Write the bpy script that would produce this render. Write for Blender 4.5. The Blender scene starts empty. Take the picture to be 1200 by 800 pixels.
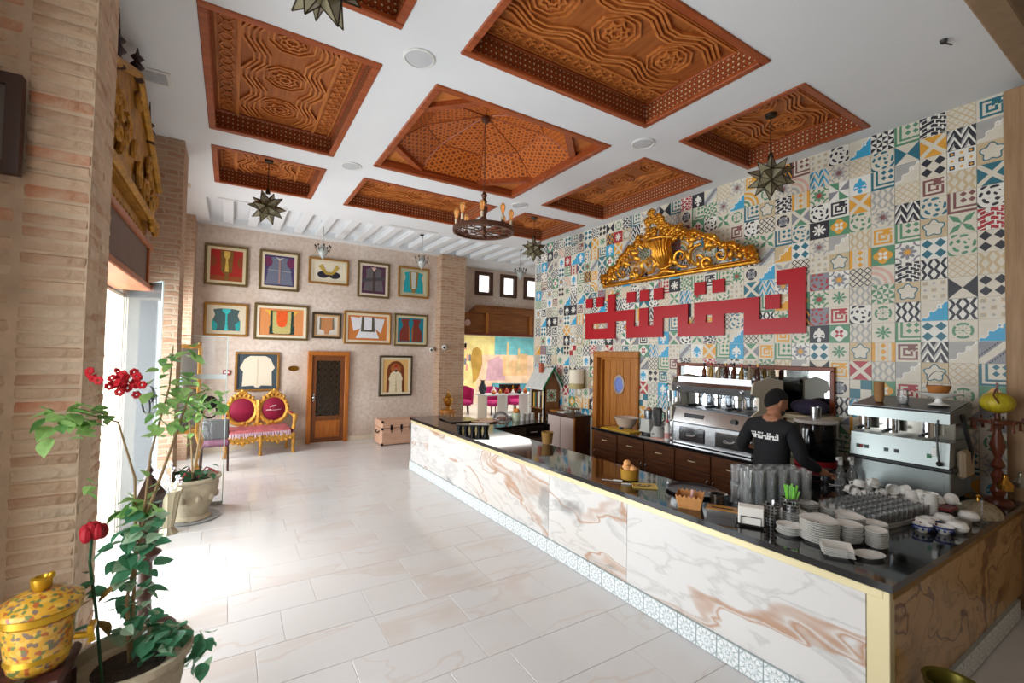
import bpy, math, random
from mathutils import Matrix, Vector
from mathutils.geometry import tessellate_polygon
PI = math.pi
R = math.radians
scene = bpy.context.scene
COL = scene.collection

# ------------------------------------------------------------------ camera
yaw, pitch, roll = R(31.837), R(1.592), R(1.092)
fw = Vector((math.sin(yaw)*math.cos(pitch), math.cos(yaw)*math.cos(pitch), math.sin(pitch)))
rt = Vector((math.cos(yaw), -math.sin(yaw), 0)); up = rt.cross(fw)
r2 = rt*math.cos(roll) + up*math.sin(roll); u2 = up*math.cos(roll) - rt*math.sin(roll)
cam_d = bpy.data.cameras.new('camera'); cam = bpy.data.objects.new('camera', cam_d); COL.objects.link(cam)
cm = Matrix.Identity(4)
for i, c in enumerate((r2, u2, -fw)):
    for k in range(3): cm[k][i] = c[k]
cm[0][3], cm[1][3], cm[2][3] = 0, 0, 1.99
cam.matrix_world = cm
cam_d.sensor_width = 36; cam_d.lens = 529.2/1200*36; cam_d.clip_start = .05; cam_d.clip_end = 200
cam_d.dof.use_dof = True; cam_d.dof.focus_distance = 6.0; cam_d.dof.aperture_fstop = 2.8
scene.camera = cam

# ------------------------------------------------------------------ world, lights, exposure
w = bpy.data.worlds.new('world'); scene.world = w; w.use_nodes = True
bg = w.node_tree.nodes['Background']; bg.inputs[0].default_value = (.93, .97, 1, 1); bg.inputs[1].default_value = 1.3
scene.view_settings.view_transform = 'Standard'; scene.view_settings.look = 'None'
scene.view_settings.gamma = 1; scene.view_settings.use_curve_mapping = False
scene.view_settings.exposure = -.05

def area(name, loc, rot, sx, sy, e, c=(1, 1, 1)):
    l = bpy.data.lights.new(name, 'AREA'); l.shape = 'RECTANGLE'; l.size = sx; l.size_y = sy; l.energy = e; l.color = c
    o = bpy.data.objects.new(name, l); COL.objects.link(o); o.location = loc; o.rotation_euler = rot
    return o
# daylight coming through the openings of the left wall (each daylight lamp stands in its opening)
area('daylight_doorway', (-1.45, 4.9, 1.35), (0, R(-90), 0), 2.5, 2.8, 195, (.9, .96, 1))
area('daylight_window_front', (-1.45, 1.5, 1.9), (0, R(-90), 0), 3.0, 1.4, 80, (.92, .97, 1))
area('daylight_window_back', (-1.45, 8.6, 1.6), (0, R(-90), 0), 2.2, 2.3, 200, (.92, .97, 1))
area('fill_back_room', (8.6, 13.2, 2.9), (0, 0, 0), 5, 3.4, 190, (1, .98, .95))  # added ceiling fill lamp, itself unseen, brightens the back room

# ------------------------------------------------------------------ helpers
def lin(c):
    return tuple(((x/255)/12.92 if x/255 <= .04045 else ((x/255+.055)/1.055)**2.4) for x in c[:3]) + (1,)

MATS = {}
def mat(name, c, rough=.5, metal=0., var=0., vs=6., bump=0., bs=40., trans=0., ior=1.45, alpha=1., emit=0., coat=0., c2=None, stretch=None):
    if name in MATS: return MATS[name]
    m = bpy.data.materials.new(name); m.use_nodes = True; nt = m.node_tree
    b = nt.nodes['Principled BSDF']; b.inputs['Base Color'].default_value = lin(c); b.inputs['Roughness'].default_value = rough
    b.inputs['Metallic'].default_value = metal; b.inputs['Transmission Weight'].default_value = trans
    b.inputs['IOR'].default_value = ior; b.inputs['Alpha'].default_value = alpha; b.inputs['Coat Weight'].default_value = coat
    if emit: b.inputs['Emission Color'].default_value = lin(c); b.inputs['Emission Strength'].default_value = emit
    if var or bump or c2:
        tc = nt.nodes.new('ShaderNodeTexCoord'); mp = nt.nodes.new('ShaderNodeMapping'); nt.links.new(tc.outputs['Object'], mp.inputs[0])
        if stretch: mp.inputs['Scale'].default_value = stretch
        if var or c2:
            n = nt.nodes.new('ShaderNodeTexNoise'); n.inputs['Scale'].default_value = vs; n.inputs['Detail'].default_value = 5
            nt.links.new(mp.outputs[0], n.inputs['Vector'])
            mx = nt.nodes.new('ShaderNodeMix'); mx.data_type = 'RGBA'
            if c2: a_, b_ = lin(c), lin(c2)
            else:
                a_ = tuple(x*(1-var) for x in lin(c)[:3])+(1,); b_ = tuple(min(1, x*(1+var)) for x in lin(c)[:3])+(1,)
            mx.inputs[6].default_value = a_; mx.inputs[7].default_value = b_
            rp = nt.nodes.new('ShaderNodeMapRange'); rp.inputs[1].default_value = .3; rp.inputs[2].default_value = .7
            nt.links.new(n.outputs[0], rp.inputs[0]); nt.links.new(rp.outputs[0], mx.inputs[0]); nt.links.new(mx.outputs[2], b.inputs['Base Color'])
        if bump:
            n2 = nt.nodes.new('ShaderNodeTexNoise'); n2.inputs['Scale'].default_value = bs; n2.inputs['Detail'].default_value = 4
            nt.links.new(mp.outputs[0], n2.inputs['Vector'])
            bp = nt.nodes.new('ShaderNodeBump'); bp.inputs['Strength'].default_value = min(1, bump); bp.inputs['Distance'].default_value = .02
            nt.links.new(n2.outputs[0], bp.inputs['Height']); nt.links.new(bp.outputs[0], b.inputs['Normal'])
    MATS[name] = m
    return m

class MB:
    """collects geometry for ONE mesh object"""
    def __init__(s): s.v = []; s.f = []; s.mi = []; s.M = None; s.uv = None
    def add(s, v, f, mi=0):
        o = len(s.v)
        if s.M is not None: v = [tuple(s.M @ Vector(p)) for p in v]
        s.v += [tuple(p) for p in v]; s.f += [tuple(i+o for i in q) for q in f]; s.mi += [mi]*len(f)
        return s
    def box(s, x0, x1, y0, y1, z0, z1, mi=0, bev=0):
        if x0 > x1: x0, x1 = x1, x0
        if y0 > y1: y0, y1 = y1, y0
        if z0 > z1: z0, z1 = z1, z0
        if not bev:
            v = [(x, y, z) for x in (x0, x1) for y in (y0, y1) for z in (z0, z1)]
            return s.add(v, [(0, 1, 3, 2), (4, 6, 7, 5), (0, 4, 5, 1), (2, 3, 7, 6), (0, 2, 6, 4), (1, 5, 7, 3)], mi)
        b = min(bev, (x1-x0)*.49, (y1-y0)*.49, (z1-z0)*.49)
        X = (x0, x1); Y = (y0, y1); Z = (z0, z1); v = []; ix = {}
        for i in (0, 1):
            for j in (0, 1):
                for k in (0, 1):
                    sx, sy, sz = (1-2*i)*b, (1-2*j)*b, (1-2*k)*b
                    for a, p in enumerate(((X[i], Y[j]+sy, Z[k]+sz), (X[i]+sx, Y[j], Z[k]+sz), (X[i]+sx, Y[j]+sy, Z[k]))):
                        ix[i, j, k, a] = len(v); v.append(p)
        f = []
        for i in (0, 1):
            q = [(0, 0), (0, 1), (1, 1), (1, 0)]
            if i: q = q[::-1]
            f.append(tuple(ix[i, j, k, 0] for j, k in (q if not i else q)))
            f.append(tuple(ix[j, i, k, 1] for j, k in q[::-1])); f.append(tuple(ix[j, k, i, 2] for j, k in q))
        for i in (0, 1):
            for j in (0, 1):
                f.append((ix[i, j, 0, 0], ix[i, j, 1, 0], ix[i, j, 1, 1], ix[i, j, 0, 1]))
                f.append((ix[i, 0, j, 0], ix[i, 1, j, 0], ix[i, 1, j, 2], ix[i, 0, j, 2]))
                f.append((ix[0, i, j, 1], ix[1, i, j, 1], ix[1, i, j, 2], ix[0, i, j, 2]))
        for i in (0, 1):
            for j in (0, 1):
                for k in (0, 1): f.append((ix[i, j, k, 0], ix[i, j, k, 1], ix[i, j, k, 2]))
        return s.add(v, f, mi)
    def prism(s, poly, d0, d1, axis='z', mi=0, holes=()):
        fn = {'x': lambda a, b, d: (d, a, b), 'y': lambda a, b, d: (a, d, b), 'z': lambda a, b, d: (a, b, d)}[axis]
        loops = [list(poly)]+[list(h) for h in holes]; allp = [p for l in loops for p in l]; n = len(allp)
        v = [fn(a, b, d0) for a, b in allp]+[fn(a, b, d1) for a, b in allp]; f = []
        if holes:
            tr = tessellate_polygon([[Vector((a, b, 0)) for a, b in l] for l in loops])
            f += [tuple(t) for t in tr]+[tuple(i+n for i in t[::-1]) for t in tr]
        else: f += [tuple(range(n))[::-1], tuple(range(n, 2*n))]
        o = 0
        for l in loops:
            k = len(l)
            for i in range(k): a, b = o+i, o+(i+1) % k; f.append((a, b, b+n, a+n))
            o += k
        return s.add(v, f, mi)
    def lathe(s, prof, seg=20, c=(0, 0, 0), mi=0, sx=1, sy=1, cap=True, a0=0):
        v = []; f = []
        for r, z in prof:
            for k in range(seg): a = a0+2*PI*k/seg; v.append((c[0]+r*sx*math.cos(a), c[1]+r*sy*math.sin(a), c[2]+z))
        for i in range(len(prof)-1):
            for k in range(seg): k2 = (k+1) % seg; f.append((i*seg+k, i*seg+k2, (i+1)*seg+k2, (i+1)*seg+k))
        if cap:
            if prof[0][0] > 1e-5: f.append(tuple(range(seg))[::-1])
            if prof[-1][0] > 1e-5: f.append(tuple(range((len(prof)-1)*seg, len(prof)*seg)))
        return s.add(v, f, mi)
    def tube(s, path, r, seg=6, closed=False, mi=0, flat=1.):
        P = [Vector(p) for p in path]; n = len(P); rr = r if isinstance(r, (list, tuple)) else [r]*n
        v = []; f = []; prev = None
        for i in range(n):
            a = P[(i-1) % n] if (closed or i > 0) else P[i]; b = P[(i+1) % n] if (closed or i < n-1) else P[i]
            t = (b-a)
            if t.length < 1e-9: t = Vector((0, 0, 1))
            t.normalize()
            if prev is None:
                h = Vector((0, 0, 1)) if abs(t.z) < .9 else Vector((1, 0, 0)); x = t.cross(h).normalized()
            else:
                x = prev - t*prev.dot(t)
                x = x.normalized() if x.length > 1e-6 else t.orthogonal().normalized()
            y = t.cross(x); prev = x
            for k in range(seg): g = 2*PI*k/seg; v.append(tuple(P[i]+x*rr[i]*math.cos(g)+y*rr[i]*flat*math.sin(g)))
        for i in range(n if closed else n-1):
            j = (i+1) % n
            for k in range(seg): k2 = (k+1) % seg; f.append((i*seg+k, i*seg+k2, j*seg+k2, j*seg+k))
        if not closed: f.append(tuple(range(seg))[::-1]); f.append(tuple(range((n-1)*seg, n*seg)))
        return s.add(v, f, mi)
    def ball(s, c, rx, ry=None, rz=None, seg=12, rings=8, mi=0, z0=-1., z1=1.):
        ry = rx if ry is None else ry; rz = rx if rz is None else rz; prof = []
        a0, a1 = math.asin(z0), math.asin(z1)
        for i in range(rings+1): a = a0+(a1-a0)*i/rings; prof.append((max(1e-6, math.cos(a)), math.sin(a)*rz))
        old = s.M
        return s.lathe(prof, seg, c, mi, rx, ry, cap=(z0 > -1 or z1 < 1))
    def rib(s, path, w, d0, d1, axis='z', closed=False, mi=0):
        """flat strap of width w along a 2D polyline, between depths d0 and d1"""
        P = [Vector(p) for p in path]; n = len(P); L = []; Rr = []
        for i in range(n):
            a = P[(i-1) % n] if (closed or i > 0) else None; b = P[(i+1) % n] if (closed or i < n-1) else None
            d1_ = (P[i]-a).normalized() if a is not None else None; d2_ = (b-P[i]).normalized() if b is not None else None
            if d1_ is None: d1_ = d2_
            if d2_ is None: d2_ = d1_
            nn = Vector((-(d1_.y+d2_.y), d1_.x+d2_.x)); nn = nn.normalized() if nn.length > 1e-6 else Vector((-d1_.y, d1_.x))
            k = 1/max(.35, nn.dot(Vector((-d1_.y, d1_.x))))
            L.append(P[i]+nn*w/2*k); Rr.append(P[i]-nn*w/2*k)
        fn = {'x': lambda p, d: (d, p[0], p[1]), 'y': lambda p, d: (p[0], d, p[1]), 'z': lambda p, d: (p[0], p[1], d)}[axis]
        v = []; f = []
        for i in range(n): v += [fn(L[i], d0), fn(Rr[i], d0), fn(Rr[i], d1), fn(L[i], d1)]
        for i in range(n if closed else n-1):
            a, b = 4*i, 4*((i+1) % n)
            f += [(a+1, b+1, b+2, a+2), (a+2, b+2, b+3, a+3), (a+3, b+3, b, a)]
        if not closed: f += [(0, 1, 2, 3), (4*n-4, 4*n-1, 4*n-2, 4*n-3)]
        return s.add(v, f, mi)
    def mesh(s, name, mats, smooth=35):
        me = bpy.data.meshes.new(name); me.from_pydata(s.v, [], s.f)
        for m in (mats if isinstance(mats, (list, tuple)) else [mats]): me.materials.append(m)
        if any(s.mi): me.polygons.foreach_set('material_index', s.mi)
        if s.uv:
            uvl = me.uv_layers.new(name='UVMap'); fl = [x for p in s.uv for x in p]; uvl.data.foreach_set('uv', fl)
        if smooth:
            me.polygons.foreach_set('use_smooth', [True]*len(s.f)); me.set_sharp_from_angle(angle=R(smooth))
        me.update()
        return me
    def build(s, name, mats, parent=None, smooth=35, loc=None):
        o = bpy.data.objects.new(name, s.mesh(name, mats, smooth)); COL.objects.link(o)
        if parent is not None: o.parent = parent
        if loc: o.location = loc
        return o

def tag(o, label=None, cat=None, group=None, kind=None):
    if label: o['label'] = label
    if cat: o['category'] = cat
    if group: o['group'] = group
    if kind: o['kind'] = kind
    return o
def thing(name, label, cat, loc=(0, 0, 0), rz=0, group=None):
    o = bpy.data.objects.new(name, None); COL.objects.link(o); o.location = loc; o.rotation_euler = (0, 0, rz); o.empty_display_size = .05
    return tag(o, label, cat, group)
def struct(o): o['kind'] = 'structure'; return o
def shared(name, me, parent, loc=(0, 0, 0), rot=(0, 0, 0), sc=None):
    o = bpy.data.objects.new(name, me); COL.objects.link(o); o.parent = parent; o.location = loc; o.rotation_euler = rot
    if sc: o.scale = sc
    return o
def copy_tree(o, loc=None, rz=None, label=None, group=None, parent=None):
    c = o.copy(); COL.objects.link(c); c.parent = parent
    if loc is not None: c.location = loc
    if rz is not None: c.rotation_euler = (0, 0, rz)
    if label: c['label'] = label
    if group: c['group'] = group
    for ch in o.children: copy_tree(ch, parent=c)
    return c
def thin_glass(name, tint=(1, 1, 1), body=.1, fac=.12):
    m = bpy.data.materials.new(name); m.use_nodes = True; t = m.node_tree; t.nodes.clear(); o = t.nodes.new('ShaderNodeOutputMaterial')
    tr = t.nodes.new('ShaderNodeBsdfTransparent'); tr.inputs[0].default_value = (*tint, 1); g = t.nodes.new('ShaderNodeBsdfGlossy'); g.inputs['Roughness'].default_value = .05; d = t.nodes.new('ShaderNodeBsdfDiffuse'); d.inputs[0].default_value = (.9, .92, .92, 1)
    lw = t.nodes.new('ShaderNodeLayerWeight'); lw.inputs[0].default_value = fac; m1 = t.nodes.new('ShaderNodeMixShader'); m2 = t.nodes.new('ShaderNodeMixShader'); m2.inputs[0].default_value = body
    t.links.new(lw.outputs['Fresnel'], m1.inputs[0]); t.links.new(tr.outputs[0], m1.inputs[1]); t.links.new(g.outputs[0], m1.inputs[2]); t.links.new(m1.outputs[0], m2.inputs[1]); t.links.new(d.outputs[0], m2.inputs[2]); t.links.new(m2.outputs[0], o.inputs[0])
    MATS[name] = m
    return m
ORD = ['first', 'second', 'third', 'fourth', 'fifth', 'sixth', 'seventh', 'eighth', 'ninth', 'tenth', 'eleventh', 'twelfth']

# ------------------------------------------------------------------ node expression helper
class E:
    def __init__(s, t, k): s.t = t; s.k = k
    def op(s, o, *a):
        n = s.t.nodes.new('ShaderNodeMath'); n.operation = o
        for i, x in enumerate((s,)+a):
            if isinstance(x, E): s.t.links.new(x.k, n.inputs[i])
            else: n.inputs[i].default_value = x
        return E(s.t, n.outputs[0])
    def __add__(s, o): return s.op('ADD', o)
    def __sub__(s, o): return s.op('SUBTRACT', o)
    def __mul__(s, o): return s.op('MULTIPLY', o)
    __radd__ = __add__
    __rmul__ = __mul__
    def __rsub__(s, o): return (s*-1)+o
    def __truediv__(s, o): return s.op('DIVIDE', o)
    def abs(s): return s.op('ABSOLUTE')
    def fr(s): return s.op('FRACT')
    def fl(s): return s.op('FLOOR')
    def sin(s): return s.op('SINE')
    def cos(s): return s.op('COSINE')
    def sqrt(s): return s.op('SQRT')
    def mn(s, o): return s.op('MINIMUM', o)
    def mx(s, o): return s.op('MAXIMUM', o)
    def lt(s, o): return s.op('LESS_THAN', o)
    def gt(s, o): return s.op('GREATER_THAN', o)
    def mod(s, o): return s.op('FLOORED_MODULO', o)
    def at2(s, o): return s.op('ARCTAN2', o)
    def inv(s): return (s*-1)+1
def hyp(a, b): return (a*a+b*b).sqrt()
def cmix(t, f, a, b):
    n = t.nodes.new('ShaderNodeMix'); n.data_type = 'RGBA'
    t.links.new(f.k, n.inputs[0])
    for i, x in ((6, a), (7, b)):
        if isinstance(x, tuple): n.inputs[i].default_value = x
        else: t.links.new(x, n.inputs[i])
    return n.outputs[2]
# ------------------------------------------------------------------ cement tile patterns (printed colour on real tiles)
CREAM, RED, TEAL, TURQ, MUST, GREEN, GREY, CHAR, ROSE, SAND, PINK, NAVY, WHITE, LG = [lin(c) for c in (
    (222, 214, 196), (176, 48, 56), (46, 112, 128), (62, 166, 208), (228, 164, 58), (92, 146, 112), (140, 140, 146), (46, 46, 54),
    (132, 84, 82), (206, 184, 146), (222, 178, 162), (28, 62, 88), (235, 232, 222), (176, 174, 170))]
def pat(t, u, v, kind, a, b, c):
    x = u-.5; y = v-.5; ax, ay = x.abs(), y.abs(); r = hyp(x, y)
    if kind == 'pinwheel':
        k = ((y.at2(x)+PI)/(PI/4)).fl(); m = k.mod(2.).lt(.5); m2 = k.mod(4.).lt(.5)
        return cmix(t, m2, cmix(t, m, a, b), c)
    if kind == 'xcross':
        d = (ax-ay).abs().gt(.13); h = ax.gt(ay)
        return cmix(t, d, a, cmix(t, h, b, c))
    if kind == 'diamonds':
        p, q = (u*2.).fr()-.5, (v*2.).fr()-.5; return cmix(t, (p.abs()+q.abs()).lt(.44), a, b)
    if kind == 'checker':
        return cmix(t, ((u*2.).fl()+(v*2.).fl()).mod(2.).lt(.5), a, b)
    if kind == 'key':
        m = ax.mx(ay); ring = (m*10.).fl().mod(2.).lt(.5); cut = (x.gt(.0))*(y.gt(.05))*(m.lt(.4)); bar = (y*10.).fl().mod(2.).lt(.5)
        return cmix(t, ring, cmix(t, cut*bar, b, a), cmix(t, cut, a, b))
    if kind == 'corner':
        m = u.mn(v); st = (m*10.).fl().mod(2.).lt(.5)*m.lt(.4); p, q = ((u-.4)*3.3).fr()-.5, ((v-.4)*3.3).fr()-.5
        d = (p.abs()+q.abs()).lt(.42)*m.gt(.4); return cmix(t, st.mx(d), a, b)
    if kind == 'petals':
        p, q = (u*2.).fr()-.5, (v*2.).fr()-.5; e = ((p.abs()-q.abs()).abs()).lt(.24*1.-(p.abs()-.25).abs()*.9)
        return cmix(t, e, a, b)
    if kind == 'leaf4':
        s_, d_ = x+y, x-y; l1 = d_.abs().lt(.17-(s_.abs()-.45).abs()*.36); l2 = s_.abs().lt(.17-(d_.abs()-.45).abs()*.36)
        return cmix(t, l1.mx(l2), a, b)
    if kind == 'snow':
        an = y.at2(x); m = r.lt((an*4.).cos().abs()*.26+.1)*((an*8.).cos().gt(-.55).mx(r.lt(.12)))
        return cmix(t, m, a, b)
    if kind == 'cubes':
        z = ((u*2.).fr()-.5).abs(); k = ((v*2.+z*2.).fr()*3.).fl(); s_ = (u*4.).fl().mod(2.).lt(.5)
        return cmix(t, k.lt(.5), cmix(t, s_*k.lt(1.5), b, c), a)
    if kind == 'wheel':
        an = y.at2(x); ring = (r-.33).abs().lt(.05); sp = (an*4.).sin().abs().lt(.25)*r.lt(.3)*r.gt(.06); xx = (ax-ay).abs().lt(.05)*r.gt(.2)
        return cmix(t, xx, cmix(t, ring.mx(sp).mx(r.lt(.05)), cmix(t, r.lt(.38), a, c), b), a)
    if kind == 'arcs':
        q = hyp(u, v); k = (q*7.).fl(); return cmix(t, k.mod(2.).lt(.5)*q.lt(1.), a, cmix(t, q.lt(.45), b, c))
    if kind == 'band':
        d = (u-v).abs(); return cmix(t, d.lt(.2), cmix(t, ((d-.33).abs().lt(.04))*((u*12.).fr().lt(.6)), a, c), b)
    if kind == 'lily':
        cx = hyp(x*2.6, y-.08).lt(.3); s1 = hyp((ax-.2)*1.9, (y+.02)+(ax-.2)*.9).lt(.2); hole = hyp(ax-.2, y+.1).lt(.075)
        ft = hyp(x*1.4, (y+.33)*1.3).lt(.15); bd = (y+.14).abs().lt(.035)*ax.lt(.25)
        m = cx.mx(s1*hole.inv()).mx(ft).mx(bd); return cmix(t, m, a, b)
    if kind == 'medal':
        an = y.at2(x); o = r.lt((an*4.).cos()*.05+.38); i = r.lt((an*2.).sin().abs()*.2+.06); d = r.lt(.06)
        return cmix(t, d, cmix(t, i, cmix(t, o, a, b), c), b)
    if kind == 'stripes':
        m = (u*7.).fl().mod(2.).lt(.5)*(ax.gt(.2)); p = (v*3.).fr()-.5; d = (x.abs()*3.+p.abs()).lt(.42); return cmix(t, m.mx(d), a, b)
    if kind == 'lace':
        d = (u-v)+(u*22.).sin()*.07+(v*19.).sin()*.07; e = d.abs().lt(.06); return cmix(t, e, cmix(t, d.lt(0.), a, b), WHITE)
    if kind == 'scroll':
        q = (hyp(x-.16, y-.14)*26.).sin()+(hyp(x+.2, y+.18)*22.).sin(); e = q.gt(.55); return cmix(t, e, a, b)
    if kind == 'stars':
        p, q = (u*3.).fr()-.5, (v*3.).fr()-.5; m = (p.abs().mx(q.abs())).lt(.3)*(((u*3.).fl()+(v*3.).fl()).mod(2.).lt(.5)); d = (p.abs()+q.abs()).lt(.22)
        return cmix(t, d, cmix(t, m, a, b), c)
    if kind == 'net':
        row = (v*5.).fl(); p = (u*2.5+row*.5+x.abs()*1.).fr(); q = (v*5.+x.abs()*2.).fr(); m = p.gt(.14)*q.gt(.22)*p.lt(.9); return cmix(t, m, a, b)
    if kind == 'lattice':
        d1, d2 = (((u+v)*3.).fr()-.5).abs(), (((u-v)*3.).fr()-.5).abs(); return cmix(t, d1.lt(.1).mx(d2.lt(.1)), a, b)
    if kind == 'rosette':
        an = y.at2(x); pt = r.lt((an*4.).cos().abs()*.18+.2); ins = r.lt((an*4.).sin().abs()*.12+.06); cr = hyp(ax-.5, ay-.5)
        k = (cr-.24).abs().lt(.04); return cmix(t, ins, cmix(t, pt.mx(k), a, b), c)
    if kind == 'triangles':
        p, q = (u*2.).fr()-.5, (v*2.).fr()-.5; k = ((q.at2(p)+PI)/(PI/4)).fl().mod(2.).lt(.5); return cmix(t, k, a, b)
    if kind == 'cloud':
        an = y.at2(x); o = r.lt((an*5.).sin()*.06+.34); e = (r-((an*5.).sin()*.06+.36)).abs().lt(.03); return cmix(t, e, cmix(t, o, a, b), c)
    if kind == 'hourglass':
        return cmix(t, ay.gt(ax), a, b)
    if kind == 'plinth':
        an = y.at2(x); k = (an*6.).cos().abs(); st = (r-(k*.12+.22)).abs().lt(.035); st2 = (an*6.).sin().abs().lt(.22)*r.gt(.1); cr = (hyp(ax-.5, ay-.5)-.18).abs().lt(.03); ed = (ax.mx(ay)).gt(.475)
        return cmix(t, st.mx(st2).mx(cr).mx(ed).mx((r-.08).abs().lt(.025)), a, b)
TP = [('pinwheel', CREAM, CHAR, MUST), ('pinwheel', CREAM, RED, RED), ('pinwheel', WHITE, GREEN, GREY), ('xcross', CREAM, GREEN, GREY), ('xcross', CREAM, RED, RED),
      ('xcross', CREAM, TEAL, TEAL), ('xcross', CREAM, MUST, MUST), ('diamonds', WHITE, TEAL, TEAL), ('diamonds', CREAM, CHAR, CHAR), ('checker', CREAM, TEAL, TEAL), ('checker', CREAM, RED, RED),
      ('key', CREAM, ROSE, ROSE), ('key', CREAM, RED, RED), ('key', WHITE, CHAR, CHAR), ('key', CREAM, TEAL, TEAL), ('key', CREAM, MUST, MUST), ('corner', CREAM, TEAL, TEAL), ('corner', CREAM, GREEN, GREEN), ('corner', CREAM, ROSE, ROSE), ('corner', CREAM, RED, RED),
      ('petals', CREAM, LG, LG), ('petals', WHITE, CHAR, CHAR), ('petals', CREAM, SAND, SAND), ('leaf4', CREAM, GREEN, GREEN), ('leaf4', CREAM, LG, LG), ('snow', RED, WHITE, WHITE), ('snow', CHAR, WHITE, WHITE),
      ('snow', CREAM, GREEN, GREEN), ('cubes', MUST, CHAR, GREY), ('cubes', WHITE, CHAR, LG), ('cubes', TURQ, CREAM, TEAL), ('wheel', CREAM, CHAR, GREY), ('wheel', CREAM, GREEN, CREAM), ('arcs', CREAM, MUST, GREEN), ('arcs', CREAM, PINK, LG), ('arcs', CREAM, RED, MUST),
      ('band', CREAM, GREY, TURQ), ('band', GREY, CREAM, CHAR), ('lily', TURQ, WHITE, WHITE), ('lily', CHAR, WHITE, WHITE), ('lily', WHITE, TURQ, TURQ), ('medal', GREEN, WHITE, RED), ('medal', GREEN, MUST, WHITE), ('stripes', CREAM, RED, RED), ('stripes', CREAM, MUST, MUST),
      ('lace', TURQ, CREAM, WHITE), ('lace', CREAM, LG, WHITE), ('lace', MUST, SAND, WHITE), ('scroll', WHITE, CHAR, CHAR), ('scroll', CREAM, GREEN, GREEN), ('scroll', GREY, RED, RED), ('scroll', CREAM, TEAL, TEAL), ('stars', WHITE, NAVY, MUST), ('stars', CREAM, SAND, LG),
      ('net', WHITE, CHAR, CHAR), ('net', WHITE, RED, RED), ('lattice', CREAM, CHAR, CHAR), ('lattice', CREAM, SAND, SAND), ('rosette', CREAM, PINK, RED), ('rosette', WHITE, GREY, MUST), ('rosette', CREAM, GREEN, RED), ('rosette', CREAM, LG, ROSE), ('triangles', WHITE, CHAR, CHAR), ('triangles', CREAM, GREEN, GREEN),
      ('cloud', SAND, CREAM, TEAL), ('hourglass', TEAL, CREAM, CREAM), ('hourglass', CHAR, CREAM, CREAM)]
def tile_mat(i, kind, a, b, c, rough=.42):
    m = bpy.data.materials.new('cement_tile_%s_%d' % (kind, i)); m.use_nodes = True; t = m.node_tree; bs = t.nodes['Principled BSDF']; bs.inputs['Roughness'].default_value = rough
    uv = t.nodes.new('ShaderNodeUVMap'); sp = t.nodes.new('ShaderNodeSeparateXYZ'); t.links.new(uv.outputs[0], sp.inputs[0])
    col = pat(t, E(t, sp.outputs[0]), E(t, sp.outputs[1]), kind, a, b, c)
    # hand-made unevenness of the pigment
    no = t.nodes.new('ShaderNodeTexNoise'); no.inputs['Scale'].default_value = 9; tc = t.nodes.new('ShaderNodeTexCoord'); t.links.new(tc.outputs['Object'], no.inputs['Vector'])
    hs = t.nodes.new('ShaderNodeHueSaturation'); mr = t.nodes.new('ShaderNodeMapRange'); mr.inputs[3].default_value = .85; mr.inputs[4].default_value = 1.1
    t.links.new(no.outputs[0], mr.inputs[0]); t.links.new(mr.outputs[0], hs.inputs['Value']); t.links.new(col, hs.inputs['Color']); t.links.new(hs.outputs[0], bs.inputs['Base Color'])
    return m
TM = [tile_mat(i, *p) for i, p in enumerate(TP)]

# ------------------------------------------------------------------ surfaces
plaster = mat('ceiling_paint', (226, 228, 230), .9, var=.02, vs=1.5)
def wall_stone(name, c1, c2, c3):
    m = mat(name, c1, .95); t = m.node_tree; b = t.nodes['Principled BSDF']
    tc = t.nodes.new('ShaderNodeTexCoord'); n1 = t.nodes.new('ShaderNodeTexNoise'); n1.inputs['Scale'].default_value = 1.3; n1.inputs['Detail'].default_value = 8
    n2 = t.nodes.new('ShaderNodeTexNoise'); n2.inputs['Scale'].default_value = 14; n2.inputs['Detail'].default_value = 6
    for n in (n1, n2): t.links.new(tc.outputs['Object'], n.inputs['Vector'])
    r1 = t.nodes.new('ShaderNodeValToRGB'); r1.color_ramp.elements[0].position = .35; r1.color_ramp.elements[1].position = .68; r1.color_ramp.elements[0].color = lin(c2); r1.color_ramp.elements[1].color = lin(c1)
    t.links.new(n1.outputs[0], r1.inputs[0]); f = E(t, n2.outputs[0]).op('MULTIPLY', 1.).op('SUBTRACT', .42)*1.4
    f = f.mx(0.).mn(.45); o = cmix(t, f, r1.outputs[0], lin(c3)); t.links.new(o, b.inputs['Base Color'])
    bp = t.nodes.new('ShaderNodeBump'); bp.inputs['Strength'].default_value = .5; bp.inputs['Distance'].default_value = .02; t.links.new(n2.outputs[0], bp.inputs['Height']); t.links.new(bp.outputs[0], b.inputs['Normal'])
    return m
stone = wall_stone('end_wall_stone', (226, 212, 200), (206, 186, 170), (176, 148, 128))
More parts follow.
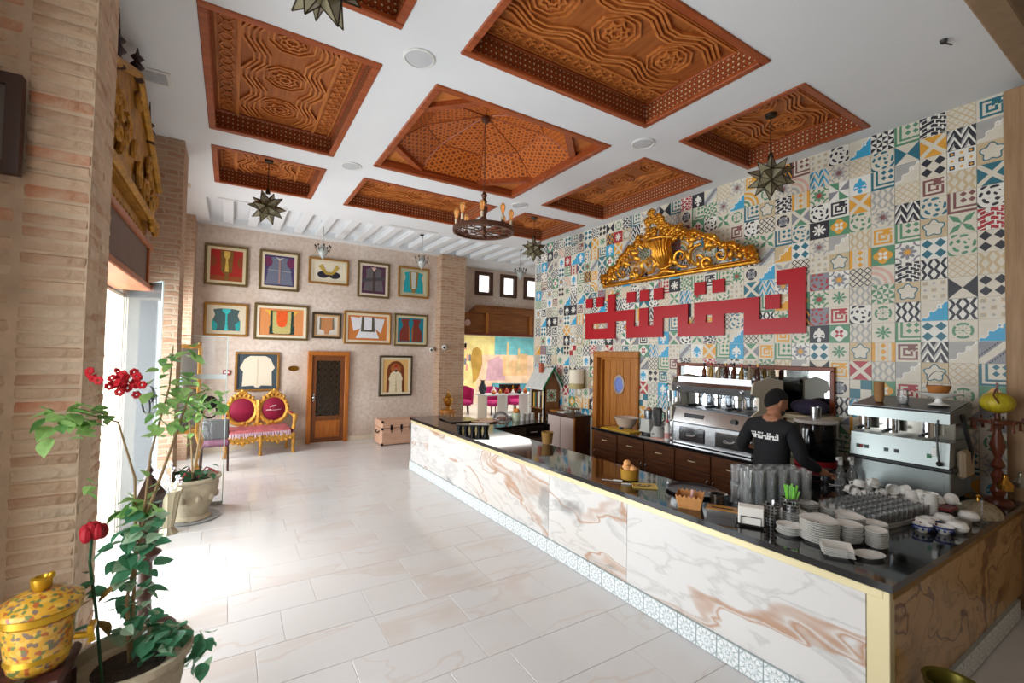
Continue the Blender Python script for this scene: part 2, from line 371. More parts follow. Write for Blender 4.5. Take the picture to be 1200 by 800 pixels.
def brick_mat(name, c1, c2, mort, sc):
    m = mat(name, c1, .95); t = m.node_tree; b = t.nodes['Principled BSDF']
    tc = t.nodes.new('ShaderNodeTexCoord'); sp = t.nodes.new('ShaderNodeSeparateXYZ'); t.links.new(tc.outputs['Object'], sp.inputs[0])
    cb = t.nodes.new('ShaderNodeCombineXYZ'); t.links.new((E(t, sp.outputs[0])+E(t, sp.outputs[1])).k, cb.inputs[0]); t.links.new(sp.outputs[2], cb.inputs[1])
    br = t.nodes.new('ShaderNodeTexBrick'); br.inputs['Scale'].default_value = sc; br.inputs['Color1'].default_value = lin(c1); br.inputs['Color2'].default_value = lin(c2); br.inputs['Mortar'].default_value = lin(mort)
    br.inputs['Mortar Size'].default_value = .03; br.inputs['Brick Width'].default_value = .6; br.inputs['Row Height'].default_value = .16; br.inputs['Mortar Smooth'].default_value = .3
    no = t.nodes.new('ShaderNodeTexNoise'); no.inputs['Scale'].default_value = 7; no.inputs['Detail'].default_value = 8; t.links.new(tc.outputs['Object'], no.inputs['Vector'])
    va = t.nodes.new('ShaderNodeVectorMath'); va.operation = 'MULTIPLY_ADD'; va.inputs[1].default_value = (.06, .06, .06); t.links.new(no.outputs['Color'], va.inputs[0]); t.links.new(cb.outputs[0], va.inputs[2]); t.links.new(va.outputs[0], br.inputs['Vector'])
    f = (E(t, no.outputs[0])-.4)*2.2; f = f.mx(0.).mn(.8); o = cmix(t, f, br.outputs[0], lin(mort)); t.links.new(o, b.inputs['Base Color'])
    bp = t.nodes.new('ShaderNodeBump'); bp.inputs['Strength'].default_value = .7; bp.inputs['Distance'].default_value = .02; h = E(t, br.outputs['Fac']).inv()+E(t, no.outputs[0]); t.links.new(h.k, bp.inputs['Height']); t.links.new(bp.outputs[0], b.inputs['Normal'])
    return m
brickwork = brick_mat('old_brickwork', (192, 156, 128), (172, 128, 100), (194, 170, 146), 2.4)
def wood(name, c1, c2, rough=.4, axis=0, sc=1.):
    m = mat(name, c1, rough); t = m.node_tree; b = t.nodes['Principled BSDF']
    tc = t.nodes.new('ShaderNodeTexCoord'); mp = t.nodes.new('ShaderNodeMapping'); s_ = [14*sc]*3; s_[axis] = 1.2*sc; mp.inputs['Scale'].default_value = s_; t.links.new(tc.outputs['Object'], mp.inputs[0])
    n = t.nodes.new('ShaderNodeTexNoise'); n.inputs['Scale'].default_value = 2.2; n.inputs['Detail'].default_value = 6; n.inputs['Distortion'].default_value = .15; t.links.new(mp.outputs[0], n.inputs['Vector'])
    r = t.nodes.new('ShaderNodeValToRGB'); r.color_ramp.elements[0].position = .32; r.color_ramp.elements[1].position = .7; r.color_ramp.elements[0].color = lin(c2); r.color_ramp.elements[1].color = lin(c1)
    t.links.new(n.outputs[0], r.inputs[0]); t.links.new(r.outputs[0], b.inputs['Base Color'])
    return m
cedar = wood('cedar_carved', (208, 130, 64), (172, 96, 42), .45, 1)
cedar_dk = wood('cedar_ground', (176, 102, 46), (146, 78, 32), .5, 1)  # darker copy of the carved cedar, groove shade put into the colour
cedar_x = wood('cedar_carved_cross', (208, 130, 64), (172, 96, 42), .45, 0)
cedar_fr = wood('cedar_frame', (172, 88, 44), (136, 62, 28), .4, 0)
oak = wood('honey_oak', (188, 122, 50), (158, 94, 32), .38, 2)
walnut = wood('walnut_cabinet', (104, 62, 34), (66, 36, 20), .3, 1)
darkwood = wood('dark_wood', (84, 52, 34), (50, 28, 18), .4, 2)
def lattice_mat(name, c1, c2, hi, n):
    m = mat(name, c1, .45); t = m.node_tree; b = t.nodes['Principled BSDF']
    uv = t.nodes.new('ShaderNodeUVMap'); sp = t.nodes.new('ShaderNodeSeparateXYZ'); t.links.new(uv.outputs[0], sp.inputs[0]); u, v = E(t, sp.outputs[0]), E(t, sp.outputs[1])
    p, q = (u*n).fr()-.5, (v*n).fr()-.5; hole = hyp(p, q); k = hole.lt(.22); rim = hole.lt(.4)
    col = cmix(t, k, cmix(t, rim, lin(c1), lin(c2)), lin(hi)); t.links.new(col, b.inputs['Base Color'])  # pale dot centres: light at the pierced holes painted into the wood
    bp = t.nodes.new('ShaderNodeBump'); bp.inputs['Strength'].default_value = .8; bp.inputs['Distance'].default_value = .01; t.links.new(hole.mn(.45).k, bp.inputs['Height']); t.links.new(bp.outputs[0], b.inputs['Normal'])
    return m
lattice = lattice_mat('cedar_pierced_lattice', (150, 72, 34), (104, 46, 20), (214, 176, 136), 21.)
def dome_mat(name, c1, c2):
    m = mat(name, c1, .4); t = m.node_tree; b = t.nodes['Principled BSDF']
    uv = t.nodes.new('ShaderNodeUVMap'); sp = t.nodes.new('ShaderNodeSeparateXYZ'); t.links.new(uv.outputs[0], sp.inputs[0]); u, v = E(t, sp.outputs[0]), E(t, sp.outputs[1]); k = None
    for a in (0, 60, 120):
        d = ((u*math.cos(R(a))+v*math.sin(R(a)))*9.).fr(); q = ((d-.3).abs().lt(.07)).mx((d-.7).abs().lt(.07)); k = q if k is None else k.mx(q)
    col = cmix(t, k, lin(c2), lin(c1)); t.links.new(col, b.inputs['Base Color'])
    bp = t.nodes.new('ShaderNodeBump'); bp.inputs['Strength'].default_value = .9; bp.inputs['Distance'].default_value = .015; t.links.new(k.k, bp.inputs['Height']); t.links.new(bp.outputs[0], b.inputs['Normal'])
    return m
dome_wood = dome_mat('cedar_dome_marquetry', (206, 112, 44), (134, 62, 20))

def marble(name, base, vein, wash, grey, sc=1., strength=1., rough=.12, bands=26., rot=38, stretch=(1, .55, 1.5), bw=.35):
    m = mat(name, base, rough); t = m.node_tree; b = t.nodes['Principled BSDF']
    tc = t.nodes.new('ShaderNodeTexCoord'); oi = t.nodes.new('ShaderNodeObjectInfo'); mp = t.nodes.new('ShaderNodeMapping')
    t.links.new(tc.outputs['Object'], mp.inputs[0]); cb = t.nodes.new('ShaderNodeCombineXYZ'); k = E(t, oi.outputs['Random'])*37.
    for i in range(3): t.links.new(k.k, cb.inputs[i])
    t.links.new(cb.outputs[0], mp.inputs['Location']); mp.inputs['Rotation'].default_value = (R(rot), 0, 0); mp.inputs['Scale'].default_value = stretch
    def noise(scale, det=5, dist=0., src=None):
        n = t.nodes.new('ShaderNodeTexNoise'); n.inputs['Scale'].default_value = scale; n.inputs['Detail'].default_value = det; n.inputs['Distortion'].default_value = dist; n.inputs['Roughness'].default_value = .5
        t.links.new(src or mp.outputs[0], n.inputs['Vector']); return n
    n0 = noise(sc*.8, 4); va = t.nodes.new('ShaderNodeVectorMath'); va.operation = 'MULTIPLY_ADD'; va.inputs[1].default_value = (1.1, 1.1, 1.1); t.links.new(n0.outputs['Color'], va.inputs[0]); t.links.new(mp.outputs[0], va.inputs[2])
    n1 = E(t, noise(sc, 3, .2, va.outputs[0]).outputs[0]); mask = ((E(t, noise(sc*.7, 3).outputs[0])-.47)*6.).mx(0.).mn(1.)
    lines = ((n1*bands).sin()-(1-bw)).mx(0.)*(1./bw)                # contour bands that swirl like agate
    bandf = (lines*mask*strength).mn(.9)
    v1 = ((n1-.5).abs()*-105.+1.).mx(0.)*strength                     # one strong continuous vein
    fine = ((E(t, noise(sc*3.2, 6, .4, va.outputs[0]).outputs[0])-.5).abs()*-28.+1.).mx(0.)*.35*strength
    gm = ((E(t, noise(sc*1.5, 10, .6).outputs[0])-.63)*14.).mx(0.).mn(.85)*strength
    ws = ((E(t, n0.outputs[0])-.5)*2.).mx(0.).mn(.45)*strength
    c = cmix(t, ws.mn(1.), lin(base), lin(wash)); c = cmix(t, fine.mn(1.), c, lin(grey)); c = cmix(t, bandf, c, lin(vein)); c = cmix(t, v1.mn(.9), c, lin(vein)); c = cmix(t, gm.mn(1.), c, lin(grey))
    t.links.new(c, b.inputs['Base Color'])
    return m
slab_marble = marble('counter_marble', (216, 213, 210), (170, 110, 50), (210, 196, 178), (124, 122, 118), 1.0, .72, .12, 30., 38, (1, .55, 1.5), .2)
slab_brown = marble('counter_marble_brown', (200, 158, 106), (112, 64, 26), (150, 100, 54), (80, 54, 34), 1.1, 1.1, .2, 34., 0, (.9, 1, 1.2), .5)
floor_marble = marble('floor_marble', (218, 215, 213), (192, 152, 112), (214, 204, 194), (206, 202, 200), .9, .22, .14, 14., 0, (.6, 1.6, 1))
granite = mat('black_granite', (22, 21, 22), .07, var=.5, vs=220, coat=.3)
gold_leaf = mat('gold_leaf', (212, 150, 52), .32, .85, var=.25, vs=14, bump=.25, bs=60)
brass = mat('brass', (190, 140, 60), .25, 1., var=.15, vs=8)
brass_trim = mat('brass_trim', (230, 216, 172), .35, .35)
steel = mat('brushed_steel', (196, 198, 200), .25, 1., var=.06, vs=10)
steel_dk = mat('dark_steel', (92, 94, 98), .35, .9)
black_pl = mat('black_plastic', (20, 20, 22), .35)
white_pl = mat('white_plastic', (226, 226, 222), .4)
porcelain = mat('white_porcelain', (236, 234, 228), .15, coat=.4)
glass = mat('clear_glass', (250, 252, 252), .02, trans=1., ior=1.45)
pane_glass = thin_glass('pane_glass', (.97, .985, .985), .03, .2)
tumbler = thin_glass('tumbler_glass', (.988, .992, .992), .1, .3)
iron = mat('wrought_iron', (44, 38, 34), .5, .7)
cream_paint = mat('cream_paint', (214, 200, 178), .8, var=.05, vs=3)

# ------------------------------------------------------------------ floor
fl = MB(); fl.box(-1.1, 9.9, -3.0, 16.0, -.12, -.004); floor = struct(fl.build('floor', floor_marble))
random.seed(3)
tile_len = (.42, .6, .78); fmesh = {}
ROWH = .42
y = .95; row = 0
def floor_tile(x0, x1, y0):
    L = round(x1-x0, 3)
    if L not in fmesh:
        b = MB(); b.box(0, L-.004, 0, ROWH-.004, -.01, 0, bev=.0015); fmesh[L] = b.mesh('floor_tile', floor_marble, 0)
    shared('floor_tile', fmesh[L], floor, (x0, y0, 0))
while y < 10.45:
    x = -.98 - random.choice((0, .2, .34)); 
    while x < 3.0:
        L = random.choice(tile_len)
        if x+L > 2.4: L = .9
        floor_tile(x, x+L, y); x += L
        if x > 3.: break
    y += ROWH; row += 1

# ------------------------------------------------------------------ ceiling with coffer openings
CX = [(-.259, .983), (1.501, 3.597), (4.166, 5.469)]; CY = [(1.971, 3.238), (3.764, 5.861), (6.36, 7.712)]; ZC = 4.39; DEP = .21
holes = [(a, b, c, d) for a, b in CX for c, d in CY]+[(-.42, 8.6, 8.62, 10.25)]
def grid_plate(x0, x1, y0, y1, z, holes, th=.03):
    xs = sorted({x0, x1}|{h[0] for h in holes}|{h[1] for h in holes}); ys = sorted({y0, y1}|{h[2] for h in holes}|{h[3] for h in holes}); b = MB()
    for i in range(len(xs)-1):
        for j in range(len(ys)-1):
            cx, cy = (xs[i]+xs[i+1])/2, (ys[j]+ys[j+1])/2
            if any(h[0] < cx < h[1] and h[2] < cy < h[3] for h in holes): continue
            b.add([(xs[i], ys[j], z), (xs[i+1], ys[j], z), (xs[i+1], ys[j+1], z), (xs[i], ys[j+1], z)], [(0, 3, 2, 1)])
    return b
ceiling = struct(grid_plate(-1.1, 9.9, .9, 11.6, ZC, holes).build('ceiling', plaster, smooth=0))
b = MB(); b.box(-1.1, 9.9, .9, 11.6, 4.95, 5.0); b.build('roof_slab', plaster, ceiling)
# beamed bay in front of the end wall
b = MB(); x0, x1, y0, y1 = holes[-1]
b.add([(x0, y0, ZC), (x1, y0, ZC), (x1, y1, ZC), (x0, y1, ZC), (x0, y0, 4.52), (x1, y0, 4.52), (x1, y1, 4.52), (x0, y1, 4.52)], [(0, 1, 5, 4), (1, 2, 6, 5), (2, 3, 7, 6), (3, 0, 4, 7), (4, 5, 6, 7)])
b.build('beam_bay', plaster, ceiling, smooth=0)
bm_ = MB(); bm_.box(-.085, .085, y0+.01, y1-.01, ZC+.012, 4.518, bev=.012); bme = bm_.mesh('beam', plaster, 0)
for i in range(22): shared('beam', bme, ceiling, (x0+.3+i*.405, 0, 0))
# ------------------------------------------------------------------ carved wooden coffers
def star(cx, cy, r1, r2, n=8, a0=0.): return [(cx+(r1 if k % 2 == 0 else r2)*math.cos(a0+PI*k/n), cy+(r1 if k % 2 == 0 else r2)*math.sin(a0+PI*k/n)) for k in range(2*n)]
def carving(W, L):
    """relief for a panel W x L (centred); strapwork runs along the longer side; hangs below z=0"""
    swap = W > L
    w, l = (L, W) if swap else (W, L)
    b = MB(); T = (lambda p: (p[1], p[0])) if swap else (lambda p: p)
    def rib(path, wd, d, closed=False): b.rib([T(p) for p in path], wd, 0, -d, 'z', closed)
    n = max(1, round(l/.62)); seg = l*.94/n; half = w*.23
    rib([(-half*1.42, -l/2), (-half*1.42, l/2)], .02, .026); rib([(half*1.42, -l/2), (half*1.42, l/2)], .02, .018)
    for i in range(n):
        c = -l*.47+seg*(i+.5)
        rib(star(0, c, .105, .078, 8, .2), .016, .02, True); rib(star(0, c, .055, .04, 8), .014, .022, True)
        for k, rr in enumerate((.15, .195)): rib([(rr*math.cos(PI/8+PI/4*j), c+rr*math.sin(PI/8+PI/4*j)*1.05) for j in range(8)], .014, .014+.004*k, True)
    for s_ in (-1, 1):
        for k in range(4):
            o = half*.62+k*.042; path = []
            for i in range(n*2+1):
                yy = -l*.47+seg*i/2; path.append((s_*(o+(.07 if i % 2 else -.02)), yy))
                if i < n*2: path.append((s_*(o+(.07 if i % 2 else -.02)), yy+seg*.2)); 
            rib(path, .02, .02+.008*(k % 2))
    # border bands: hexagon chain on one side, star lattice on the other
    xb = -w*.41; m = max(3, int(l/.13)); st = l*.96/m
    for i in range(m):
        c = -l*.48+st*(i+.5); rib([(xb+.05*math.cos(PI/3*j), c+.052*math.sin(PI/3*j)) for j in range(6)], .011, .012, True)
        if i < m-1: rib([(xb-.04, c+st/2), (xb+.04, c+st/2)], .01, .012)
    xb = w*.41
    for i in range(m):
        c = -l*.48+st*(i+.5); rib(star(xb, c, .052, .026, 4, .3), .011, .014, True)
        for q in (-1, 1): rib([(xb+q*.06, c-.03), (xb+q*.035, c), (xb+q*.06, c+.03)], .01, .012)
    for xx in (-w*.34, -w*.475, w*.34, w*.475): rib([(xx, -l/2), (xx, l/2)], .013, .014)
    return b
def quad_uv(b, pts, uvs):
    b.add(pts, [(0, 1, 2, 3)])
    b.uv = (b.uv or [])+uvs
posn = {(0, 0): 'in the corner nearest the camera by the brick side', (1, 0): 'nearest row of the ceiling, large, above the bar', (2, 0): 'nearest the tiled wall',
        (0, 1): 'large, left of the domed coffer', (2, 1): 'between domed coffer and tiled wall', (0, 2): 'in front of the beamed bay, left', (1, 2): 'long one behind the wheel chandelier', (2, 2): 'small, far corner by the tiled wall'}
def coffer(i, j):
    (x0, x1), (y0, y1) = CX[i], CY[j]; W, L = x1-x0, y1-y0
    t = thing('wooden_coffer', 'carved cedar ceiling coffer, '+posn[i, j], 'ceiling coffer', ((x0+x1)/2, (y0+y1)/2, ZC), group='carved ceiling coffers')
    f = MB(); a, c = W/2, L/2; e = .045
    for X0, X1, Y0, Y1 in ((-a-.02, a+.02, -c-.02, -c+e), (-a-.02, a+.02, c-e, c+.02), (-a-.02, -a+e, -c+e, c-e), (a-e, a+.02, -c+e, c-e)): f.box(X0, X1, Y0, Y1, -.014, .03, bev=.008)
    f.build('frame', cedar_fr, t, 0)
    a, c = a-.02, c-.02
    for q in ((-a, -c, a, -c), (a, -c, a, c), (a, c, -a, c), (-a, c, -a, -c)):
        s_ = MB(); ln = math.hypot(q[2]-q[0], q[3]-q[1]); quad_uv(s_, [(q[0], q[1], .03), (q[2], q[3], .03), (q[2], q[3], DEP), (q[0], q[1], DEP)], [(0, .01), (ln, .01), (ln, .01+DEP-.03), (0, .01+DEP-.03)])
        s_.build('lattice_side', lattice, t, 0)
    p = MB(); p.box(-a-.01, a+.01, -c-.01, c+.01, DEP, DEP+.03); po = p.build('panel', cedar_dk, t, 0)
    cv = carving(W-.08, L-.08); cv.v = [(x, y_, z+DEP) for x, y_, z in cv.v]; cv.build('carving', cedar_x if W > L else cedar, po, 0)
    m_ = MB()
    for X0, X1, Y0, Y1 in ((-a, a, -c, -c+.03), (-a, a, c-.03, c), (-a, -a+.03, -c, c), (a-.03, a, -c, c)): m_.box(X0, X1, Y0, Y1, DEP-.025, DEP, bev=.006)
    m_.build('cornice', cedar_fr, t, 0)
for i in range(3):
    for j in range(3):
        if (i, j) != (1, 1): coffer(i, j)
# central domed coffer
(x0, x1), (y0, y1) = CX[1], CY[1]
t = thing('domed_coffer', 'square cedar coffer with an octagonal marquetry dome above the wheel chandelier', 'ceiling coffer', ((x0+x1)/2, (y0+y1)/2, ZC))
a = (x1-x0)/2; f = MB(); e = .06
for X0, X1, Y0, Y1 in ((-a-.02, a+.02, -a-.02, -a+e), (-a-.02, a+.02, a-e, a+.02), (-a-.02, -a+e, -a+e, a-e), (a-e, a+.02, -a+e, a-e)): f.box(X0, X1, Y0, Y1, -.014, .07, bev=.01)
f.build('frame', cedar_fr, t, 0)
a -= .05; k = a*.46; zb = .1
for sx, sy in ((1, 1), (-1, 1), (-1, -1), (1, -1)):
    p = MB(); p.add([(sx*a, sy*a, zb), (sx*a, sy*k, zb), (sx*k, sy*a, zb)], [(0, 1, 2)]); p.build('corner_panel', cedar, t, 0)
    q = MB(); d = .055
    q.prism([(sx*a, sy*(k-d)), (sx*a, sy*(k+d)), (sx*(k+d), sy*a), (sx*(k-d), sy*a)], zb-.05, zb+.02); q.build('corner_beam', cedar_fr, t, 0)
oct1 = [(a, -k), (a, k), (k, a), (-k, a), (-a, k), (-a, -k), (-k, -a), (k, -a)]
f2 = .66; z1_, z2_, za = .09, .33, .5
for i in range(8):
    p0, p1 = oct1[i], oct1[(i+1) % 8]; g0, g1 = (p0[0]*f2, p0[1]*f2), (p1[0]*f2, p1[1]*f2); ln = math.hypot(p1[0]-p0[0], p1[1]-p0[1])
    b = MB(); quad_uv(b, [(*p0, z1_), (*p1, z1_), (*g1, z2_), (*g0, z2_)], [(0, i), (ln, i), (ln*.83, i+.45), (ln*.17, i+.45)]); b.build('dome_lower_panel', dome_wood, t, 0)
    b = MB(); b.add([(*g0, z2_), (*g1, z2_), (0, 0, za)], [(0, 1, 2)]); b.uv = [(0, i+.5), (ln*f2, i+.5), (ln*f2/2, i+1.3)]; b.build('dome_upper_panel', dome_wood, t, 0)
    b = MB(); b.tube([(*g0, z2_-.004), (0, 0, za-.004)], .008, 4); b.tube([(*g0, z2_-.004), (*g1, z2_-.004)], .007, 4); b.tube([(*p0, z1_), (*g0, z2_-.004)], .008, 4); b.build('dome_rib', cedar_fr, t, 0)
b = MB(); b.add([(-a, -a, .07), (a, -a, .07), (a, a, .07), (-a, a, .07), (-a, -a, .12), (a, -a, .12), (a, a, .12), (-a, a, .12)], [(0, 1, 5, 4), (1, 2, 6, 5), (2, 3, 7, 6), (3, 0, 4, 7)]); b.build('inner_fascia', cedar_fr, t, 0)

# ------------------------------------------------------------------ walls
XT = 5.73
tw = MB(); tw.prism([(1.0, 0), (8.3, 0), (8.3, ZC), (1.0, ZC)], XT, XT+.2, 'x'); 
# door opening cut as separate leaves of wall
tw = MB(); D0, D1, DZ = 5.30, 6.21, 2.0
tw.box(XT, XT+.2, 1.0, D0, 0, ZC); tw.box(XT, XT+.2, D1, 8.3, 0, ZC); tw.box(XT, XT+.2, D0, D1, DZ, ZC)
wall_right = struct(tw.build('wall_right', mat('tile_grout', (205, 198, 184), .9), smooth=0))
TS = .2; random.seed(11); TWT = [(.45 if RED in p[1:] else 1)*(.5 if p[0] in ('hourglass', 'checker', 'pinwheel', 'arcs') else 1)*(1.5 if p[0] in ('petals', 'scroll', 'lattice', 'rosette', 'lace', 'wheel', 'cloud') else 1) for p in TP]
tme = []
for m in TM:
    b = MB(); g = .0012; h = .006
    v = [(0, -g, g), (0, -TS+g, g), (0, -TS+g, TS-g), (0, -g, TS-g), (-h, -g-.001, g+.001), (-h, -TS+g+.001, g+.001), (-h, -TS+g+.001, TS-g-.001), (-h, -g-.001, TS-g-.001)]
    b.add(v, [(4, 5, 6, 7), (0, 1, 5, 4), (1, 2, 6, 5), (2, 3, 7, 6), (3, 0, 4, 7)])
    b.uv = [(0, 0), (1, 0), (1, 1), (0, 1)]+[(0.01, 0.01)]*16; tme.append(b.mesh('cement_tile', m, 0))
cells = []
last = {}
for cI in range(36):
    yl = 1.04+TS*(cI+1)
    for rI in range(-1, 18):
        z0 = ZC-.005-TS*(18-rI)+.0
        if z0 < .55 or z0+TS > ZC+.01: continue
        if yl > D0+.02 and yl-TS < D1-.02 and z0 < DZ-.05: continue
        mi = random.choices(range(len(TM)), TWT)[0]
        while TP[mi][0] in (last.get((cI-1, rI)), last.get((cI, rI-1)), last.get((cI-1, rI-1))): mi = random.choices(range(len(TM)), TWT)[0]
        last[cI, rI] = TP[mi][0]
        dist = math.hypot(XT, yl); vis = z0 > .85 and not (2.45 < yl < 4.4 and 1.25 < z0 < 1.7)
        cells.append((dist if vis else 99+dist, yl, z0, mi))
cells.sort()
for d, yl, z0, mi in cells[:300]: shared('cement_tile', tme[mi], wall_right, (XT, yl, z0))
b = MB(); uv = []
for d, yl, z0, mi in cells[300:]:
    me = tme[mi]; b.add([(v.co.x+XT, v.co.y+yl, v.co.z+z0) for v in me.vertices], [tuple(p.vertices) for p in me.polygons], mi)
    b.uv = (b.uv or [])+[(0, 0), (1, 0), (1, 1), (0, 1)]+[(0.01, 0.01)]*16
rest = b.build('cement_tile_field', TM, wall_right, 0); rest['kind'] = 'stuff'
# end wall, left wall with openings, back room, wall behind the bar's end
b = MB(); b.box(-1.1, 4.45, 10.5, 10.8, 0, ZC); wall_end = struct(b.build('wall_end', stone, smooth=0))
b = MB(); WX = -1.0
for ya, yb, za_, zb_ in ((-3, .8, 0, ZC), (.8, 2.2, 3.5, ZC), (.8, 2.2, 0, .25), (2.2, 3.45, 0, ZC), (3.45, 6.35, 2.55, ZC), (6.35, 7.4, 0, ZC), (7.4, 9.8, 2.75, ZC), (7.4, 9.8, 0, .5), (9.8, 10.5, 0, ZC)): b.box(WX-.25, WX, ya, yb, za_, zb_)
wall_left = struct(b.build('wall_left', stone, smooth=0))
b = MB(); b.box(-1.25, 9.9, -3.2, -3.0, 0, ZC+.4); struct(b.build('wall_back', cream_paint, smooth=0))
b = MB(); b.box(5.93, 6.1, -3, 8.3, 0, ZC+.4); struct(b.build('wall_service', cream_paint, smooth=0))
b = MB(); b.box(-1.25, 6.1, -3.2, .74, 4.62, 4.7); struct(b.build('ceiling_front', plaster, smooth=0))
tr = mat('beam_timber', (150, 124, 96), .8, var=.15, vs=6); b = MB(); b.box(-1.1, 5.93, .74, .9, 4.3, 4.62, bev=.01); struct(b.build('trim_1', tr))
vm = MB()
for k in range(10): a0, a1 = PI*k/10, PI*(k+1)/10; vm.add([(-.24*math.cos(a0), -2.5, .13*math.sin(a0)), (-.24*math.cos(a1), -2.5, .13*math.sin(a1)), (-.24*math.cos(a1), .74, .13*math.sin(a1)), (-.24*math.cos(a0), .74, .13*math.sin(a0))], [(0, 1, 2, 3)])
vme = vm.mesh('vault', plaster)
for i in range(13): shared('vault', vme, bpy.data.objects['ceiling_front'], (-.7+i*.52, 0, 4.45))
tm2 = MB(); tm2.box(-.02, .02, -2.5, .74, 4.40, 4.6); tme2 = tm2.mesh('vault_joist', tr, 0)
for i in range(13): shared('vault_joist', tme2, bpy.data.objects['ceiling_front'], (-.96+i*.52, 0, 0))
# pilaster closing the tiled wall at the near end
b = MB(); b.box(5.50, 5.93, .45, 1.03, 0, 4.3, bev=.01); p = struct(b.build('trim_2', wood('pilaster_wood', (176, 142, 106), (150, 116, 82), .6, 2)))
# end of the tiled wall towards the back hall and the hall's own walls
b = MB(); b.box(5.93, 9.9, 8.28, 8.48, 0, ZC); struct(b.build('wall_hall', cream_paint, smooth=0))
b = MB()
WIN = [(5.72, 6.28), (6.62, 7.12), (7.44, 7.95)]
xs = [4.9, 5.87, 6.2, 6.68, 7.02, 7.5, 7.84, 9.9]
b.box(4.9, 9.9, 11.3, 11.5, 4.2, ZC); b.box(4.9, 9.9, 11.3, 11.5, 2.5, 3.7)
for i in range(0, 8, 2): b.box(xs[i], xs[i+1], 11.3, 11.5, 3.7, 4.2)
wall_clere = struct(b.build('wall_clerestory', stone, smooth=0))
wf = MB(); wf.box(-.28, -.17, -.05, .1, -.33, .33); wf.box(.17, .28, -.05, .1, -.33, .33); wf.box(-.17, .17, -.05, .1, .24, .33); wf.box(-.17, .17, -.05, .1, -.33, -.24)
wp = MB(); wp.box(-.17, .17, .02, .03, -.25, .25)
wfm, wpm = wf.mesh('window_frame', darkwood, 0), wp.mesh('window_pane', mat('daylit_pane', (255, 255, 255), .3, emit=1.6), 0)
for i, xx in enumerate((6.035, 6.85, 7.67)):
    wn = bpy.data.objects.new('window_%d' % (i+1), None); COL.objects.link(wn); wn['kind'] = 'structure'; wn.location = (xx, 11.3, 3.97)
    shared('window_frame', wfm, wn); shared('window_pane', wpm, wn)
b = MB(); b.box(-1.1, 4.2, 10.46, 10.5, 0, .1); struct(b.build('baseboard_end', cream_paint, smooth=0))
# ------------------------------------------------------------------ brick piers
random.seed(5)
mortar = mat('lime_mortar', (208, 184, 158), .95, var=.18, vs=5, bump=.9, bs=18)
bcols = [mat('old_brick_%d' % i, c, .95, c2=c2, vs=9, bump=.9, bs=30) for i, (c, c2) in enumerate((((214, 188, 162), (196, 164, 136)), ((208, 180, 152), (216, 196, 172)), ((202, 166, 134), (212, 186, 160)), ((198, 124, 86), (212, 180, 152)), ((186, 142, 112), (208, 182, 156))))]
b = MB(); AX0, AX1, AY0, AY1 = -1.0, -.58, 2.83, 3.24
b.box(AX0, AX1-.003, AY0+.003, AY1, 0, ZC); pier = struct(b.build('trim_3', mortar, smooth=0))
bm = {}
def brick_mesh(lx, ly, h, mi, vseed):
    k = (lx, ly, mi, vseed)
    if k not in bm:
        rr = random.Random(vseed*7+mi); q = MB(); q.box(-lx/2, lx/2, -ly/2, ly/2, -h/2, h/2, bev=.008); q.v = [(x+rr.uniform(-.004, .004), y+rr.uniform(-.004, .004), z+rr.uniform(-.004, .004)) for x, y, z in q.v]
        bm[k] = q.mesh('brick', bcols[mi], 50)
    return bm[k]
nr = 73; ph = ZC/nr
for r_ in range(nr):
    z = ph*(r_+.5); mi = random.choice((0, 0, 1, 1, 2, 2, 3, 4)); off = (r_ % 2)*.1
    for k in range(2):
        mi = random.choice((0, 0, 1, 1, 2, 2, 4)) if random.random() > .14 else 3
        xb = AX1-.115-.235*k+off*(-1 if k else 0)*.5
        wd = .22 if k == 0 else .2
        shared('brick', brick_mesh(wd, .03, ph*.86, mi, random.randrange(4)), pier, (xb, AY0+.0135+random.uniform(-.003, .002), z))
    for k in range(2):
        mi = random.choice((0, 1, 1, 2, 2, 4, 4)); yb = AY0+.108+.205*k
        shared('brick', brick_mesh(.03, .19, ph*.86, mi, random.randrange(4)), pier, (AX1-.0165+random.uniform(-.003, .002), yb, z))
b = MB(); b.box(-1.0, -.53, 6.42, 6.95, 0, ZC); struct(b.build('trim_4', brickwork, smooth=0))
b = MB(); b.box(-1.0, -.62, 9.9, 10.5, 0, ZC); struct(b.build('trim_5', brickwork, smooth=0))
b = MB(); b.box(4.28, 4.93, 10.2, 10.8, 0, ZC); struct(b.build('trim_6', brickwork, smooth=0))

# ------------------------------------------------------------------ the marble bar counter (front run slightly out of square, as in the place)
ct = thing('bar_counter', 'long marble-clad bar counter with black granite top and white patterned plinth', 'counter', (0, 0, 0))
P0, P1 = Vector((2.845, .945)), Vector((2.655, 7.5)); dirv = (P1-P0).normalized(); ang = math.atan2(dirv.y, dirv.x); LEN = (P1-P0).length
def fr(s_, d_): p = P0+dirv*s_+Vector((dirv.y, -dirv.x))*d_; return (p.x, p.y)     # s along the run, d towards the bar's inside
zt = .874
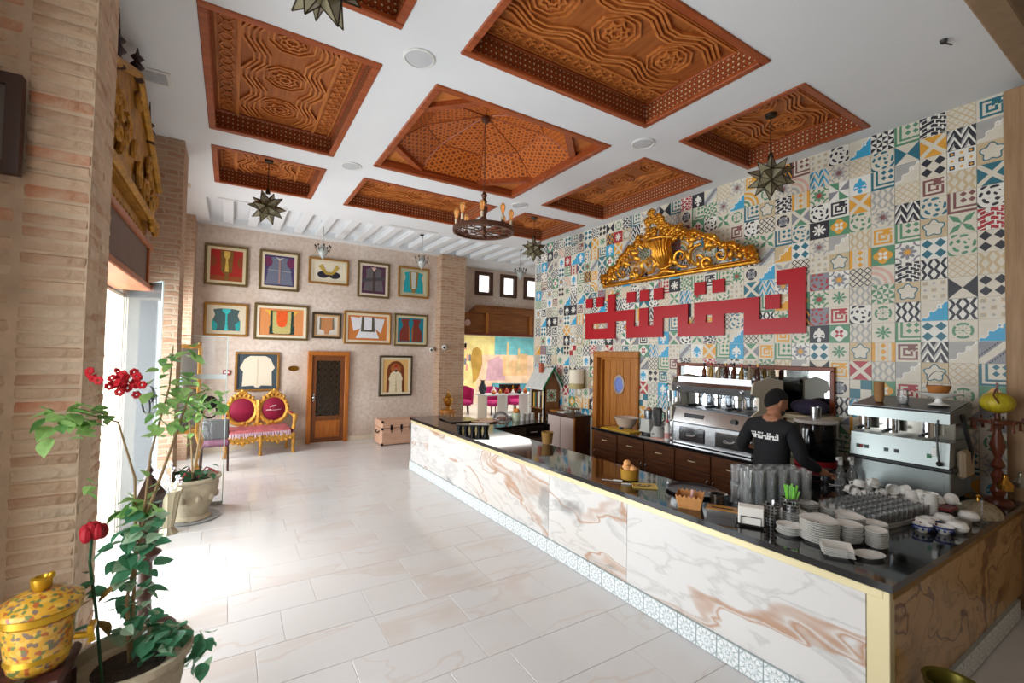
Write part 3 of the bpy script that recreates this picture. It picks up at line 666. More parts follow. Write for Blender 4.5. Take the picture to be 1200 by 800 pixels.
# top: an L of front run plus near wing, each a stone slab, edges proud of the cladding
top = MB(); XW = 5.48; YW1 = 2.06
top.prism([fr(-.02, -.02), (XW, .92), (XW, YW1), fr(YW1-.93, .66), fr(4.95, .66), (4.5, 6.1), (4.5, 6.86), fr(5.95, .66), fr(LEN+.02, .66), fr(LEN+.02, -.02)], zt-.04, zt); top.build('granite_top', granite, ct, 0)
body = MB(); body.prism([fr(.03, .03), (XW, .97), (XW, 2.0), fr(1.07, .6), fr(5.0, .6), (4.46, 6.14), (4.46, 6.8), fr(5.9, .6), fr(LEN-.02, .6), fr(LEN-.02, .03)], .0, zt-.04); body.build('carcass', mat('counter_carcass', (70, 58, 48), .7), ct, 0)
MR = Matrix.Translation((P0.x, P0.y, 0)) @ Matrix.Rotation(ang-PI/2, 4, 'Z')     # local: y along run, x into the bar
cuts = [.097, 1.72, 2.75, 4.55, 5.8, LEN-.01]
for i in range(len(cuts)-1):
    s_ = MB(); s_.box(-.001, .03, .0, cuts[i+1]-cuts[i]-.003, .15, zt-.09, bev=.001); o = s_.build('marble_slab', slab_marble, ct, 0); o.matrix_local = MR @ Matrix.Translation((0, cuts[i], 0))
s_ = MB(); s_.box(-.008, .03, .02, LEN, zt-.09, zt-.045, bev=.003); o = s_.build('brass_edge_strip', brass_trim, ct, 0); o.matrix_local = MR
s_ = MB(); s_.box(-.006, .06, -.006, .092, .0, zt-.045, bev=.003); o = s_.build('brass_corner_post', brass_trim, ct, 0); o.matrix_local = MR
s_ = MB(); s_.box(-.01, .03, LEN-.012, LEN+.01, 0, zt-.045); o = s_.build('end_trim', steel_dk, ct, 0); o.matrix_local = MR
# wing (faces the camera's right): two slabs, brass strip, plinth
xs = [2.91, 4.3, XW]
for i in range(2):
    s_ = MB(); s_.box(0, xs[i+1]-xs[i]-.003, 0, .03, .15, zt-.09, bev=.001); o = s_.build('marble_slab', slab_brown, ct, 0, (xs[i], .945, 0))
s_ = MB(); s_.box(2.88, XW, .935, .96, zt-.09, zt-.045, bev=.003); s_.build('brass_edge_strip', mat('dark_brass_strip', (150, 112, 40), .4, .7), ct, 0)  # wing strip in a darker brass than the front run
# plinth tiles
pl_m = tile_mat(900, 'plinth', lin((236, 238, 238)), lin((176, 188, 190)), lin((176, 188, 190)), .3)
pb = MB(); h = .15; n = 43; tl = LEN/n
pb.add([(-.02, 0, .002), (-.02, tl-.002, .002), (-.02, tl-.002, h), (-.02, 0, h), (.03, 0, h), (.03, tl-.002, h)], [(0, 1, 2, 3), (3, 2, 5, 4)]); pb.uv = [(0, 0), (1, 0), (1, 1), (0, 1)]+[(.01, .01)]*4
pm = pb.mesh('plinth_tile', pl_m, 0)
for i in range(n): o = shared('plinth_tile', pm, ct); o.matrix_local = MR @ Matrix.Translation((0, i*tl, 0))
for i in range(16): o = shared('plinth_tile', pm, ct); o.matrix_local = Matrix.Translation((2.845+tl*(i+1), .945, 0)) @ Matrix.Rotation(PI/2, 4, 'Z')
# far leg: drawers and doors facing the bartender
gw = wood('grey_washed_wood', (128, 112, 98), (96, 82, 70), .5, 0)
for i, xx in enumerate((3.42, 3.95)):
    d = MB(); d.box(xx+.02, xx+.5, 6.1, 6.14, .3, .62); d.box(xx+.02, xx+.5, 6.085, 6.1, .3, .34); d.box(xx+.02, xx+.5, 6.085, 6.1, .58, .62); d.box(xx+.02, xx+.06, 6.085, 6.1, .34, .58); d.box(xx+.46, xx+.5, 6.085, 6.1, .34, .58); d.build('cupboard_door', gw, ct, 0)
    d = MB(); d.box(xx+.02, xx+.5, 6.08, 6.14, .66, .8, bev=.006); dd = d.build('drawer_front', gw if i == 0 else black_pl, ct, 0)
    d = MB(); d.tube([(xx+.2, 6.065, .73), (xx+.34, 6.065, .73)], .006); d.build('handle', steel, dd)
d = MB(); d.box(4.47, 4.53, 6.06, 6.12, 0, .84); d.build('corner_post', black_pl, ct, 0)

# ------------------------------------------------------------------ back counter: cabinets in half-metre units, one dark stone top
BX = 4.76
units = [5.25-.5*i for i in range(7)]
for i in range(6):
    y1_, y0_ = units[i], units[i+1]; c = thing('base_cabinet', 'dark walnut base cabinet with drawer over door, %s from the porthole door' % ORD[i], 'cabinet', (BX, y0_, 0), group='base cabinets of the back bar')
    b = MB(); b.box(.02, .9, .002, .498, .08, .86); b.box(.06, .9, .002, .498, 0, .08); b.build('body', walnut, c, 0)
    b = MB(); b.box(0, .02, .008, .492, .64, .84, bev=.006); d = b.build('drawer', walnut, c, 0)
    h = MB(); h.tube([(-.002, .2, .74), (-.022, .215, .74), (-.022, .285, .74), (-.002, .3, .74)], .006); h.build('handle', brass_trim, d)
    b = MB(); b.box(0, .02, .008, .492, .1, .63, bev=.005); b.box(-.008, 0, .06, .44, .16, .57, bev=.006); d = b.build('door', walnut, c, 0)
    yy = .46 if i % 2 == 0 else .04
    h = MB(); h.tube([(-.002, yy, .4), (-.024, yy, .42), (-.024, yy, .54), (-.002, yy, .56)], .006); h.build('handle', steel, d)
b = MB(); b.box(BX-.03, XT-.01, 2.1, 5.26, .86, .9, bev=.006); tag(b.build('worktop', granite), 'dark stone worktop of the back bar under the tiled wall', 'worktop')
# plinth corner cabinet in wing end
# ------------------------------------------------------------------ porthole door in the tiled wall
dr = bpy.data.objects.new('door_1', None); COL.objects.link(dr); dr['kind'] = 'structure'; tag(dr, 'honey oak door with a round porthole in the tiled wall')
b = MB(); b.box(XT-.05, XT+.2, 5.21, 5.32, 0, 1.959, bev=.008); b.box(XT-.05, XT+.2, 6.19, 6.30, 0, 1.959, bev=.008); b.box(XT-.05, XT+.2, 5.21, 6.30, 1.96, 2.07, bev=.008); b.build('door_frame', oak, dr, 0)
b = MB(); b.box(XT+.04, XT+.18, 5.32, 5.36, 0, 1.96); b.box(XT+.04, XT+.18, 6.15, 6.19, 0, 1.96); b.box(XT+.04, XT+.18, 5.36, 6.15, 1.92, 1.96); b.build('door_stop', oak, dr, 0)
b = MB(); b.box(XT+.1, XT+.14, 5.36, 6.15, .02, 1.92)
for k in range(5): b.box(XT+.092, XT+.1, 5.36+.158*k+.004, 5.36+.158*(k+1)-.004, .02, 1.92, bev=.002)
leaf = b.build('door_leaf', oak, dr, 0)
b = MB(); pr = [(5.76+.13*math.cos(2*PI*k/28), 1.49+.17*math.sin(2*PI*k/28)) for k in range(28)]; pi_ = [(5.76+.095*math.cos(2*PI*k/28), 1.49+.13*math.sin(2*PI*k/28)) for k in range(28)]
b.prism(pr, XT+.07, XT+.095, 'x', holes=[pi_]); b.build('porthole_ring', steel, leaf)
b = MB(); b.prism(pi_, XT+.082, XT+.09, 'x'); b.build('porthole_glass', mat('porthole_blue_glass', (120, 140, 205), .08, coat=.5), leaf)
b = MB(); b.box(XT+.2, XT+.22, 5.2, 6.3, 0, 2.1); b.build('door_backing', darkwood, dr, 0)

# ------------------------------------------------------------------ kufic lettering sign
redp = mat('red_lacquer', (178, 12, 28), .35)
sg = thing('lettering_sign', 'large red angular Arabic lettering mounted on the tiled wall', 'sign', (XT-.012, 0, 0))
outer = [(4.17, 2.78), (3.22, 2.78), (3.22, 2.49), (2.86, 2.49), (2.86, 2.9), (3.0, 2.9), (3.0, 3.08), (2.67, 3.08), (2.67, 2.3), (3.42, 2.3), (3.42, 2.595), (3.7, 2.595), (3.7, 2.3), (4.45, 2.3), (4.45, 2.595), (4.73, 2.595), (4.73, 2.3), (5.49, 2.3), (5.49, 2.595), (5.76, 2.595), (5.76, 2.295), (6.54, 2.295), (6.54, 2.775), (5.945, 2.775), (5.945, 3.08), (5.77, 3.08), (5.77, 2.775), (5.32, 2.775), (5.32, 2.49), (5.205, 2.49), (5.205, 2.78), (5.025, 2.78), (5.025, 2.49), (4.915, 2.49), (4.915, 2.78), (4.275, 2.78), (4.275, 2.485), (4.165, 2.485)]
hl = [[(6.35, 2.58), (5.95, 2.58), (5.95, 2.485), (6.35, 2.485)], [(3.98, 2.595), (3.88, 2.595), (3.88, 2.49), (3.98, 2.49)]]
b = MB(); b.prism(outer, -.03, 0, 'x', holes=hl); b.build('letters', redp, sg, 0)
for y0_, y1_, z0_ in ((6.36, 6.53, 2.88), (6.065, 6.245, 2.88), (5.3, 5.49, 2.895), (5.02, 5.2, 2.895), (4.73, 4.915, 2.895), (3.99, 4.17, 2.895), (3.7, 3.88, 2.895), (2.96, 3.14, 2.61)):
    b = MB(); b.box(-.03, 0, y0_, y1_, z0_, z0_+.18); b.build('letter_dot', redp, sg, 0)
# ------------------------------------------------------------------ espresso machines on the back bar
chrome = mat('chrome', (214, 218, 222), .12, 1.)
def espresso_a():
    t = thing('espresso_machine', 'polished steel three-group espresso machine on a drawer base under the mirror', 'espresso machine', (4.86, 2.82, .9))
    W = 1.04
    b = MB(); b.box(0, .6, 0, W, 0, .27, bev=.01); base = b.build('drawer_base', steel, t)
    for y0_ in (.08, .58):
        b = MB(); b.box(-.014, 0, y0_, y0_+.36, .05, .22, bev=.012); d = b.build('drawer', chrome, base)
        b = MB(); b.tube([(-.014, y0_+.12, .14), (-.04, y0_+.14, .12), (-.04, y0_+.22, .12), (-.014, y0_+.24, .14)], .01); b.build('handle', steel, base)
    b = MB(); b.prism([(-.02, .28), (.02, .46), (.6, .46), (.6, .28)], 0.02, W-.02, 'y'); b.build('drip_body', chrome, t)
    b = MB(); b.box(-.02, .26, .04, W-.04, .458, .468); b.build('drip_grate', steel_dk, t)
    b = MB(); b.box(.28, .6, .02, W-.02, .46, .7); b.build('back_panel', chrome, t)
    b = MB(); b.prism([(-.02, .66), (-.04, .74), (.0, .78), (.6, .78), (.6, .66)], 0, W, 'y'); b.build('hood', steel, t)
    b = MB(); b.box(.05, .6, .02, W-.02, .78, .8); 
    for x0_, x1_, y0_, y1_ in ((.05, .07, .02, W-.02), (.58, .6, .02, W-.02), (.05, .6, .02, .04), (.05, .6, W-.04, W-.02)): b.box(x0_, x1_, y0_, y1_, .8, .85)
    b.build('cup_rail', steel, t)
    for s_ in (-.021, W+.001): b = MB(); b.prism([(-.03, .28), (-.03, .46), (.1, .52), (.1, .66), (-.04, .7), (-.0, .82), (.3, .88), (.6, .84), (.6, .28)], s_, s_+.02, 'y'); b.build('side_panel', mat('cream_enamel', (206, 196, 176), .4), t)
    for yy in (.26, .52, .78):
        b = MB(); b.lathe([(.045, .52), (.045, .6), (.06, .61), (.06, .66)], 14, (.16, yy, 0)); b.build('group_head', chrome, t)
        b = MB(); b.lathe([(.036, .48), (.042, .49), (.042, .525)], 14, (.16, yy, 0)); b.tube([(.12, yy, .505), (-.05, yy+.01, .5)], [.012, .016], 8, mi=1); b.build('portafilter', [chrome, black_pl], t)
    for yy in (.1, .94): b = MB(); b.tube([(.04, yy, .7), (.0, yy, .64), (.02, yy, .5)], .007); b.ball((-.035, yy, .71), .022); b.build('steam_wand', [chrome], t)
    b = MB(); b.lathe([(.03, 0), (.03, .015)], 16, (0, 0, 0)); o = b.build('pressure_gauge', black_pl, t); o.location = (-.02, .2, .37); o.rotation_euler = (0, R(-80), 0)
    b = MB(); b.box(-.012, -.003, .6, .86, .345, .395); b.build('control_strip', black_pl, t)
    return t
espresso_a()
def espresso_b():
    t = thing('espresso_machine', 'grey two-group espresso machine with dark frame at the near end of the bar', 'espresso machine', (4.8, 1.2, zt))
    W = .66; gp = mat('grey_metal_panel', (150, 158, 156), .3, .6)
    b = MB(); b.box(.0, .5, 0, W, 0.03, .25, bev=.008); b.box(-.004, 0, .04, W-.04, .06, .16); base = b.build('base_cabinet', gp, t)
    for yy in (.05, W-.05):
        for xx in (.05, .45): b = MB(); b.lathe([(.02, 0), (.025, .03)], 10, (xx, yy, 0)); b.build('foot', black_pl, t)
    b = MB(); b.box(-.03, .5, -.02, W+.02, .25, .285, bev=.008); b.build('dark_band', black_pl, t)
    b = MB(); b.prism([(-.04, .285), (-.01, .48), (.5, .48), (.5, .285)], 0, W, 'y'); b.build('control_panel', gp, t)
    for i, (yy, c) in enumerate(((.6, (30, 60, 48)), (.58, (150, 40, 34)), (.54, (30, 60, 48)), (.4, (28, 60, 50)), (.33, (30, 30, 30)), (.12, (30, 110, 70)))):
        b = MB(); b.box(-.036, -.018, yy-.014, yy+.014, .35, .38); b.build('button', mat('button_%d_%d_%d' % c, c, .4), t)
    b = MB(); b.box(-.034, -.012, .075, .105, .37, .44); b.build('rocker_switch', white_pl, t)
    b = MB(); b.box(.2, .5, .02, W-.02, .48, .66); b.build('back_panel', mat('mirror_steel_dim', (150, 148, 140), .15, 1.), t)
    b = MB(); b.prism([(-.05, .63), (-.05, .71), (.5, .78), (.5, .63)], -.01, W+.01, 'y'); b.build('hood', gp, t)
    b = MB(); b.prism([(.0, .721), (.0, .726), (.5, .79), (.5, .785)], 0, W, 'y'); b.build('top_tray', steel_dk, t)
    for yy in (.16, .4, .6):
        b = MB(); b.lathe([(.04, .5), (.04, .63)], 14, (.1, yy, 0)); b.build('group_head', chrome, t)
        b = MB(); b.tube([(.08, yy, .53), (-.08, yy, .52)], .014, 8); b.build('portafilter_handle', black_pl, t)
    b = MB(); b.tube([(-.05, .06, .66), (-.075, .06, .5), (-.07, .05, .33)], .007); b.ball((-.07, .05, .32), .02); b.build('steam_wand', black_pl, t)
    b = MB(); b.tube([(.2, -.02, .7), (.18, -.05, .55), (.25, -.06, .42), (.28, -.03, .2)], .016, 8); b.build('hose', black_pl, t)
    b = MB(); b.box(.1, .35, -.06, -.005, .2, .42, bev=.02); b.build('side_box', mat('beige_box', (170, 150, 124), .6), t)
    return t
espresso_b()
# things standing on the near machine
def lathe_thing(name, label, cat, prof, m, loc, seg=18, group=None, smooth=40): b = MB(); b.lathe(prof, seg); o = b.build(name, m, None, smooth, loc); return tag(o, label, cat, group)
ZM = zt+.75
papercup = mat('brown_paper_cup', (160, 116, 70), .7)
t = thing('paper_cup_stack', 'stack of brown paper cups on top of the near espresso machine', 'cups', (4.98, 1.72, ZM))
for i in range(6): b = MB(); b.lathe([(.03, 0), (.04, .085), (.042, .087), (.039, .085), (.029, .004)], 16, (0, 0, .018*i)); b.build('paper_cup', papercup, t)
lathe_thing('glass_jug', 'small clear glass jug on top of the near espresso machine', 'jug', [(.035, 0), (.045, .04), (.035, .1), (.04, .12), (.036, .118), (.04, .04), (.03, .006)], tumbler, (4.98, 1.55, ZM))
t = thing('serving_basket', 'white footed tray holding an amber basket with a thin handle on the machine', 'tray', (5.0, 1.32, ZM+.012))
b = MB(); b.lathe([(.07, 0), (.03, .02), (.02, .05), (.14, .09), (.15, .1), (.02, .06)], 24); b.build('footed_tray', porcelain, t)
b = MB(); b.lathe([(.06, .1), (.075, .14), (.08, .16), (.07, .155), (.055, .106)], 20); b.build('basket', mat('amber_basket', (166, 104, 44), .5, var=.2, vs=40), t)
b = MB(); b.tube([(0, .075*math.cos(a), .15+.13*math.sin(a)) for a in [PI*k/12 for k in range(13)]], .003, 5); b.build('handle', steel_dk, t)

# ------------------------------------------------------------------ things on the back bar worktop
zb = .9
t = thing('mixing_bowl', 'pale beige mixing bowl next to the porthole door', 'bowl', (5.12, 4.92, zb)); b = MB(); b.lathe([(.08, 0), (.13, .05), (.17, .15), (.185, .16), (.18, .165), (.165, .155), (.12, .05), (.06, .02)], 28); b.build('bowl', mat('beige_ceramic', (206, 190, 174), .35), t)
b = MB(); b.box(4.8, 5.05, 4.55, 5.12, zb, zb+.012, bev=.003); tag(b.build('cutting_board', mat('yellow_board', (214, 170, 40), .5)), 'yellow cutting board on the back bar', 'cutting board')
b = MB(); b.lathe([(.03, 0), (.034, .012), (.03, .02), (.008, .03)], 12); tag(b.build('jar_lid', mat('blue_lid', (30, 60, 90), .4), None, 35, (4.95, 4.85, zb+.012)), 'small dark blue lid lying on the yellow board', 'lid')
def blender(loc, label, jar=True, big=1.):
    t = thing('blender', label, 'blender', loc); gp = mat('warm_grey_plastic', (188, 188, 182), .4)
    b = MB(); b.lathe([(.085*big, 0), (.09*big, .03), (.085*big, .06), (.06*big, .13), (.05*big, .15)], 20); b.build('motor_base', gp, t)
    b = MB(); b.lathe([(.02, .0), (.02, .01)], 10, (-.085*big, 0, .05)); b.build('knob', steel_dk, t)
    b = MB(); b.lathe([(.045*big, .15), (.05*big, .17), (.062*big, .38), (.065*big, .385), (.055*big, .38), (.04*big, .17)], 18); b.build('jar', mat('steel_jar', (170, 176, 180), .2, .9), t)
    b = MB(); b.tube([(0, -.06*big, .36), (0, -.11*big, .34), (0, -.11*big, .24), (0, -.055*big, .2)], .009); b.build('handle', black_pl, t)
    b = MB(); b.lathe([(.062*big, .385), (.05*big, .4), (.02, .405)], 16); b.build('lid', steel_dk, t)
blender((4.95, 4.18, zb), 'grey blender with tall steel jar beside the espresso machine', big=1.05)
t = thing('food_mixer', 'small grey juicer with square base next to the bowl', 'mixer', (5.06, 4.43, zb)); gp = MATS['warm_grey_plastic']
b = MB(); b.prism([(-.09, -.1), (.09, -.1), (.09, .1), (-.09, .1)], .03, .05); b.lathe([(.12, .05), (.105, .2), (.09, .21)], 4, a0=PI/4); b.build('base', gp, t)
b = MB(); b.lathe([(.1, 0), (.1, .03)], 18); b.build('foot', black_pl, t)
b = MB(); b.lathe([(.06, .21), (.065, .33), (.07, .335), (.055, .33), (.05, .22)], 18); b.build('bowl', mat('steel_jar', (170, 176, 180), .2, .9), t)
b = MB(); b.ball((0, 0, .335), .045, .045, .04, 12, 6, z0=0); b.build('reamer', mat('reamer', (170, 110, 80), .4), t)
lathe_thing('steel_canister', 'tall polished steel milk canister behind the blenders', 'canister', [(.11, 0), (.115, .02), (.115, .38), (.1, .4), (.04, .405)], steel, (5.3, 4.16, zb), 24)
t = thing('cup_dispenser', 'upright steel cup dispenser holding white cups at the machine', 'dispenser', (5.0, 3.97, zb))
b = MB(); b.lathe([(.012, 0), (.012, .72)], 8); b.lathe([(.06, 0), (.05, .02)], 14); b.build('pole', steel, t)
for i, (dy, z) in enumerate(((.06, .5), (-.06, .42), (.05, .24))): b = MB(); b.lathe([(.03, z), (.036, z+.14), (.038, z+.145), (.028, z+.002)], 14, (0, dy, 0)); b.build('cup_sleeve', steel, t)
b = MB(); b.tube([(0, 0, .7), (-.03, .06, .74), (-.03, .1, .7)], .008); b.build('arm', black_pl, t)
def bottle(loc, label, prof, body, capc, group=None, name='bottle', lab=None):
    t = thing(name, label, 'bottle', loc, group=group); b = MB(); b.lathe(prof[:-2], 14); b.build('body', body, t)
    b = MB(); b.lathe(prof[-3:], 14); b.build('cap', capc, t)
    if lab: b = MB(); b.lathe([(prof[1][0]+.001, prof[1][1]+.03), (prof[1][0]+.001, prof[1][1]+.1)], 14, cap=False); b.build('paper_label', lab, t)
redcap = mat('red_cap', (190, 30, 36), .4); sauce = mat('milky_bottle', (224, 220, 214), .35)
bottle((4.84, 3.93, zb), 'white squeeze bottle with red cap in front of the dispenser', [(.035, 0), (.036, .01), (.036, .19), (.018, .22), (.012, .24), (.012, .26), (.004, .29)], sauce, redcap, lab=mat('pink_label', (214, 150, 146), .6))
b = MB(); b.box(4.8, 4.95, 3.93, 4.2, zb, zb+.008); b.box(4.83, 4.93, 3.98, 4.15, zb+.008, zb+.014); tag(b.build('folded_cloth', mat('pink_cloth', (216, 176, 166), .9), smooth=0), 'pale pink folded cloth in front of the squeeze bottle', 'cloth')
# syrup bottles on top of the far machine
syr = [mat('syrup_%d' % i, c, .2, trans=.5) for i, c in enumerate(((120, 60, 30), (180, 140, 60), (200, 180, 150), (90, 40, 24)))]
for i in range(8):
    bottle((5.44, 3.82-i*.105, 1.702), 'slim syrup bottle on the far espresso machine, %s from the left' % ORD[i], [(.028, 0), (.03, .01), (.03, .12), (.012, .16), (.012, .19), (.012, .19), (.015, .22)], syr[i % 4], [black_pl, redcap, black_pl, brass][i % 4], 'syrup bottles on the far machine', 'syrup_bottle')
# mirror on the tiled wall
t = thing('wall_mirror', 'long low mirror in a reddish wooden frame above the far espresso machine', 'mirror', (XT-.008, 0, 0))
fm = wood('mirror_frame_wood', (142, 70, 34), (104, 46, 22), .4, 1); b = MB()
for q in ((2.37, 4.46, 1.86, 1.91), (2.37, 4.46, 1.24, 1.29), (2.37, 2.42, 1.29, 1.86), (4.41, 4.46, 1.29, 1.86)): b.box(-.04, 0, *q, bev=.006)
b.build('frame', fm, t)
b = MB(); b.box(-.016, -.006, 2.42, 4.41, 1.29, 1.86); b.build('mirror_glass', mat('mirror_silver', (205, 210, 208), .02, 1.), t)
# insulated black drum dispenser
t = thing('drink_urn', 'large black round drink urn with red base band and pale lid beside the man', 'urn', (5.18, 2.33, zb))
b = MB(); b.lathe([(.18, .0), (.19, .01), (.19, .06), (.185, .07)], 30); b.build('base_band', mat('red_band', (168, 26, 36), .35), t)
b = MB(); b.lathe([(.185, .07), (.19, .08), (.19, .43), (.185, .44)], 32); b.build('drum', mat('black_gloss', (14, 14, 16), .12, coat=.5), t)
b = MB(); b.lathe([(.195, .44), (.2, .455), (.19, .47), (.05, .48)], 30); b.build('lid', mat('pale_lid', (196, 188, 180), .4), t)
b = MB(); b.lathe([(.045, .48), (.05, .6), (.046, .6), (.04, .49)], 16); b.build('steel_cup', steel, t)
b = MB(); b.lathe([(.018, 0), (.018, .012)], 12); o = b.build('switch', white_pl, t); o.location = (-.187, .02, .035); o.rotation_euler = (0, R(-90), 0)
b = MB(); b.tube([(-.03, -.18, .3), (-.03, -.26, .3), (-.05, -.26, .22)], .014); b.build('tap', black_pl, t)
t = thing('straw_hat', 'dark blue bread bag on a pale box behind the man', 'bag', (5.56, 2.55, zb)); t.name = 'bread_bag'
b = MB(); b.box(-.15, .12, -.2, .2, 0, .42, bev=.02); b.box(-.17, .13, -.25, .25, .42, .47, bev=.01); b.build('pale_box', mat('pale_box', (206, 190, 160), .7), t)
b = MB(); b.ball((-.03, 0, .56), .13, .2, .09, 16, 8, z0=-.95); b.build('bag', mat('navy_cloth', (44, 36, 58), .85, var=.3, vs=12), t)
b = MB(); b.box(4.5, 4.72, 1.95+.15, 2.25+.1, 0, .84, bev=.03); tag(b.build('black_block', mat('block_black', (16, 15, 16), .6)), 'tall black block under the drink urn', 'bin')  # plain black block filling the black area below the urn
t = thing('steam_pitcher', 'dark milk pitcher held low with white cord by the urn', 'pitcher', (4.62, 1.98, zt))
# spray bottles
for i, (x, y_) in enumerate(((4.62, 1.88), (4.72, 1.83))):
    tt = thing('spray_bottle', ('clear spray bottle left of the near espresso machine, nearer the man', 'clear spray bottle right up against the near espresso machine')[i], 'bottle', (x, y_, zt), group='spray bottles')
    b = MB(); b.lathe([(.04, 0), (.043, .01), (.043, .11), (.015, .17), (.013, .19)], 16); b.build('body', tumbler, tt)
    b = MB(); b.lathe([(.018, .19), (.018, .23), (.01, .24)], 12); b.box(-.06, .02, -.01, .01, .235, .26); b.build('spray_head', white_pl, tt)
b = MB(); b.lathe([(.05, 0), (.055, .02), (.05, .11), (.04, .13), (.03, .128), (.02, .12)], 16); b.build('body', black_pl, t)
b = MB(); b.tube([(0, -.04, .11), (.02, -.12, .1), (.03, -.15, .03)], .012); b.build('handle', black_pl, t)
b = MB(); b.tube([(-.03, .02, .1), (-.05, .03, .04), (-.04, -.04, .006), (.0, -.1, .005)], .004); b.build('cord', white_pl, t)

# ------------------------------------------------------------------ things on the granite top
def put(px, py): return (px, py, zt)
# plates in stacks, every plate an object
def plate_mesh(r, oval=1., square=False):
    b = MB(); pr = [(r*.55, 0), (r*.62, .006), (r*.98, .016), (r, .019), (r*.97, .0195), (r*.6, .009), (.0001, .008)]
    if square: b.lathe([(q*1.25, z) for q, z in pr], 4, a0=PI/4)
    else: b.lathe(pr, 28, sy=oval)
    return b.mesh('plate', porcelain, 30 if not square else 20)
random.seed(8)
pm_ = {}
def stack(x, y_, n, r, label, oval=1., square=False, rz=0., dz=.0105):
    k = (r, oval, square)
    if k not in pm_: pm_[k] = plate_mesh(*k)
    for i in range(n):
        o = bpy.data.objects.new('plate', pm_[k]); COL.objects.link(o); o.location = (x+random.uniform(-.003, .003), y_+random.uniform(-.003, .003), zt+.0002+i*dz); o.rotation_euler = (0, 0, rz+random.uniform(-.05, .05))
        tag(o, label if n == 1 else label.replace('plate', 'plate, '+(ORD[i]+' from the bottom' if i < n-1 else 'topmost')+',', 1), 'plate', 'stack: '+label)
stack(3.07, 1.53, 5, .078, 'small white plate in the low stack by the cutlery cups')
stack(3.12, 1.385, 12, .105, 'large white plate in the tallest and widest plate stack')
stack(3.26, 1.29, 10, .078, 'white plate in the stack right of the widest one')
stack(3.33, 1.165, 9, .072, 'white plate in the stack nearest the blue bowls', oval=.8, rz=.3)
stack(2.99, 1.235, 5, .085, 'square white plate in the skewed pile at the front edge', square=True, rz=.5, dz=.009)
stack(3.12, 1.13, 1, .09, 'single oval white plate lying on the granite', oval=.7, rz=-.4)
stack(3.30, 1.62, 7, .08, 'white plate in the stack just behind the cutlery cups')
stack(3.40, 1.50, 5, .1, 'oval white plate in the stack behind the tallest one', oval=.72, rz=.6)
stack(3.55, 1.66, 8, .075, 'white plate in the stack behind the green sticks')
stack(3.66, 1.56, 6, .095, 'oval white plate in the back stack by the rack', oval=.72, rz=.9)
stack(3.44, 1.335, 10, .075, 'white plate in the stack behind the one by the blue bowls')
stack(3.5, 1.235, 8, .07, 'white plate in the stack touching the small glasses rack')
stack(3.58, 1.42, 7, .09, 'oval white plate in the stack beside the small glasses rack', oval=.7, rz=.4)
# tall drinking glasses, nested in pairs
b = MB(); b.lathe([(.028, 0), (.031, .004), (.038, .16), (.0385, .162), (.0365, .16), (.0285, .012), (.0001, .01)], 14); gm = b.mesh('drinking_glass', tumbler)
ua, va_ = Vector((.85, -.53)), Vector((.53, .85)); n_g = 0
for i in range(6):
    for j in range(3):
        p = Vector((3.49, 1.885))+ua*((i-2.5)*.085+(j % 2)*.02)+va_*((j-1.)*.09)
        for k in range(2):
            o = bpy.data.objects.new('drinking_glass', gm); COL.objects.link(o); o.location = (p.x, p.y, zt+.0005+k*.13); o.rotation_euler = (0, 0, random.uniform(0, 6))
            tag(o, 'tall clear glass, %s of its pair, %s row from the front, %s from the left' % (('lower', 'upper')[k], ORD[j], ORD[i]), 'glass', 'tall glasses stacked by the man')
# small glasses in a rack
t = thing('glass_rack', 'shallow clear tray under the rows of small glasses', 'tray', (3.98, 1.41, zt), R(-8)); b = MB(); b.box(-.37, .37, -.2, .2, 0, .008, bev=.003)
for q in ((-.37, .37, -.2, -.192), (-.37, .37, .192, .2), (-.37, -.362, -.2, .2), (.362, .37, -.2, .2)): b.box(*q, .008, .03)
b.build('tray', mat('clear_acrylic', (226, 226, 222), .2, trans=.5), t)
b = MB(); b.lathe([(.022, 0), (.026, .004), (.029, .085), (.0295, .086), (.0275, .085), (.022, .01), (.0001, .008)], 12); sgm = b.mesh('small_glass', tumbler); M8 = Matrix.Translation((3.98, 1.41, 0)) @ Matrix.Rotation(R(-8), 4, 'Z')
for i in range(11):
    for j in range(6):
        p = M8 @ Vector(((i-5)*.064, (j-2.5)*.062, 0)); o = bpy.data.objects.new('small_glass', sgm); COL.objects.link(o); o.location = (p.x, p.y, zt+.009)
        tag(o, 'small tea glass in the rack, %s row from the front, %s from the left' % (ORD[j], ORD[i]), 'glass', 'small glasses in the rack')
# white cups in a pile
b = MB(); b.lathe([(.022, 0), (.034, .012), (.043, .055), (.044, .057), (.041, .056), (.031, .014), (.0001, .008)], 16); b.tube([(.04, 0, .05), (.06, 0, .046), (.06, 0, .024), (.036, 0, .018)], .005, 6); cupm = b.mesh('coffee_cup', porcelain, 50)
random.seed(21)
for i in range(26):
    lay = 0 if i < 17 else 1
    if lay == 0: x, y_ = 4.5+random.uniform(-.01, .01)+(i % 2)*.13-.065, 1.76-(i//2)*.068
    else: x, y_ = 4.5+random.uniform(-.01, .01), 1.70-(i-17)*.07
    rx = random.choice((R(90), R(180), R(70), R(-90), R(110))); o = bpy.data.objects.new('coffee_cup', cupm); COL.objects.link(o); o.rotation_euler = (rx, random.uniform(-.4, .4), random.uniform(0, 6)); o.location = (x, y_, zt+.044+lay*.062+(.014 if abs(rx) > 3 else 0)); 
    tag(o, 'white coffee cup tumbled in the heap before the near espresso machine', 'cup', 'heap of white cups')
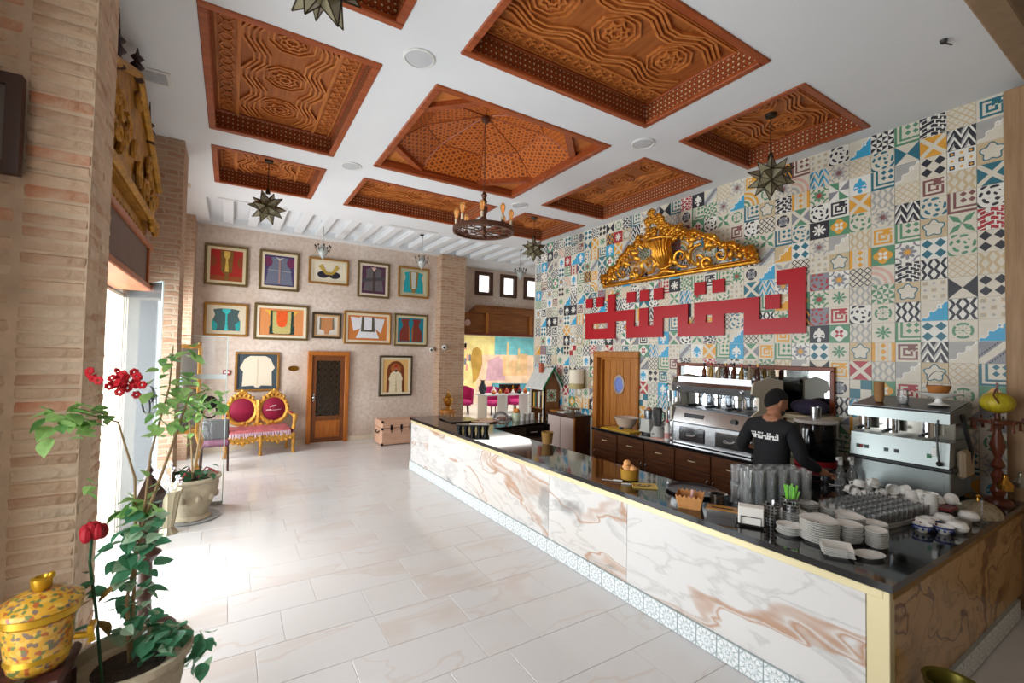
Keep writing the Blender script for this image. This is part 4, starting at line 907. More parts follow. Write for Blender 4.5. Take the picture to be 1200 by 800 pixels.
for i in range(5):
    o = bpy.data.objects.new('coffee_cup', cupm); COL.objects.link(o); o.location = (4.33, 1.19, zt+.001+i*.028); o.rotation_euler = (0, 0, 1.2+i*.3); tag(o, 'white cup, %s from the bottom of the upright stack by the blue bowls' % ORD[i], 'cup', 'upright stack of white cups')
# cutlery cups with holes, green sticks
perf = mat('perforated_steel', (178, 180, 182), .28, .95); tp = perf.node_tree; tcn = tp.nodes.new('ShaderNodeUVMap'); spn = tp.nodes.new('ShaderNodeSeparateXYZ'); tp.links.new(tcn.outputs[0], spn.inputs[0]); uu, vv = E(tp, spn.outputs[0]), E(tp, spn.outputs[1])
hh = hyp((uu*16.).fr()-.5, (vv*6.).fr()-.5).lt(.26); cc = cmix(tp, hh, lin((178, 180, 182)), lin((28, 28, 30))); tp.links.new(cc, tp.nodes['Principled BSDF'].inputs['Base Color'])
def cutlery(x, y_, label, sticks=False):
    t = thing('cutlery_holder', label, 'cutlery holder', (x, y_, zt)); b = MB(); seg = 24; r = .052; h = .13
    b.v = [(r*math.cos(2*PI*k/seg), r*math.sin(2*PI*k/seg), z) for z in (0, h) for k in range(seg)]; b.f = [(k, (k+1) % seg, seg+(k+1) % seg, seg+k) for k in range(seg)]; b.mi = [0]*seg
    b.uv = [p for k in range(seg) for p in ((k/seg, 0), ((k+1)/seg, 0), ((k+1)/seg, 1), (k/seg, 1))]; b.build('perforated_wall', perf, t)
    b = MB(); b.tube([(r*math.cos(2*PI*k/20), r*math.sin(2*PI*k/20), h) for k in range(20)], .003, 6, True); b.lathe([(r, 0), (r, .003)], 20); b.build('rim', steel, t)
    random.seed(int(x*100))
    if sticks:
        gs = mat('green_plastic', (120, 196, 70), .4)
        for i in range(9): a = random.uniform(0, 6); q = MB(); q.tube([(.01*math.cos(a), .01*math.sin(a), .02), (.06*math.cos(a), .06*math.sin(a), .2+random.uniform(-.03, .03))], [.004, .008], 5, flat=.4); q.build('green_stick', gs, t)
    else:
        for i in range(5): a = random.uniform(0, 6); q = MB(); q.tube([(.01*math.cos(a), .01*math.sin(a), .01), (.035*math.cos(a), .035*math.sin(a), .15)], .004, 5); q.build('teaspoon', steel, t)
cutlery(3.15, 1.69, 'perforated steel cutlery cup right beside the napkin holder'); cutlery(3.28, 1.63, 'perforated steel cutlery cup next to the plate stacks'); cutlery(3.42, 1.71, 'steel cup filled with green plastic sticks', True)
# napkin holder
t = thing('napkin_holder', 'wire holder filled with white paper napkins', 'napkin holder', (2.99, 1.74, zt), R(-60))
b = MB(); b.box(-.075, .075, -.045, .045, .018, .13, bev=.004); 
for k in range(7): b.box(-.0755, .0755, -.04+k*.012, -.036+k*.012, .02, .131)
b.build('napkins', mat('paper_white', (236, 232, 224), .85), t)
b = MB()
for s_ in (-1, 1): b.tube([(-.09, s_*.05, .012), (.09, s_*.05, .012)], .003); b.tube([(-.06, s_*.05, .012), (-.06, s_*.052, .07), (.06, s_*.052, .07), (.06, s_*.05, .012)], .003)
for s_ in (-.09, .09): b.tube([(s_, -.05, .012), (s_, .05, .012)], .003); b.tube([(s_, -.05, 0), (s_, -.05, .014)], .003); b.tube([(s_, .05, 0), (s_, .05, .014)], .003)
b.build('wire_frame', iron, t)
# lace basket
lacem = mat('orange_card', (206, 144, 84), .7, var=.12, vs=30)
t = thing('paper_basket', 'orange scalloped card basket holding a pink wafer roll', 'basket', (2.96, 2.19, zt), R(-58)); b = MB(); a, a2, h = .075, .095, .085
for q in range(4):
    b.M = Matrix.Rotation(q*PI/2, 4, 'Z'); pts = [(-a, -a, 0), (a, -a, 0)]; n = 6; tp_ = []
    for k in range(n*2+1): f_ = 1-k/(n*2)*2; tp_.append((a2*f_, -a2, h if k % 2 else h+.018))
    b.add(pts+tp_, [tuple(range(2+len(tp_)))])
b.M = None; b.box(-a, a, -a, a, 0, .003); b.build('scalloped_box', lacem, t, 0)
b = MB(); b.tube([(0, .01, .01), (.02, .03, .115)], .013, 8); b.build('wafer_roll', mat('pink_wafer', (214, 168, 160), .7), t)
b = MB(); 
for k in range(5): b.ball((random.uniform(-.05, .05), random.uniform(-.05, .05), .035), .026, .03, .024, 8, 5)
b.build('pastries', mat('brown_pastry', (140, 84, 40), .8), t)
# rectangular steel containers
t = thing('topping_tray', 'rectangular steel container with an amber lid half open', 'container', (2.99, 1.945, zt), R(-60))
b = MB(); b.box(-.1, .1, -.05, .05, 0, .005); [b.box(*q, .005, .05) for q in ((-.1, .1, -.05, -.046), (-.1, .1, .046, .05), (-.1, -.096, -.05, .05), (.096, .1, -.05, .05))]; b.build('steel_tub', steel, t)
am = mat('amber_plastic', (176, 122, 46), .3); b = MB(); b.box(-.105, .105, -.055, -.02, .05, .056); b.box(-.105, .105, .02, .055, .05, .056); b.box(-.105, -.07, -.02, .02, .05, .056); b.box(.07, .105, -.02, .02, .05, .056); b.build('lid_frame', am, t)
b = MB(); b.box(-.09, .09, -.042, .042, .006, .03); b.build('contents', mat('dark_contents', (40, 38, 30), .5), t)
b = MB(); b.box(-.08, .08, -.04, .04, .0, .03, bev=.006); tag(b.build('amber_box', am, None, 35, (3.12, 1.9, zt)), 'flat amber plastic box behind the steel container', 'box'); bpy.data.objects['amber_box'].rotation_euler = (0, 0, R(-60))
# round black tray, steel cup, fruit pot, dish, knives
lathe_thing('serving_tray', 'round black serving tray on the granite', 'tray', [(.19, 0), (.205, .012), (.21, .022), (.203, .02), (.19, .008), (.0001, .006)], mat('black_tray', (36, 34, 34), .35), (3.3, 2.42, zt), 36)
lathe_thing('steel_cup', 'dark steel cup with wide rim next to the orange basket', 'cup', [(.05, 0), (.052, .09), (.07, .1), (.07, .104), (.048, .098), (.046, .006), (.0001, .005)], mat('smoked_steel', (120, 112, 106), .25, .9), (3.13, 2.08, zt), 22)
t = thing('fruit_pot', 'yellow ochre pot heaped with orange fruit', 'pot', (3.1, 2.93, zt)); b = MB(); b.lathe([(.06, 0), (.075, .01), (.082, .09), (.086, .1), (.078, .098), (.07, .02), (.0001, .016)], 24); b.build('pot', mat('ochre_pot', (176, 130, 44), .45), t)
of = mat('orange_fruit', (232, 168, 104), .5, var=.15, vs=20)
for k, (x, y_, z) in enumerate(((-.03, 0, .1), (.035, .02, .1), (0, -.04, .1), (.0, .03, .14), (.0, .045, .1))): b = MB(); b.ball((x, y_, z), .034, .034, .032, 10, 7); b.build('fruit', of, t)
t = thing('small_dish', 'small square yellow dish with scraps beside the fruit pot', 'dish', (3.05, 2.71, zt), R(-40)); b = MB(); b.box(-.1, .1, -.06, .06, 0, .006); [b.box(*q, .006, .014) for q in ((-.1, .1, -.06, -.055), (-.1, .1, .055, .06), (-.1, -.095, -.055, .055), (.095, .1, -.055, .055))]; b.build('dish', mat('yellow_dish', (206, 176, 96), .4), t)
b = MB(); random.seed(4)
for k in range(9): x, y_ = random.uniform(-.06, .06), random.uniform(-.035, .035); b.box(x-.01, x+.01, y_-.006, y_+.006, .006, .012)
b.build('scraps', mat('scraps', (110, 100, 80), .7), t)
for i, (x, y_, a) in enumerate(((2.95, 2.98, -.9), (2.93, 2.86, -.7))):
    t = thing('table_knife', ('white handled knife by the fruit pot, farther one', 'white handled knife by the fruit pot, nearer one')[i], 'knife', (x, y_, zt), a); b = MB(); b.box(-.1, 0, -.008, .008, 0, .003); b.build('blade', steel, t); b = MB(); b.box(0, .08, -.009, .009, 0, .01, bev=.003); b.build('handle', white_pl, t)
# muffin-tin like black cup rack at the far end
t = thing('black_cup_rack', 'black rack of round wells at the far end of the bar top', 'rack', (2.98, 5.82, zt), R(-28)); b = MB(); b.box(-.24, .24, -.12, .12, .085, .1, bev=.005); b.build('plate', black_pl, t)
for i in range(5):
    for j in range(2): b = MB(); b.lathe([(.03, 0), (.042, .085)], 14, ((i-2)*.094, (j-.5)*.11, 0)); b.build('well', black_pl, t)
b = MB(); b.box(-.05, .2, -.08, .08, .1, .104); b.build('paper', white_pl, t)
# blue and white bowls, sugar pots, small boxes
def bowl(x, y_, label, z=0., s_=1.):
    t = thing('patterned_bowl', label, 'bowl', (x, y_, zt+z)); b = MB(); b.lathe([(.025*s_, 0), (.03*s_, .008), (.05*s_, .04*s_), (.052*s_, .05*s_), (.048*s_, .049*s_), (.028*s_, .012), (.0001, .01)], 20); b.build('bowl', porcelain, t)
    b = MB(); n = 9; bl = mat('cobalt', (52, 70, 140), .3)
    b.lathe([(.0515*s_, .038*s_), (.0535*s_, .05*s_)], 20, cap=False)
    for k in range(n): a = 2*PI*k/n; b.ball((.043*s_*math.cos(a), .043*s_*math.sin(a), .026*s_), .008*s_, .008*s_, .009*s_, 6, 4)
    b.build('blue_pattern', bl, t)
bowl(3.9, 1.115, 'blue and white bowl nearest the small glasses'); bowl(3.98, 1.03, 'blue and white bowl at the counter front edge'); bowl(4.1, 1.13, 'blue and white bowl behind the round pots'); 
def pot(x, y_, label, dots=False, s_=1.):
    t = thing('sugar_pot', label, 'pot', (x, y_, zt)); b = MB(); b.lathe([(.03*s_, 0), (.055*s_, .02*s_), (.06*s_, .04*s_), (.045*s_, .065*s_), (.03*s_, .07*s_), (.026*s_, .068*s_), (.026*s_, .05*s_)], 20); b.build('pot', porcelain, t)
    if dots:
        b = MB(); [b.ball((.057*s_*math.cos(a), .057*s_*math.sin(a), .045*s_), .008, .008, .008, 6, 4) for a in (2.2, 3., 3.8, 4.6)]; b.build('painted_dots', mat('brown_dot', (96, 50, 50), .4), t)
    else: b = MB(); b.ball((0, 0, .068*s_), .024*s_, .024*s_, .008, 10, 5, z0=0); b.build('inner_lid', mat('pale_grey_lid', (190, 186, 176), .4), t)
pot(4.0, 1.13, 'spotted white pot among the blue bowls', True); pot(4.1, .995, 'round white sugar pot at the very front edge of the wing'); pot(4.22, 1.09, 'round white sugar pot behind the glass block'); pot(4.45, 1.02, 'round white sugar pot beside the embossed dome')
b = MB(); b.box(4.2, 4.3, .97, 1.06, zt, zt+.05, bev=.006); tag(b.build('glass_block', mat('smoky_glass', (190, 188, 176), .15, trans=.6)), 'square smoky glass ashtray block between sugar pots', 'ashtray')
t = thing('lacquer_box', 'black lacquer box with dark red top behind the sugar pots', 'box', (4.42, 1.13, zt)); b = MB(); b.box(-.07, .07, -.04, .04, 0, .055, bev=.004); b.build('box', black_pl, t); b = MB(); b.box(-.075, .075, -.045, .045, .055, .075, bev=.006); b.build('lid', mat('dark_red', (110, 30, 32), .4), t)
t = thing('embossed_cloche', 'embossed silver dome cover with a knob near the wing end', 'dome cover', (4.72, 1.03, zt)); b = MB(); b.ball((0, 0, 0), .17, .13, .1, 24, 8, z0=0); b.build('dome', mat('embossed_silver', (176, 164, 140), .35, .8, var=.3, vs=30, bump=.8, bs=60), t)
b = MB(); b.lathe([(.012, .098), (.008, .12), (.016, .13), (.008, .145)], 10); b.build('knob', brass, t)
lathe_thing('bud_vase', 'thin glass bud vase in front of the embossed dome', 'vase', [(.03, 0), (.028, .006), (.006, .02), (.005, .14), (.012, .155), (.006, .15)], tumbler, (4.5, .965, zt), 14)
# turned wooden stand with kettles and a melon
t = thing('turned_stand', 'turned dark wooden stand with small cups and a yellow melon on top', 'stand', (5.24, 1.03, zt)); tw_ = mat('turned_mahogany', (96, 46, 28), .3)
b = MB(); b.lathe([(.09, 0), (.08, .03), (.03, .05), (.05, .1), (.03, .16), (.045, .22), (.02, .27), (.045, .3), (.02, .36), (.05, .46), (.02, .58), (.03, .62), (.11, .64), (.11, .66), (.02, .67), (.015, .74)], 18); b.build('column', tw_, t)
for k in range(8): a = 2*PI*k/8; b = MB(); b.tube([(0, 0, .65), (.1*math.cos(a), .1*math.sin(a), .655), (.16*math.cos(a), .16*math.sin(a), .65), (.17*math.cos(a), .17*math.sin(a), .68)], .008, 6); b.lathe([(.012, .58), (.006, .64)], 8, (.15*math.cos(a), .15*math.sin(a), 0)); b.build('arm', tw_, t)
b = MB(); b.ball((0, 0, .8), .105, .105, .085, 18, 10); b.build('melon', mat('melon_skin', (178, 160, 30), .45, var=.25, vs=16, stretch=(3, 3, .6)), t)
b = MB(); b.tube([(-.1, -.03, .8), (-.108, 0, .86), (-.06, 0, .9), (0, 0, .91)], .006); b.tube([(0, 0, .72), (0, 0, .96)], .008); b.build('skewer', tw_, t)
for k, (a, m_) in enumerate(((3.6, brass), (5.4, mat('pewter', (150, 146, 130), .3, .8)))): b = MB(); c = (.14*math.cos(a), .14*math.sin(a), .2); b.lathe([(.045, -.06), (.05, -.02), (.02, .02), (.015, .05), (.02, .06)], 14, c); b.tube([(c[0]+.02, c[1], .24), (c[0]+.05, c[1], .24), (c[0]+.045, c[1], .18)], .004); b.build('hanging_kettle', m_, t)
lathe_thing('brass_floor_vase', 'dull green brass vase standing on the floor before the wing', 'vase', [(.09, 0), (.1, .02), (.085, .08), (.09, .2), (.1, .3), (.115, .36), (.12, .37), (.1, .365), (.08, .3), (.07, .1), (.0001, .08)], mat('verdigris_brass', (112, 104, 40), .4, .7, var=.3, vs=7), (3.16, .79, 0), 26)
# ------------------------------------------------------------------ framed garments on the end wall
frame_gold = mat('frame_gold', (168, 122, 60), .4, .5, var=.2, vs=20); frame_dark = mat('frame_dark', (70, 56, 40), .45, .2, var=.2, vs=20); frame_bronze = mat('frame_bronze', (120, 100, 62), .4, .5, var=.2, vs=20)
def sym(half): return [(.5+x, y_) for x, y_ in half]+[(.5-x, y_) for x, y_ in reversed(half)]
def ell(cx, cy, rx, ry, n=16, a0=0, a1=2*PI): return [(cx+rx*math.cos(a0+(a1-a0)*k/n), cy+ry*math.sin(a0+(a1-a0)*k/n)) for k in range(n if a1-a0 > 6.2 else n+1)]
def cloth(c, var=.18): return mat('cloth_%d_%d_%d' % c, c, .9, var=var, vs=60)
def framed(x0, x1, z0, z1, fm, mc, bc, shapes, label, fw_=.045, mw=.05, name='framed_garment', cat='framed garment', yw=10.5):
    t = thing(name, label, cat, (x0, yw, z0), group='pictures on the end wall'); W, H = x1-x0, z1-z0; b = MB()
    for q in ((0, W, 0, fw_), (0, W, H-fw_, H), (0, fw_, fw_, H-fw_), (W-fw_, W, fw_, H-fw_)): b.box(q[0], q[1], -.05, -.002, q[2], q[3], bev=.01)
    b.build('frame', fm, t, 0)
    b = MB(); m2 = fw_+mw; b.prism([(fw_, fw_), (W-fw_, fw_), (W-fw_, H-fw_), (fw_, H-fw_)], -.03, -.012, 'y', holes=[[(m2, m2), (W-m2, m2), (W-m2, H-m2), (m2, H-m2)]]); b.build('mat_board', cloth(mc, .03), t, 0)
    b = MB(); b.box(fw_, W-fw_, -.014, -.004, fw_, H-fw_); b.build('backing', cloth(bc, .06), t, 0)
    w_, h_ = W-2*m2, H-2*m2
    for k, (c, pl, nm) in enumerate(shapes): b = MB(); b.prism([(m2+x*w_, m2+y_*h_) for x, y_ in pl], -.017-.0022*k, -.0145-.0022*k, 'y'); b.build(nm, cloth(c), t, 0)
vest = sym([(.07, .97), (.2, .97), (.4, .92), (.34, .7), (.4, .5), (.42, .04), (.0, .04)])
vest_open = lambda s_: [(.5+s_*x, y_) for x, y_ in ((.06, .95), (.38, .95), (.3, .68), (.42, .42), (.42, .04), (.04, .04), (.03, .5), (.1, .8))]
CR, OL = (222, 206, 180), (200, 190, 168)
framed(-.49, .24, 3.22, 4.02, frame_bronze, (216, 198, 160), (168, 44, 34), [((138, 68, 34), ell(.02, .62, .16, .2, 12, -PI/2, PI/2), 'sleeve_opening'), ((138, 68, 34), ell(.98, .62, .16, .2, 12, PI/2, 1.5*PI), 'sleeve_opening'), ((150, 76, 40), [(0, 0), (1, 0), (1, .16), (0, .16)], 'hem'), ((128, 92, 44), sym([(.2, .97), (.17, .3), (.06, .22), (.06, 0)]), 'embroidered_panel'), ((212, 176, 84), sym([(.09, .96), (.09, .8), (.03, .7), (.06, .3)]), 'gold_placket')], 'framed red tunic with gold embroidered placket, upper left of the wall')
framed(.43, 1.17, 3.21, 4.03, frame_bronze, (222, 206, 178), (74, 62, 104), [((112, 116, 134), sym([(.12, .95), (.4, .9), (.36, .6), (.46, .05)]), 'tunic'), ((112, 50, 84), ell(.12, .78, .14, .17), 'sleeve'), ((112, 50, 84), ell(.88, .78, .14, .17), 'sleeve'), ((214, 206, 200), [(.36, .95), (.5, .84), (.64, .95), (.5, .9)], 'collar'), ((160, 128, 126), sym([(.04, .85), (.03, .08)]), 'placket'), ((150, 152, 162), [(.1, .5), (.9, .47), (.9, .5), (.1, .53)], 'stripe')], 'framed grey-violet tunic with white collar, second in the top row')
framed(1.35, 2.18, 3.43, 4.0, frame_gold, (222, 208, 180), (226, 216, 194), [((44, 40, 54), ell(.32, .3, .19, .2), 'cup'), ((44, 40, 54), ell(.68, .3, .19, .2), 'cup'), ((190, 160, 70), [(.16, .75), (.28, .9), (.42, .45), (.34, .4)], 'strap'), ((190, 160, 70), [(.84, .75), (.72, .9), (.58, .45), (.66, .4)], 'strap'), ((170, 140, 62), [(.3, .45), (.7, .45), (.6, .3), (.4, .3)], 'embroidery')], 'framed small black and gold embroidered bodice on cream')
framed(2.37, 3.1, 3.22, 4.04, frame_bronze, (222, 206, 186), (88, 52, 74), [((104, 96, 98), sym([(.12, .95), (.34, .86), (.3, .7), (.42, .1), (.0, .1)]), 'tunic'), ((80, 72, 76), [(.02, .4), (.98, .52), (.98, .64), (.02, .52)], 'sleeve_fold'), ((226, 178, 164), [(.4, .95), (.5, .8), (.6, .95)], 'neckline'), ((78, 62, 54), sym([(.05, .8), (.04, .04)]), 'placket')], 'framed plum and grey tunic with pink neckline')
framed(3.3, 4.07, 3.3, 4.03, frame_gold, (190, 184, 152), (206, 194, 160), [((40, 158, 168), vest, 'waistcoat'), ((150, 120, 60), sym([(.2, .98), (.16, .3), (.05, .04)]), 'braid'), ((196, 200, 190), sym([(.11, .96), (.1, .7), (.07, .22)]), 'opening')], 'framed turquoise waistcoat with wide pale opening, top right')
framed(-.47, .27, 2.23, 2.88, frame_gold, (206, 192, 166), (208, 196, 170), [((70, 92, 92), vest, 'waistcoat'), ((46, 150, 150), [(.08, .5), (.24, .3), (.2, .04), (.08, .04)], 'side_panel'), ((46, 150, 150), [(.92, .5), (.76, .3), (.8, .04), (.92, .04)], 'side_panel'), ((62, 178, 178), sym([(.12, .96), (.13, .86), (.03, .74), (.03, .3), (.06, .05)]), 'front_opening')], 'framed grey and turquoise waistcoat, middle row far left')
framed(.37, 1.38, 2.19, 2.93, frame_bronze, (228, 216, 190), (214, 140, 84), [((230, 176, 74), [(.1, .95), (.42, .9), (.42, .62), (.26, .7)], 'sleeve'), ((230, 176, 74), [(.9, .95), (.58, .9), (.58, .62), (.74, .7)], 'sleeve'), ((36, 62, 52), sym([(.26, .92), (.26, .34), (.28, .34), (.28, .04)]), 'bodice'), ((190, 176, 112), sym([(.21, .9), (.2, .1), (.16, .06)]), 'embroidery'), ((226, 92, 36), sym([(.12, .92), (.12, .5), (.08, .34), (.0, .3)]), 'orange_front')], 'framed orange picture of a green embroidered bodice with yellow sleeves')
framed(1.45, 2.05, 2.25, 2.81, frame_dark, (196, 156, 110), (212, 204, 192), [((190, 130, 84), sym([(.3, .92), (.32, .3), (.12, .22), (.1, .04)]), 'bib'), ((120, 104, 84), [(.18, .92), (.24, .92), (.24, .3), (.16, .3)], 'braid'), ((120, 104, 84), [(.82, .92), (.76, .92), (.76, .3), (.84, .3)], 'braid')], 'small dark framed tan embroidered bib, middle of the wall', mw=.035)
framed(2.1, 3.16, 2.15, 2.89, frame_gold, (226, 208, 178), (204, 124, 60), [((224, 222, 226), [(.06, .94), (.36, .9), (.34, .5), (.14, .36)], 'sleeve'), ((224, 222, 226), [(.94, .9), (.66, .9), (.68, .5), (.84, .3)], 'sleeve'), ((226, 226, 230), sym([(.2, .95), (.2, .45), (.3, .08)]), 'blouse'), ((92, 84, 70), [(.34, .95), (.4, .95), (.4, .42), (.6, .42), (.6, .95), (.66, .95), (.68, .34), (.32, .34)], 'embroidered_band')], 'framed white blouse with dark embroidered band on orange')
framed(3.23, 4.06, 2.13, 2.9, frame_bronze, (206, 196, 160), (28, 128, 146), [((124, 54, 42), vest_open(-1), 'waistcoat_front'), ((124, 54, 42), vest_open(1), 'waistcoat_front'), ((170, 110, 60), [(.42, .7), (.46, .5), (.46, .08), (.43, .08), (.42, .5)], 'braid'), ((170, 110, 60), [(.58, .7), (.54, .5), (.54, .08), (.57, .08), (.58, .5)], 'braid')], 'framed russet waistcoat on bright teal, middle row far right')
framed(.07, .86, 1.14, 1.93, frame_gold, (64, 74, 82), (66, 76, 84), [((222, 208, 186), sym([(.2, .98), (.34, .9), (.47, .62), (.38, .5), (.4, .06), (.1, .08), (.05, .02)]), 'shirt'), ((204, 188, 164), sym([(.015, .9), (.015, .1)]), 'button_band')], 'framed cream shirt on slate grey above the red sofa', mw=.02)
framed(2.91, 3.7, .95, 1.9, frame_dark, (224, 212, 184), (204, 160, 96), [((222, 178, 112), sym([(.48, 1), (.48, 0)]), 'arch_wall'), ((120, 58, 24), sym([(.0, .96), (.16, .93), (.28, .84), (.34, .7), (.36, 0)]), 'arch_recess'), ((168, 96, 44), ell(.5, .72, .2, .16), 'glow'), ((226, 212, 180), sym([(.09, .64), (.2, .58), (.28, .4), (.24, .34), (.26, .0)]), 'robe'), ((196, 176, 138), [(.5, .6), (.56, .0), (.48, .0)], 'robe_fold'), ((176, 118, 84), ell(.5, .7, .055, .075), 'face'), ((48, 34, 28), ell(.5, .655, .05, .035), 'beard'), ((176, 34, 30), [(.44, .76), (.56, .76), (.545, .84), (.455, .84)], 'red_cap')], 'framed painting of a standing figure in white robe under an arch', name='framed_painting', cat='painting')
# small fittings on the end wall
b = MB(); b.prism(ell(1.12, 1.6, .1, .055, 22), 10.485, 10.5, 'y'); tag(b.build('oval_plaque', brass), 'small oval brass plaque between the shirt picture and the door', 'plaque')
b = MB(); b.box(-.13, .0, 10.45, 10.5, 1.47, 1.57, bev=.01); b.box(-.11, -.02, 10.445, 10.45, 1.51, 1.54, mi=1); tag(b.build('fire_alarm', [mat('alarm_red', (150, 40, 40), .5), white_pl]), 'red fire alarm call box left of the shirt picture', 'alarm')
for i, (x, y_, z, lb) in enumerate(((4.2, 10.42, 2.08, 'white security camera on the wall corner'), (4.4, 10.12, 2.14, 'security camera on the brick pier beside the wall corner'))):
    t = thing('security_camera', lb, 'camera', (x, y_, z)); b = MB(); b.lathe([(.05, 0), (.05, .03)], 14); o = b.build('mount', white_pl, t); o.rotation_euler = (R(-90), 0, 0); o.location = (0, .045, 0)
    b = MB(); b.ball((-.05, -.03, -.02), .06, .06, .06, 12, 8); b.build('housing', white_pl, t); b = MB(); b.ball((-.07, -.07, -.03), .03, .03, .03, 10, 6); b.build('lens', black_pl, t)
# grilled door
dr = bpy.data.objects.new('door_2', None); COL.objects.link(dr); dr['kind'] = 'structure'; tag(dr, 'wooden door with a wrought iron grille in the end wall')
x0, x1, H = 1.39, 2.24, 1.97; b = MB(); b.box(x0, x0+.09, 10.42, 10.5, 0, H-.091, bev=.008); b.box(x1-.09, x1, 10.42, 10.5, 0, H-.091, bev=.008); b.box(x0, x1, 10.42, 10.5, H-.09, H, bev=.008); b.build('door_frame', wood('frame_orange_oak', (192, 118, 46), (162, 88, 30), .4, 2), dr, 0)
dw = wood('door_brown', (134, 78, 38), (100, 54, 26), .4, 2); b = MB(); a, c = x0+.09, x1-.09
b.box(a, a+.09, 10.45, 10.49, .02, H-.09); b.box(c-.09, c, 10.45, 10.49, .02, H-.09); b.box(a+.09, c-.09, 10.45, 10.49, H-.2, H-.09); b.box(a+.09, c-.09, 10.45, 10.49, .48, .58); b.box(a+.09, c-.09, 10.45, 10.49, .02, .12); leaf = b.build('door_leaf', dw, dr, 0)
b = MB(); b.box(a+.09, c-.09, 10.455, 10.48, .12, .48); b.box(a+.13, c-.13, 10.445, 10.456, .16, .44, bev=.01); b.build('lower_panel', wood('frame_orange_oak', (192, 118, 46), (162, 88, 30), .4, 2), leaf, 0)
b = MB(); b.box(a+.09, c-.09, 10.485, 10.495, .58, H-.2); b.build('glass_dark', mat('dark_pane', (40, 36, 32), .2), leaf, 0)
b = MB(); gx0, gx1, gz0, gz1 = a+.09, c-.09, .58, H-.2; nx, nz = 4, 9; sx, sz = (gx1-gx0)/nx, (gz1-gz0)/nz
for i in range(nx):
    for j in range(nz):
        cx, cz = gx0+sx*(i+.5), gz0+sz*(j+.5); b.rib([(cx-sx/2, cz), (cx, cz+sz/2), (cx+sx/2, cz), (cx, cz-sz/2)], .009, 10.472, 10.48, 'y', True); b.rib([(cx+.3*sx*math.cos(PI*k/4), cz+.3*sz*math.sin(PI*k/4)) for k in range(8)], .008, 10.472, 10.48, 'y', True)
for i in range(nx+1): b.rib([(gx0+sx*i, gz0), (gx0+sx*i, gz1)], .009, 10.47, 10.478, 'y')
for j in range(nz+1): b.rib([(gx0, gz0+sz*j), (gx1, gz0+sz*j)], .009, 10.47, 10.478, 'y')
b.build('iron_grille', mat('grille_iron', (116, 96, 74), .5, .5), leaf, 0)
b = MB(); b.ball((a+.045, 10.42, .98), .035, .03, .035); b.box(a+.03, a+.06, 10.44, 10.45, .9, 1.06); b.build('door_handle', steel, leaf)

# ------------------------------------------------------------------ gilded double-back sofa
t = thing('gilded_sofa', 'gilded carved two-seat sofa with two round crimson backs', 'sofa', (.5, 9.98, 0), R(4))
crim = mat('crimson_velvet', (132, 8, 48), .75, var=.2, vs=4); gl = mat('gilt_wood', (206, 152, 66), .4, .45, var=.3, vs=20, bump=.3, bs=50)
for s_ in (-1, 1):
    cx = s_*.275; b = MB(); b.tube([(cx+.245*math.cos(a), .24+.02*math.sin(a), .8+.265*math.sin(a)) for a in [2*PI*k/40 for k in range(40)]], .045, 8, True)
    for k in range(22): a = 2*PI*k/22; b.ball((cx+.265*math.cos(a), .205, .8+.285*math.sin(a)), .026, .022, .026, 8, 5)
    o = b.build('back_ring', gl, t)
    b = MB(); b.ball((cx, .245, .8), .225, .07, .245, 24, 12); b.build('back_cushion', crim, t)
    b = MB()
    for k, (dx, dz, r_) in enumerate(((0, .345, .05), (-.06, .325, .04), (.06, .325, .04), (-.12, .29, .035), (.12, .29, .035), (0, .385, .03), (-.18, .25, .032), (.18, .25, .032))): b.ball((cx+dx, .215, .8+dz), r_, .03, r_*.9, 8, 6)
    b.tube([(cx-.1, .2, 1.1), (cx-.05, .19, 1.16), (cx, .19, 1.13), (cx+.05, .19, 1.16), (cx+.1, .2, 1.1)], .014, 6); b.build('crest', gl, t)
    if s_ == 1:
        wht = mat('pale_thread', (232, 196, 196), .7); b = MB(); b.tube([(cx-.08, .17, .84), (cx-.02, .168, .88), (cx+.04, .168, .89), (cx-.03, .17, .85)], .006, 5); b.tube([(cx-.14, .175, .79), (cx-.05, .168, .795)], .01, 5); b.tube([(cx-.05, .168, .785), (cx+.05, .17, .79), (cx+.13, .175, .8)], .004, 5); b.build('embroidery', wht, t)
    b = MB(); ax_ = s_*.56; b.tube([(ax_, .22, .74), (ax_*1.02, .1, .72), (ax_*1.03, -.1, .71), (ax_*1.04, -.2, .7), (ax_*1.05, -.25, .66), (ax_*1.03, -.24, .56), (ax_*1., -.26, .45)], [.03, .03, .032, .04, .045, .03, .035], 8); b.ball((ax_*1.05, -.24, .7), .05, .05, .045, 10, 6); b.build('arm', gl, t)
    b = MB(); b.box(ax_-.03, ax_+.03, -.12, .12, .735, .76, bev=.012); b.build('arm_pad', crim, t)
b = MB(); b.tube([(0, .22, .5), (0, .2, .75), (0, .22, 1.0)], [.05, .035, .05], 8)
for k in range(9): b.ball(((k-4)*.06, .19, .52+.035*math.cos((k-4)*1.57)), .04, .03, .035, 8, 5)
b.build('back_centre', gl, t)
b = MB(); b.box(-.56, .56, -.27, .22, .36, .47, bev=.04); b.build('seat', crim, t)
b = MB(); pts = [(-.58, .38)]+[(-.58+1.16*k/24, .31-.07*abs(math.sin(2*PI*k/24)) - (.05 if k in (6, 18) else 0)) for k in range(25)]+[(.58, .38)]; b.prism(pts, -.29, -.255, 'y')
for k in range(14): b.ball((-.52+.08*k, -.292, .3-.05*abs(math.sin(2*PI*(k+.5)/14))), .03, .018, .026, 8, 5)
b.build('apron', gl, t)
